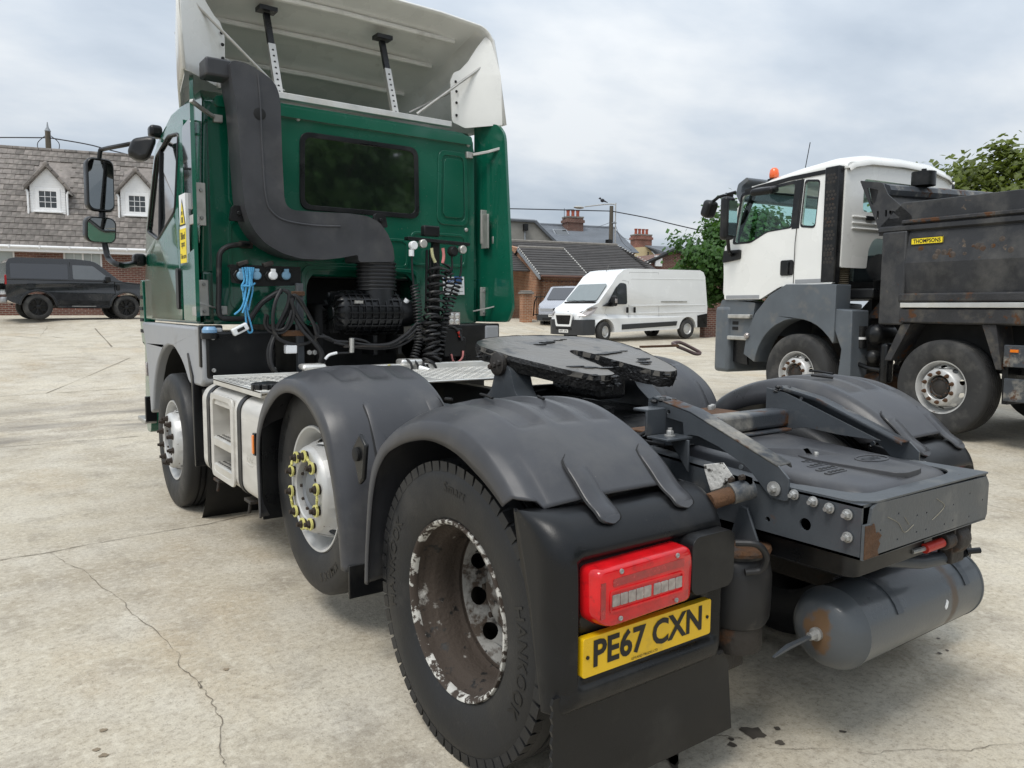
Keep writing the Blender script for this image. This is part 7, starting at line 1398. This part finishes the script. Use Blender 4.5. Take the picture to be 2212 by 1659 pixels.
for k in range(n_c):
    t = k/n_c; y = 4.5*t; z = zc1+(zr_-zc1)*t; xe = xc_+(xb+.3-xc_)*t; G().add([(xa-12, y, z+.05), (xe, y, z+.05), (xe, y+.2, z+.03+(zr_-zc1)/4.5*.2), (xa-12, y+.2, z+.03+(zr_-zc1)/4.5*.2), (xa-12, y, z), (xe, y, z)], [(0, 1, 2, 3), (4, 5, 1, 0)]).obj('slate_course', slate, slr, smooth=0)
G().tube([(xa-12, 4.5, zr_+.05), (xb+.3, 4.5, zr_+.05)], .12, 6).obj('ridge', slate, slr)
cx0 = TLc(*z4(710, 480), 4.0)[0]; ch1 = chimney(ter, (cx0, 4.0, zr_), 1.3, .9, TLc(*z4(710, 372), 4.0)[1]-zr_, 3)
G().tube([(cx0-.7, 4, zr_+.2), (cx0-.7, 4, zr_+1.25)], .02, 4).tube([(cx0-.75, 4, zr_+1.15), (cx0+.1, 4, zr_+1.22)], .012, 4).obj('aerial', wire, ch1)
sk, skz = TLc(*z4(612, 512), 2.9); G().box((sk, 2.9, skz), (.95, .08, .95), (R_(-52), 0, 0)).obj('skylight', wglass, ter, bevel=.02); G().box((sk, 2.93, skz-.03), (1.15, .08, 1.15), (R_(-52), 0, 0)).obj('skylight_frame', lead, ter)
grn = thing('rendered_gable', 'grey pebble-dashed gable end left of the slate roof', 'house', T0-HN*4, (0, 0, HA))
TG = T0-HN*4; pz4 = [HL(*z4(*p), 0, TG) for p in ((100, 385), (360, 400), (580, 620))]
dash = M('pebble_dash', (.27, .26, .235), .95, var=.12, vs_=2, bump=.4, bs=30)
G().prism([(pz4[0][0]-6, -1), (pz4[2][0]+.3, -1), (pz4[2][0], pz4[2][1]), (pz4[1][0], pz4[1][1]), (pz4[0][0]-6, pz4[0][1])], 'y', 0, 3.5).obj('gable_wall', dash, grn, smooth=0)
a = pz4[1]; b = pz4[2]; G().tube([(a[0], -.1, a[1]), (b[0], -.1, b[1])], .12, 5).obj('verge', slate, grn); G().tube([(pz4[0][0]-6, -.1, a[1]+.05), (a[0], -.1, a[1])], .1, 5).obj('verge', slate, grn)
fx_, fz_ = HL(*z4(275, 440), -.1, TG); G().bb((fx_-.12, -.3, fz_-.3), (fx_+.12, 0, fz_+.1)).obj('security_lamp', black, grn); G().tube([(fx_, -.06, fz_), (fx_, -.06, fz_-4)], .06, 6).obj('soil_pipe', lead, grn)
y0 = DEP(1385, 667, 66); Y0 = Vector((y0.x, y0.y, 1.3))
ylw = thing('cream_house', 'cream rendered house with red brick chimney of four pots', 'house', Y0, (0, 0, HA))
def YL(x, y, d): return HL(*z4(x, y), d, Y0)
pa_ = [YL(*p, 0) for p in ((1270, 640), (1385, 632), (1480, 720), (1480, 900), (1270, 900))]
G().prism([(p[0], p[1]) for p in pa_[:3]]+[(pa_[2][0]+.3, -1), (pa_[0][0], -1)], 'y', 0, 7).obj('wall', render_y, ylw, smooth=0)
ra, rb = YL(1380, 625, -.1), YL(1480, 715, -.1); G().add([(ra[0], -.1, ra[1]), (ra[0]+9, 6, ra[1]+.3), (rb[0]+9, 3, rb[1]-.5), (rb[0], -.1, rb[1])], [(0, 1, 2, 3)]).obj('roof', slate, ylw, smooth=0)
q = G().add([(ra[0], .0, ra[1]+.05), (ra[0]+12, .0, ra[1]+.05), (ra[0]+12, -3, ra[1]-2.2), (rb[0]+.2, -3, rb[1]-.2)], [(0, 1, 2, 3)]).obj('roof_slope', slate, ylw, smooth=0); s_ = q.modifiers.new('s', 'SOLIDIFY'); s_.thickness = .1
cA, cB = YL(1270, 640, .5), YL(1415, 535, .5); brick_c = brick_mat('chimney_brick', (.24, .085, .06), (.18, .065, .05), (.26, .22, .18))
chimney(ylw, ((cA[0]+cB[0])/2, .6, cA[1]), cB[0]-cA[0], 1.0, cB[1]-cA[1], 4, brick_c, .6); G().tube([(YL(1400, 680, -.1)[0], -.15, YL(1400, 680, -.1)[1]), (YL(1395, 770, -.1)[0], -.15, 1)], .06, 5).obj('soil_pipe', black, ylw)
o0 = DEP(1400, 667, 44); O0 = Vector((o0.x, o0.y, 1.2)); out = thing('brick_outhouse', 'small brick gable with dark verge and white box beside the tree', 'building', O0, (0, 0, HA))
pb = [HL(*z4(*p), 0, O0) for p in ((1395, 775), (1540, 680), (1600, 720))]
G().prism([(pb[0][0]+.1, -1), (pb[0][0]+9, -1), (pb[0][0]+9, pb[0][1]), (pb[1][0]+.6, pb[1][1]), (pb[0][0]+.1, pb[0][1])], 'y', 0, 5).obj('gable_wall', brick_h, out, smooth=0)
G().tube([(pb[0][0]-.2, -.1, pb[0][1]-.1), (pb[1][0]+.6, -.1, pb[1][1]+.1), (pb[0][0]+9.2, -.1, pb[0][1]-.1)], .13, 5).obj('verge_board', black, out)
wb = HL(*z4(1497, 762), -.1, O0); G().bb((wb[0]-.22, -.15, wb[1]-.3), (wb[0]+.22, 0, wb[1]+.3)).obj('alarm_box', upvc, out)
# low boundary wall behind the van
w0 = DEP(1545, 726, 30.2); bw = thing('boundary_wall', 'low dark red brick wall behind the white van', 'wall', (w0.x, w0.y, gz(w0.x, w0.y)), (0, 0, R_(-3)))
G().bb((-.6, 0, -.6), (16, .25, 1.05)).obj('brickwork', brick_h, bw, smooth=0); G().bb((-.6, -.03, 1.05), (16, .28, 1.12)).obj('coping', brick_h, bw, smooth=0)
# ------------------------------------------------------------------ poles and overhead cables
def pole(name, label, base, h, r=.14):
    p = thing(name, label, 'pole', base); G().tube([(0, 0, -1), (0, 0, h)], [r*1.2, r*.8], 10).obj('pole_shaft', wood, p); return p
pr_ = DEP(1321, 445, 46); rp = pole('lamp_pole', 'wooden pole with street lamp arm above the garage roof', (pr_.x, pr_.y, 1.2), pr_.z-1.2)
hh = pr_.z-1.2; G().tube(smoothpath([(.25*RH.x, .25*RH.y, hh-4), (.25*RH.x, .25*RH.y, hh-.2), (.2*RH.x, .2*RH.y, hh+.08), (-.3*RH.x, -.3*RH.y, hh+.1), (-1.6*RH.x, -1.6*RH.y, hh-.05)], 6), .035, 6).obj('lamp_arm', galv, rp)
G().sphere((-1.95*RH.x, -1.95*RH.y, hh-.1), .38, 10, 6, (1, .6, .22)).obj('lamp_head', galv, rp); G().bb((-.35, -.2, hh-2.6), (-.05, .1, hh-2.0)).obj('fuse_box', black, rp)
for z in (1.0, 2.2, 3.3, 4.3): G().box((.12*RH.x, .12*RH.y, hh-z), (.3, .3, .05)).obj('pole_band', lead, rp)
bird = thing('perched_bird', 'small dark bird perched on the street lamp arm', 'bird', pr_+Vector((-.55*RH.x, -.55*RH.y, .22)))
G().sphere((0, 0, .1), .11, 8, 6, (1.5, .8, 1)).sphere((-.14*RH.x, -.14*RH.y, .22), .065, 8, 6).tube([(.12*RH.x, .12*RH.y, .06), (.32*RH.x, .32*RH.y, -.02)], [.05, .02], 6).tube([(-.19*RH.x, -.19*RH.y, .22), (-.27*RH.x, -.27*RH.y, .21)], [.02, .004], 5).obj('bird_body', wire, bird)
pl_ = DEP(103, 283, 40); lp_ = pole('telegraph_pole', 'wooden telegraph pole rising behind the dormer house roof', (pl_.x, pl_.y, 1.3), pl_.z-1.3, .16)
G().lathe([(.12, 0), (.15, .05), (.05, .25), (.02, .5)], (0, 0, pl_.z-1.3-.05), 'z', 8).obj('pole_cap', lead, lp_)
for sx in (-1, 1): G().tube(smoothpath([(sx*.16*RH.x, sx*.16*RH.y, pl_.z-1.55), (sx*.55*RH.x, sx*.55*RH.y, pl_.z-1.9), (sx*.5*RH.x, sx*.5*RH.y, pl_.z-2.3), (sx*.16*RH.x, sx*.16*RH.y, pl_.z-2.5)], 5), .02, 5).obj('drop_wire', wire, lp_)
def cable(label, pts, r=.03):
    o = G().tube(smoothpath(pts, 10), r, 6).obj('overhead_cable', wire); return tag(o, label, 'cable')
cable('overhead cable leaving the telegraph pole to the left', [DEP(-120, 298, 40.5), DEP(0, 297, 40.3), DEP(103, 297.5, 40)])
cable('overhead cable sagging from the telegraph pole to the lamp pole', [DEP(103, 297, 40), DEP(190, 312, 40.3), DEP(265, 331, 40.6), DEP(600, 412, 42), DEP(900, 447, 44), DEP(1112, 451, 45), DEP(1321, 456, 46)])
cable('overhead cable from the lamp pole down to the right behind the tree', [DEP(1321, 456, 46), DEP(1400, 471, 45), DEP(1470, 488, 44), DEP(1700, 540, 42)])
for k, (x, y) in enumerate(((930, 455), (1000, 455))): cable(('lower thin service wire from the lamp pole to the slate roof', 'upper thin service wire from the lamp pole to the slate roof')[k], [DEP(*z4(1055, 410+25*k), 46), DEP(*z4(x, y+8*k), 52)], .012)
for k, (x, y) in enumerate(((1290, 690), (1265, 580))): cable(('thin service wire from the lamp pole down to the terrace eaves', 'thin service wire from the lamp pole to the cream house')[k], [DEP(*z4(1090, 400+60*k), 46), DEP(*z4((1090+x)/2-20, (420+y)/2+40), 50), DEP(*z4(x, y), 58)], .012)
# ------------------------------------------------------------------ trees
def leaf_mat(name, c, tr):
    m = M(name, c, .55, var=.45, vs_=2.2, rvar=.1); t = m.node_tree; L = t.links.new; b = t.nodes['Principled BSDF']; o = t.nodes['Material Output']
    tl = t.nodes.new('ShaderNodeBsdfTranslucent'); tl.inputs[0].default_value = (*tr, 1); mx_ = t.nodes.new('ShaderNodeMixShader'); mx_.inputs[0].default_value = .3; L(b.outputs[0], mx_.inputs[1]); L(tl.outputs[0], mx_.inputs[2]); L(mx_.outputs[0], o.inputs[0]); return m
leafA = leaf_mat('maple_leaf', (.045, .11, .022), (.1, .22, .03)); leafB = leaf_mat('yellowish_leaf', (.10, .13, .018), (.2, .26, .04)); bark = M('bark', (.06, .048, .036), .95, var=.3, vs_=12, bump=.6, bs=30)
def tree(name, label, base, h, rx, ry_, zc, rz_, nl, size, mat, seed, nclump=90):
    rnd = random.Random(seed); t = thing(name, label, 'tree', base)
    tg = G().tube(smoothpath([(0, 0, -.5), (.05, 0, h*.25), (.0, .08, h*.5), (.1, .0, h*.75)], 5), [.24-.2*i/15 for i in range(16)], 9)
    tk_ = tg.obj('trunk', bark, t, smooth=60); cl = []
    for i in range(nclump):
        a = rnd.uniform(0, 2*PI); u = rnd.uniform(-.85, 1); s = math.sqrt(max(0, 1-u*u)); k = rnd.uniform(.55, 1.06) if i % 4 else rnd.uniform(.1, .6)
        cl.append((Vector((rx*s*math.cos(a)*k, ry_*s*math.sin(a)*k, zc+rz_*u*k)), rnd.uniform(.5, 1.15)))
    for i in range(0, len(cl), 7):
        c = cl[i][0]; s0 = Vector((.03, .03, h*rnd.uniform(.22, .5))); G().tube(smoothpath([s0, s0.lerp(c, .5)+Vector((0, 0, -.15)), c], 4), [.07-.006*j for j in range(9)], 6).obj('limb', bark, tk_, smooth=60)
    V = []; F = []; cen = Vector((0, 0, zc))
    for i in range(nl):
        c, r = cl[rnd.randrange(len(cl))]; r *= .2*(rx+rz_)/2+.1
        d = Vector((rnd.gauss(0, 1), rnd.gauss(0, 1), rnd.gauss(0, .8))); d = d*(r*.55); p = c+d
        nn = ((p-cen).normalized()*.7+Vector((rnd.uniform(-1, 1), rnd.uniform(-1, 1), rnd.uniform(.0, 1.1)))).normalized(); a_ = nn.cross(Vector((rnd.uniform(-1, 1), rnd.uniform(-1, 1), rnd.uniform(-1, 1)))).normalized(); b_ = nn.cross(a_); s = size*rnd.uniform(.6, 1.3); o = len(V)
        V += [p-a_*s*.5, p-b_*s*.28-a_*s*.05, p+b_*s*.02+a_*s*.1+nn*s*.08, p+b_*s*.42-a_*s*.1, p+a_*s*.6, p-b_*s*.42+a_*s*.12]
        F += [(o, o+1, o+2), (o, o+2, o+3), (o+1, o+5, o+2), (o+2, o+5, o+4), (o+2, o+4, o+3)]
    g = G(); g.v = V; g.f = F; me = bpy.data.meshes.new('crown'); me.from_pydata([tuple(v) for v in V], [], F); me.materials.append(mat); o = bpy.data.objects.new('crown', me); col.objects.link(o); o.parent = t
    return t
c1 = DEP(1600, 575, 33.5); tree('maple_tree', 'dense green leafy tree between the white van and the tipper lorry', (c1.x, c1.y, gz(c1.x, c1.y)), 5.2, 2.7, 2.7, 2.75, 2.25, 20000, .22, leafA, 2, 130)
c2 = DEP(2205, 465, 27); tree('ash_tree', 'yellowish green tree top rising behind the tipper body', (c2.x, c2.y, 1.0), 8, 4.4, 4.4, c2.z-2.2, 3.35, 36000, .24, leafB, 5, 220)
k = 0
for x, y, h, lb in ((7, -15, 9, 'tallest leafy tree reflected in the rear window of the green cab'), (11.5, -17, 8.2, 'leafy tree reflected at the right of the cab window'), (3.5, -19, 8.6, 'leafy tree reflected at the left of the cab window')):
    tree('roadside_tree', lb, (x, y, 0), h, 3.1, 3.1, h*.6, h*.42, 6000, .42, leafA, 20+k, 60); k += 1
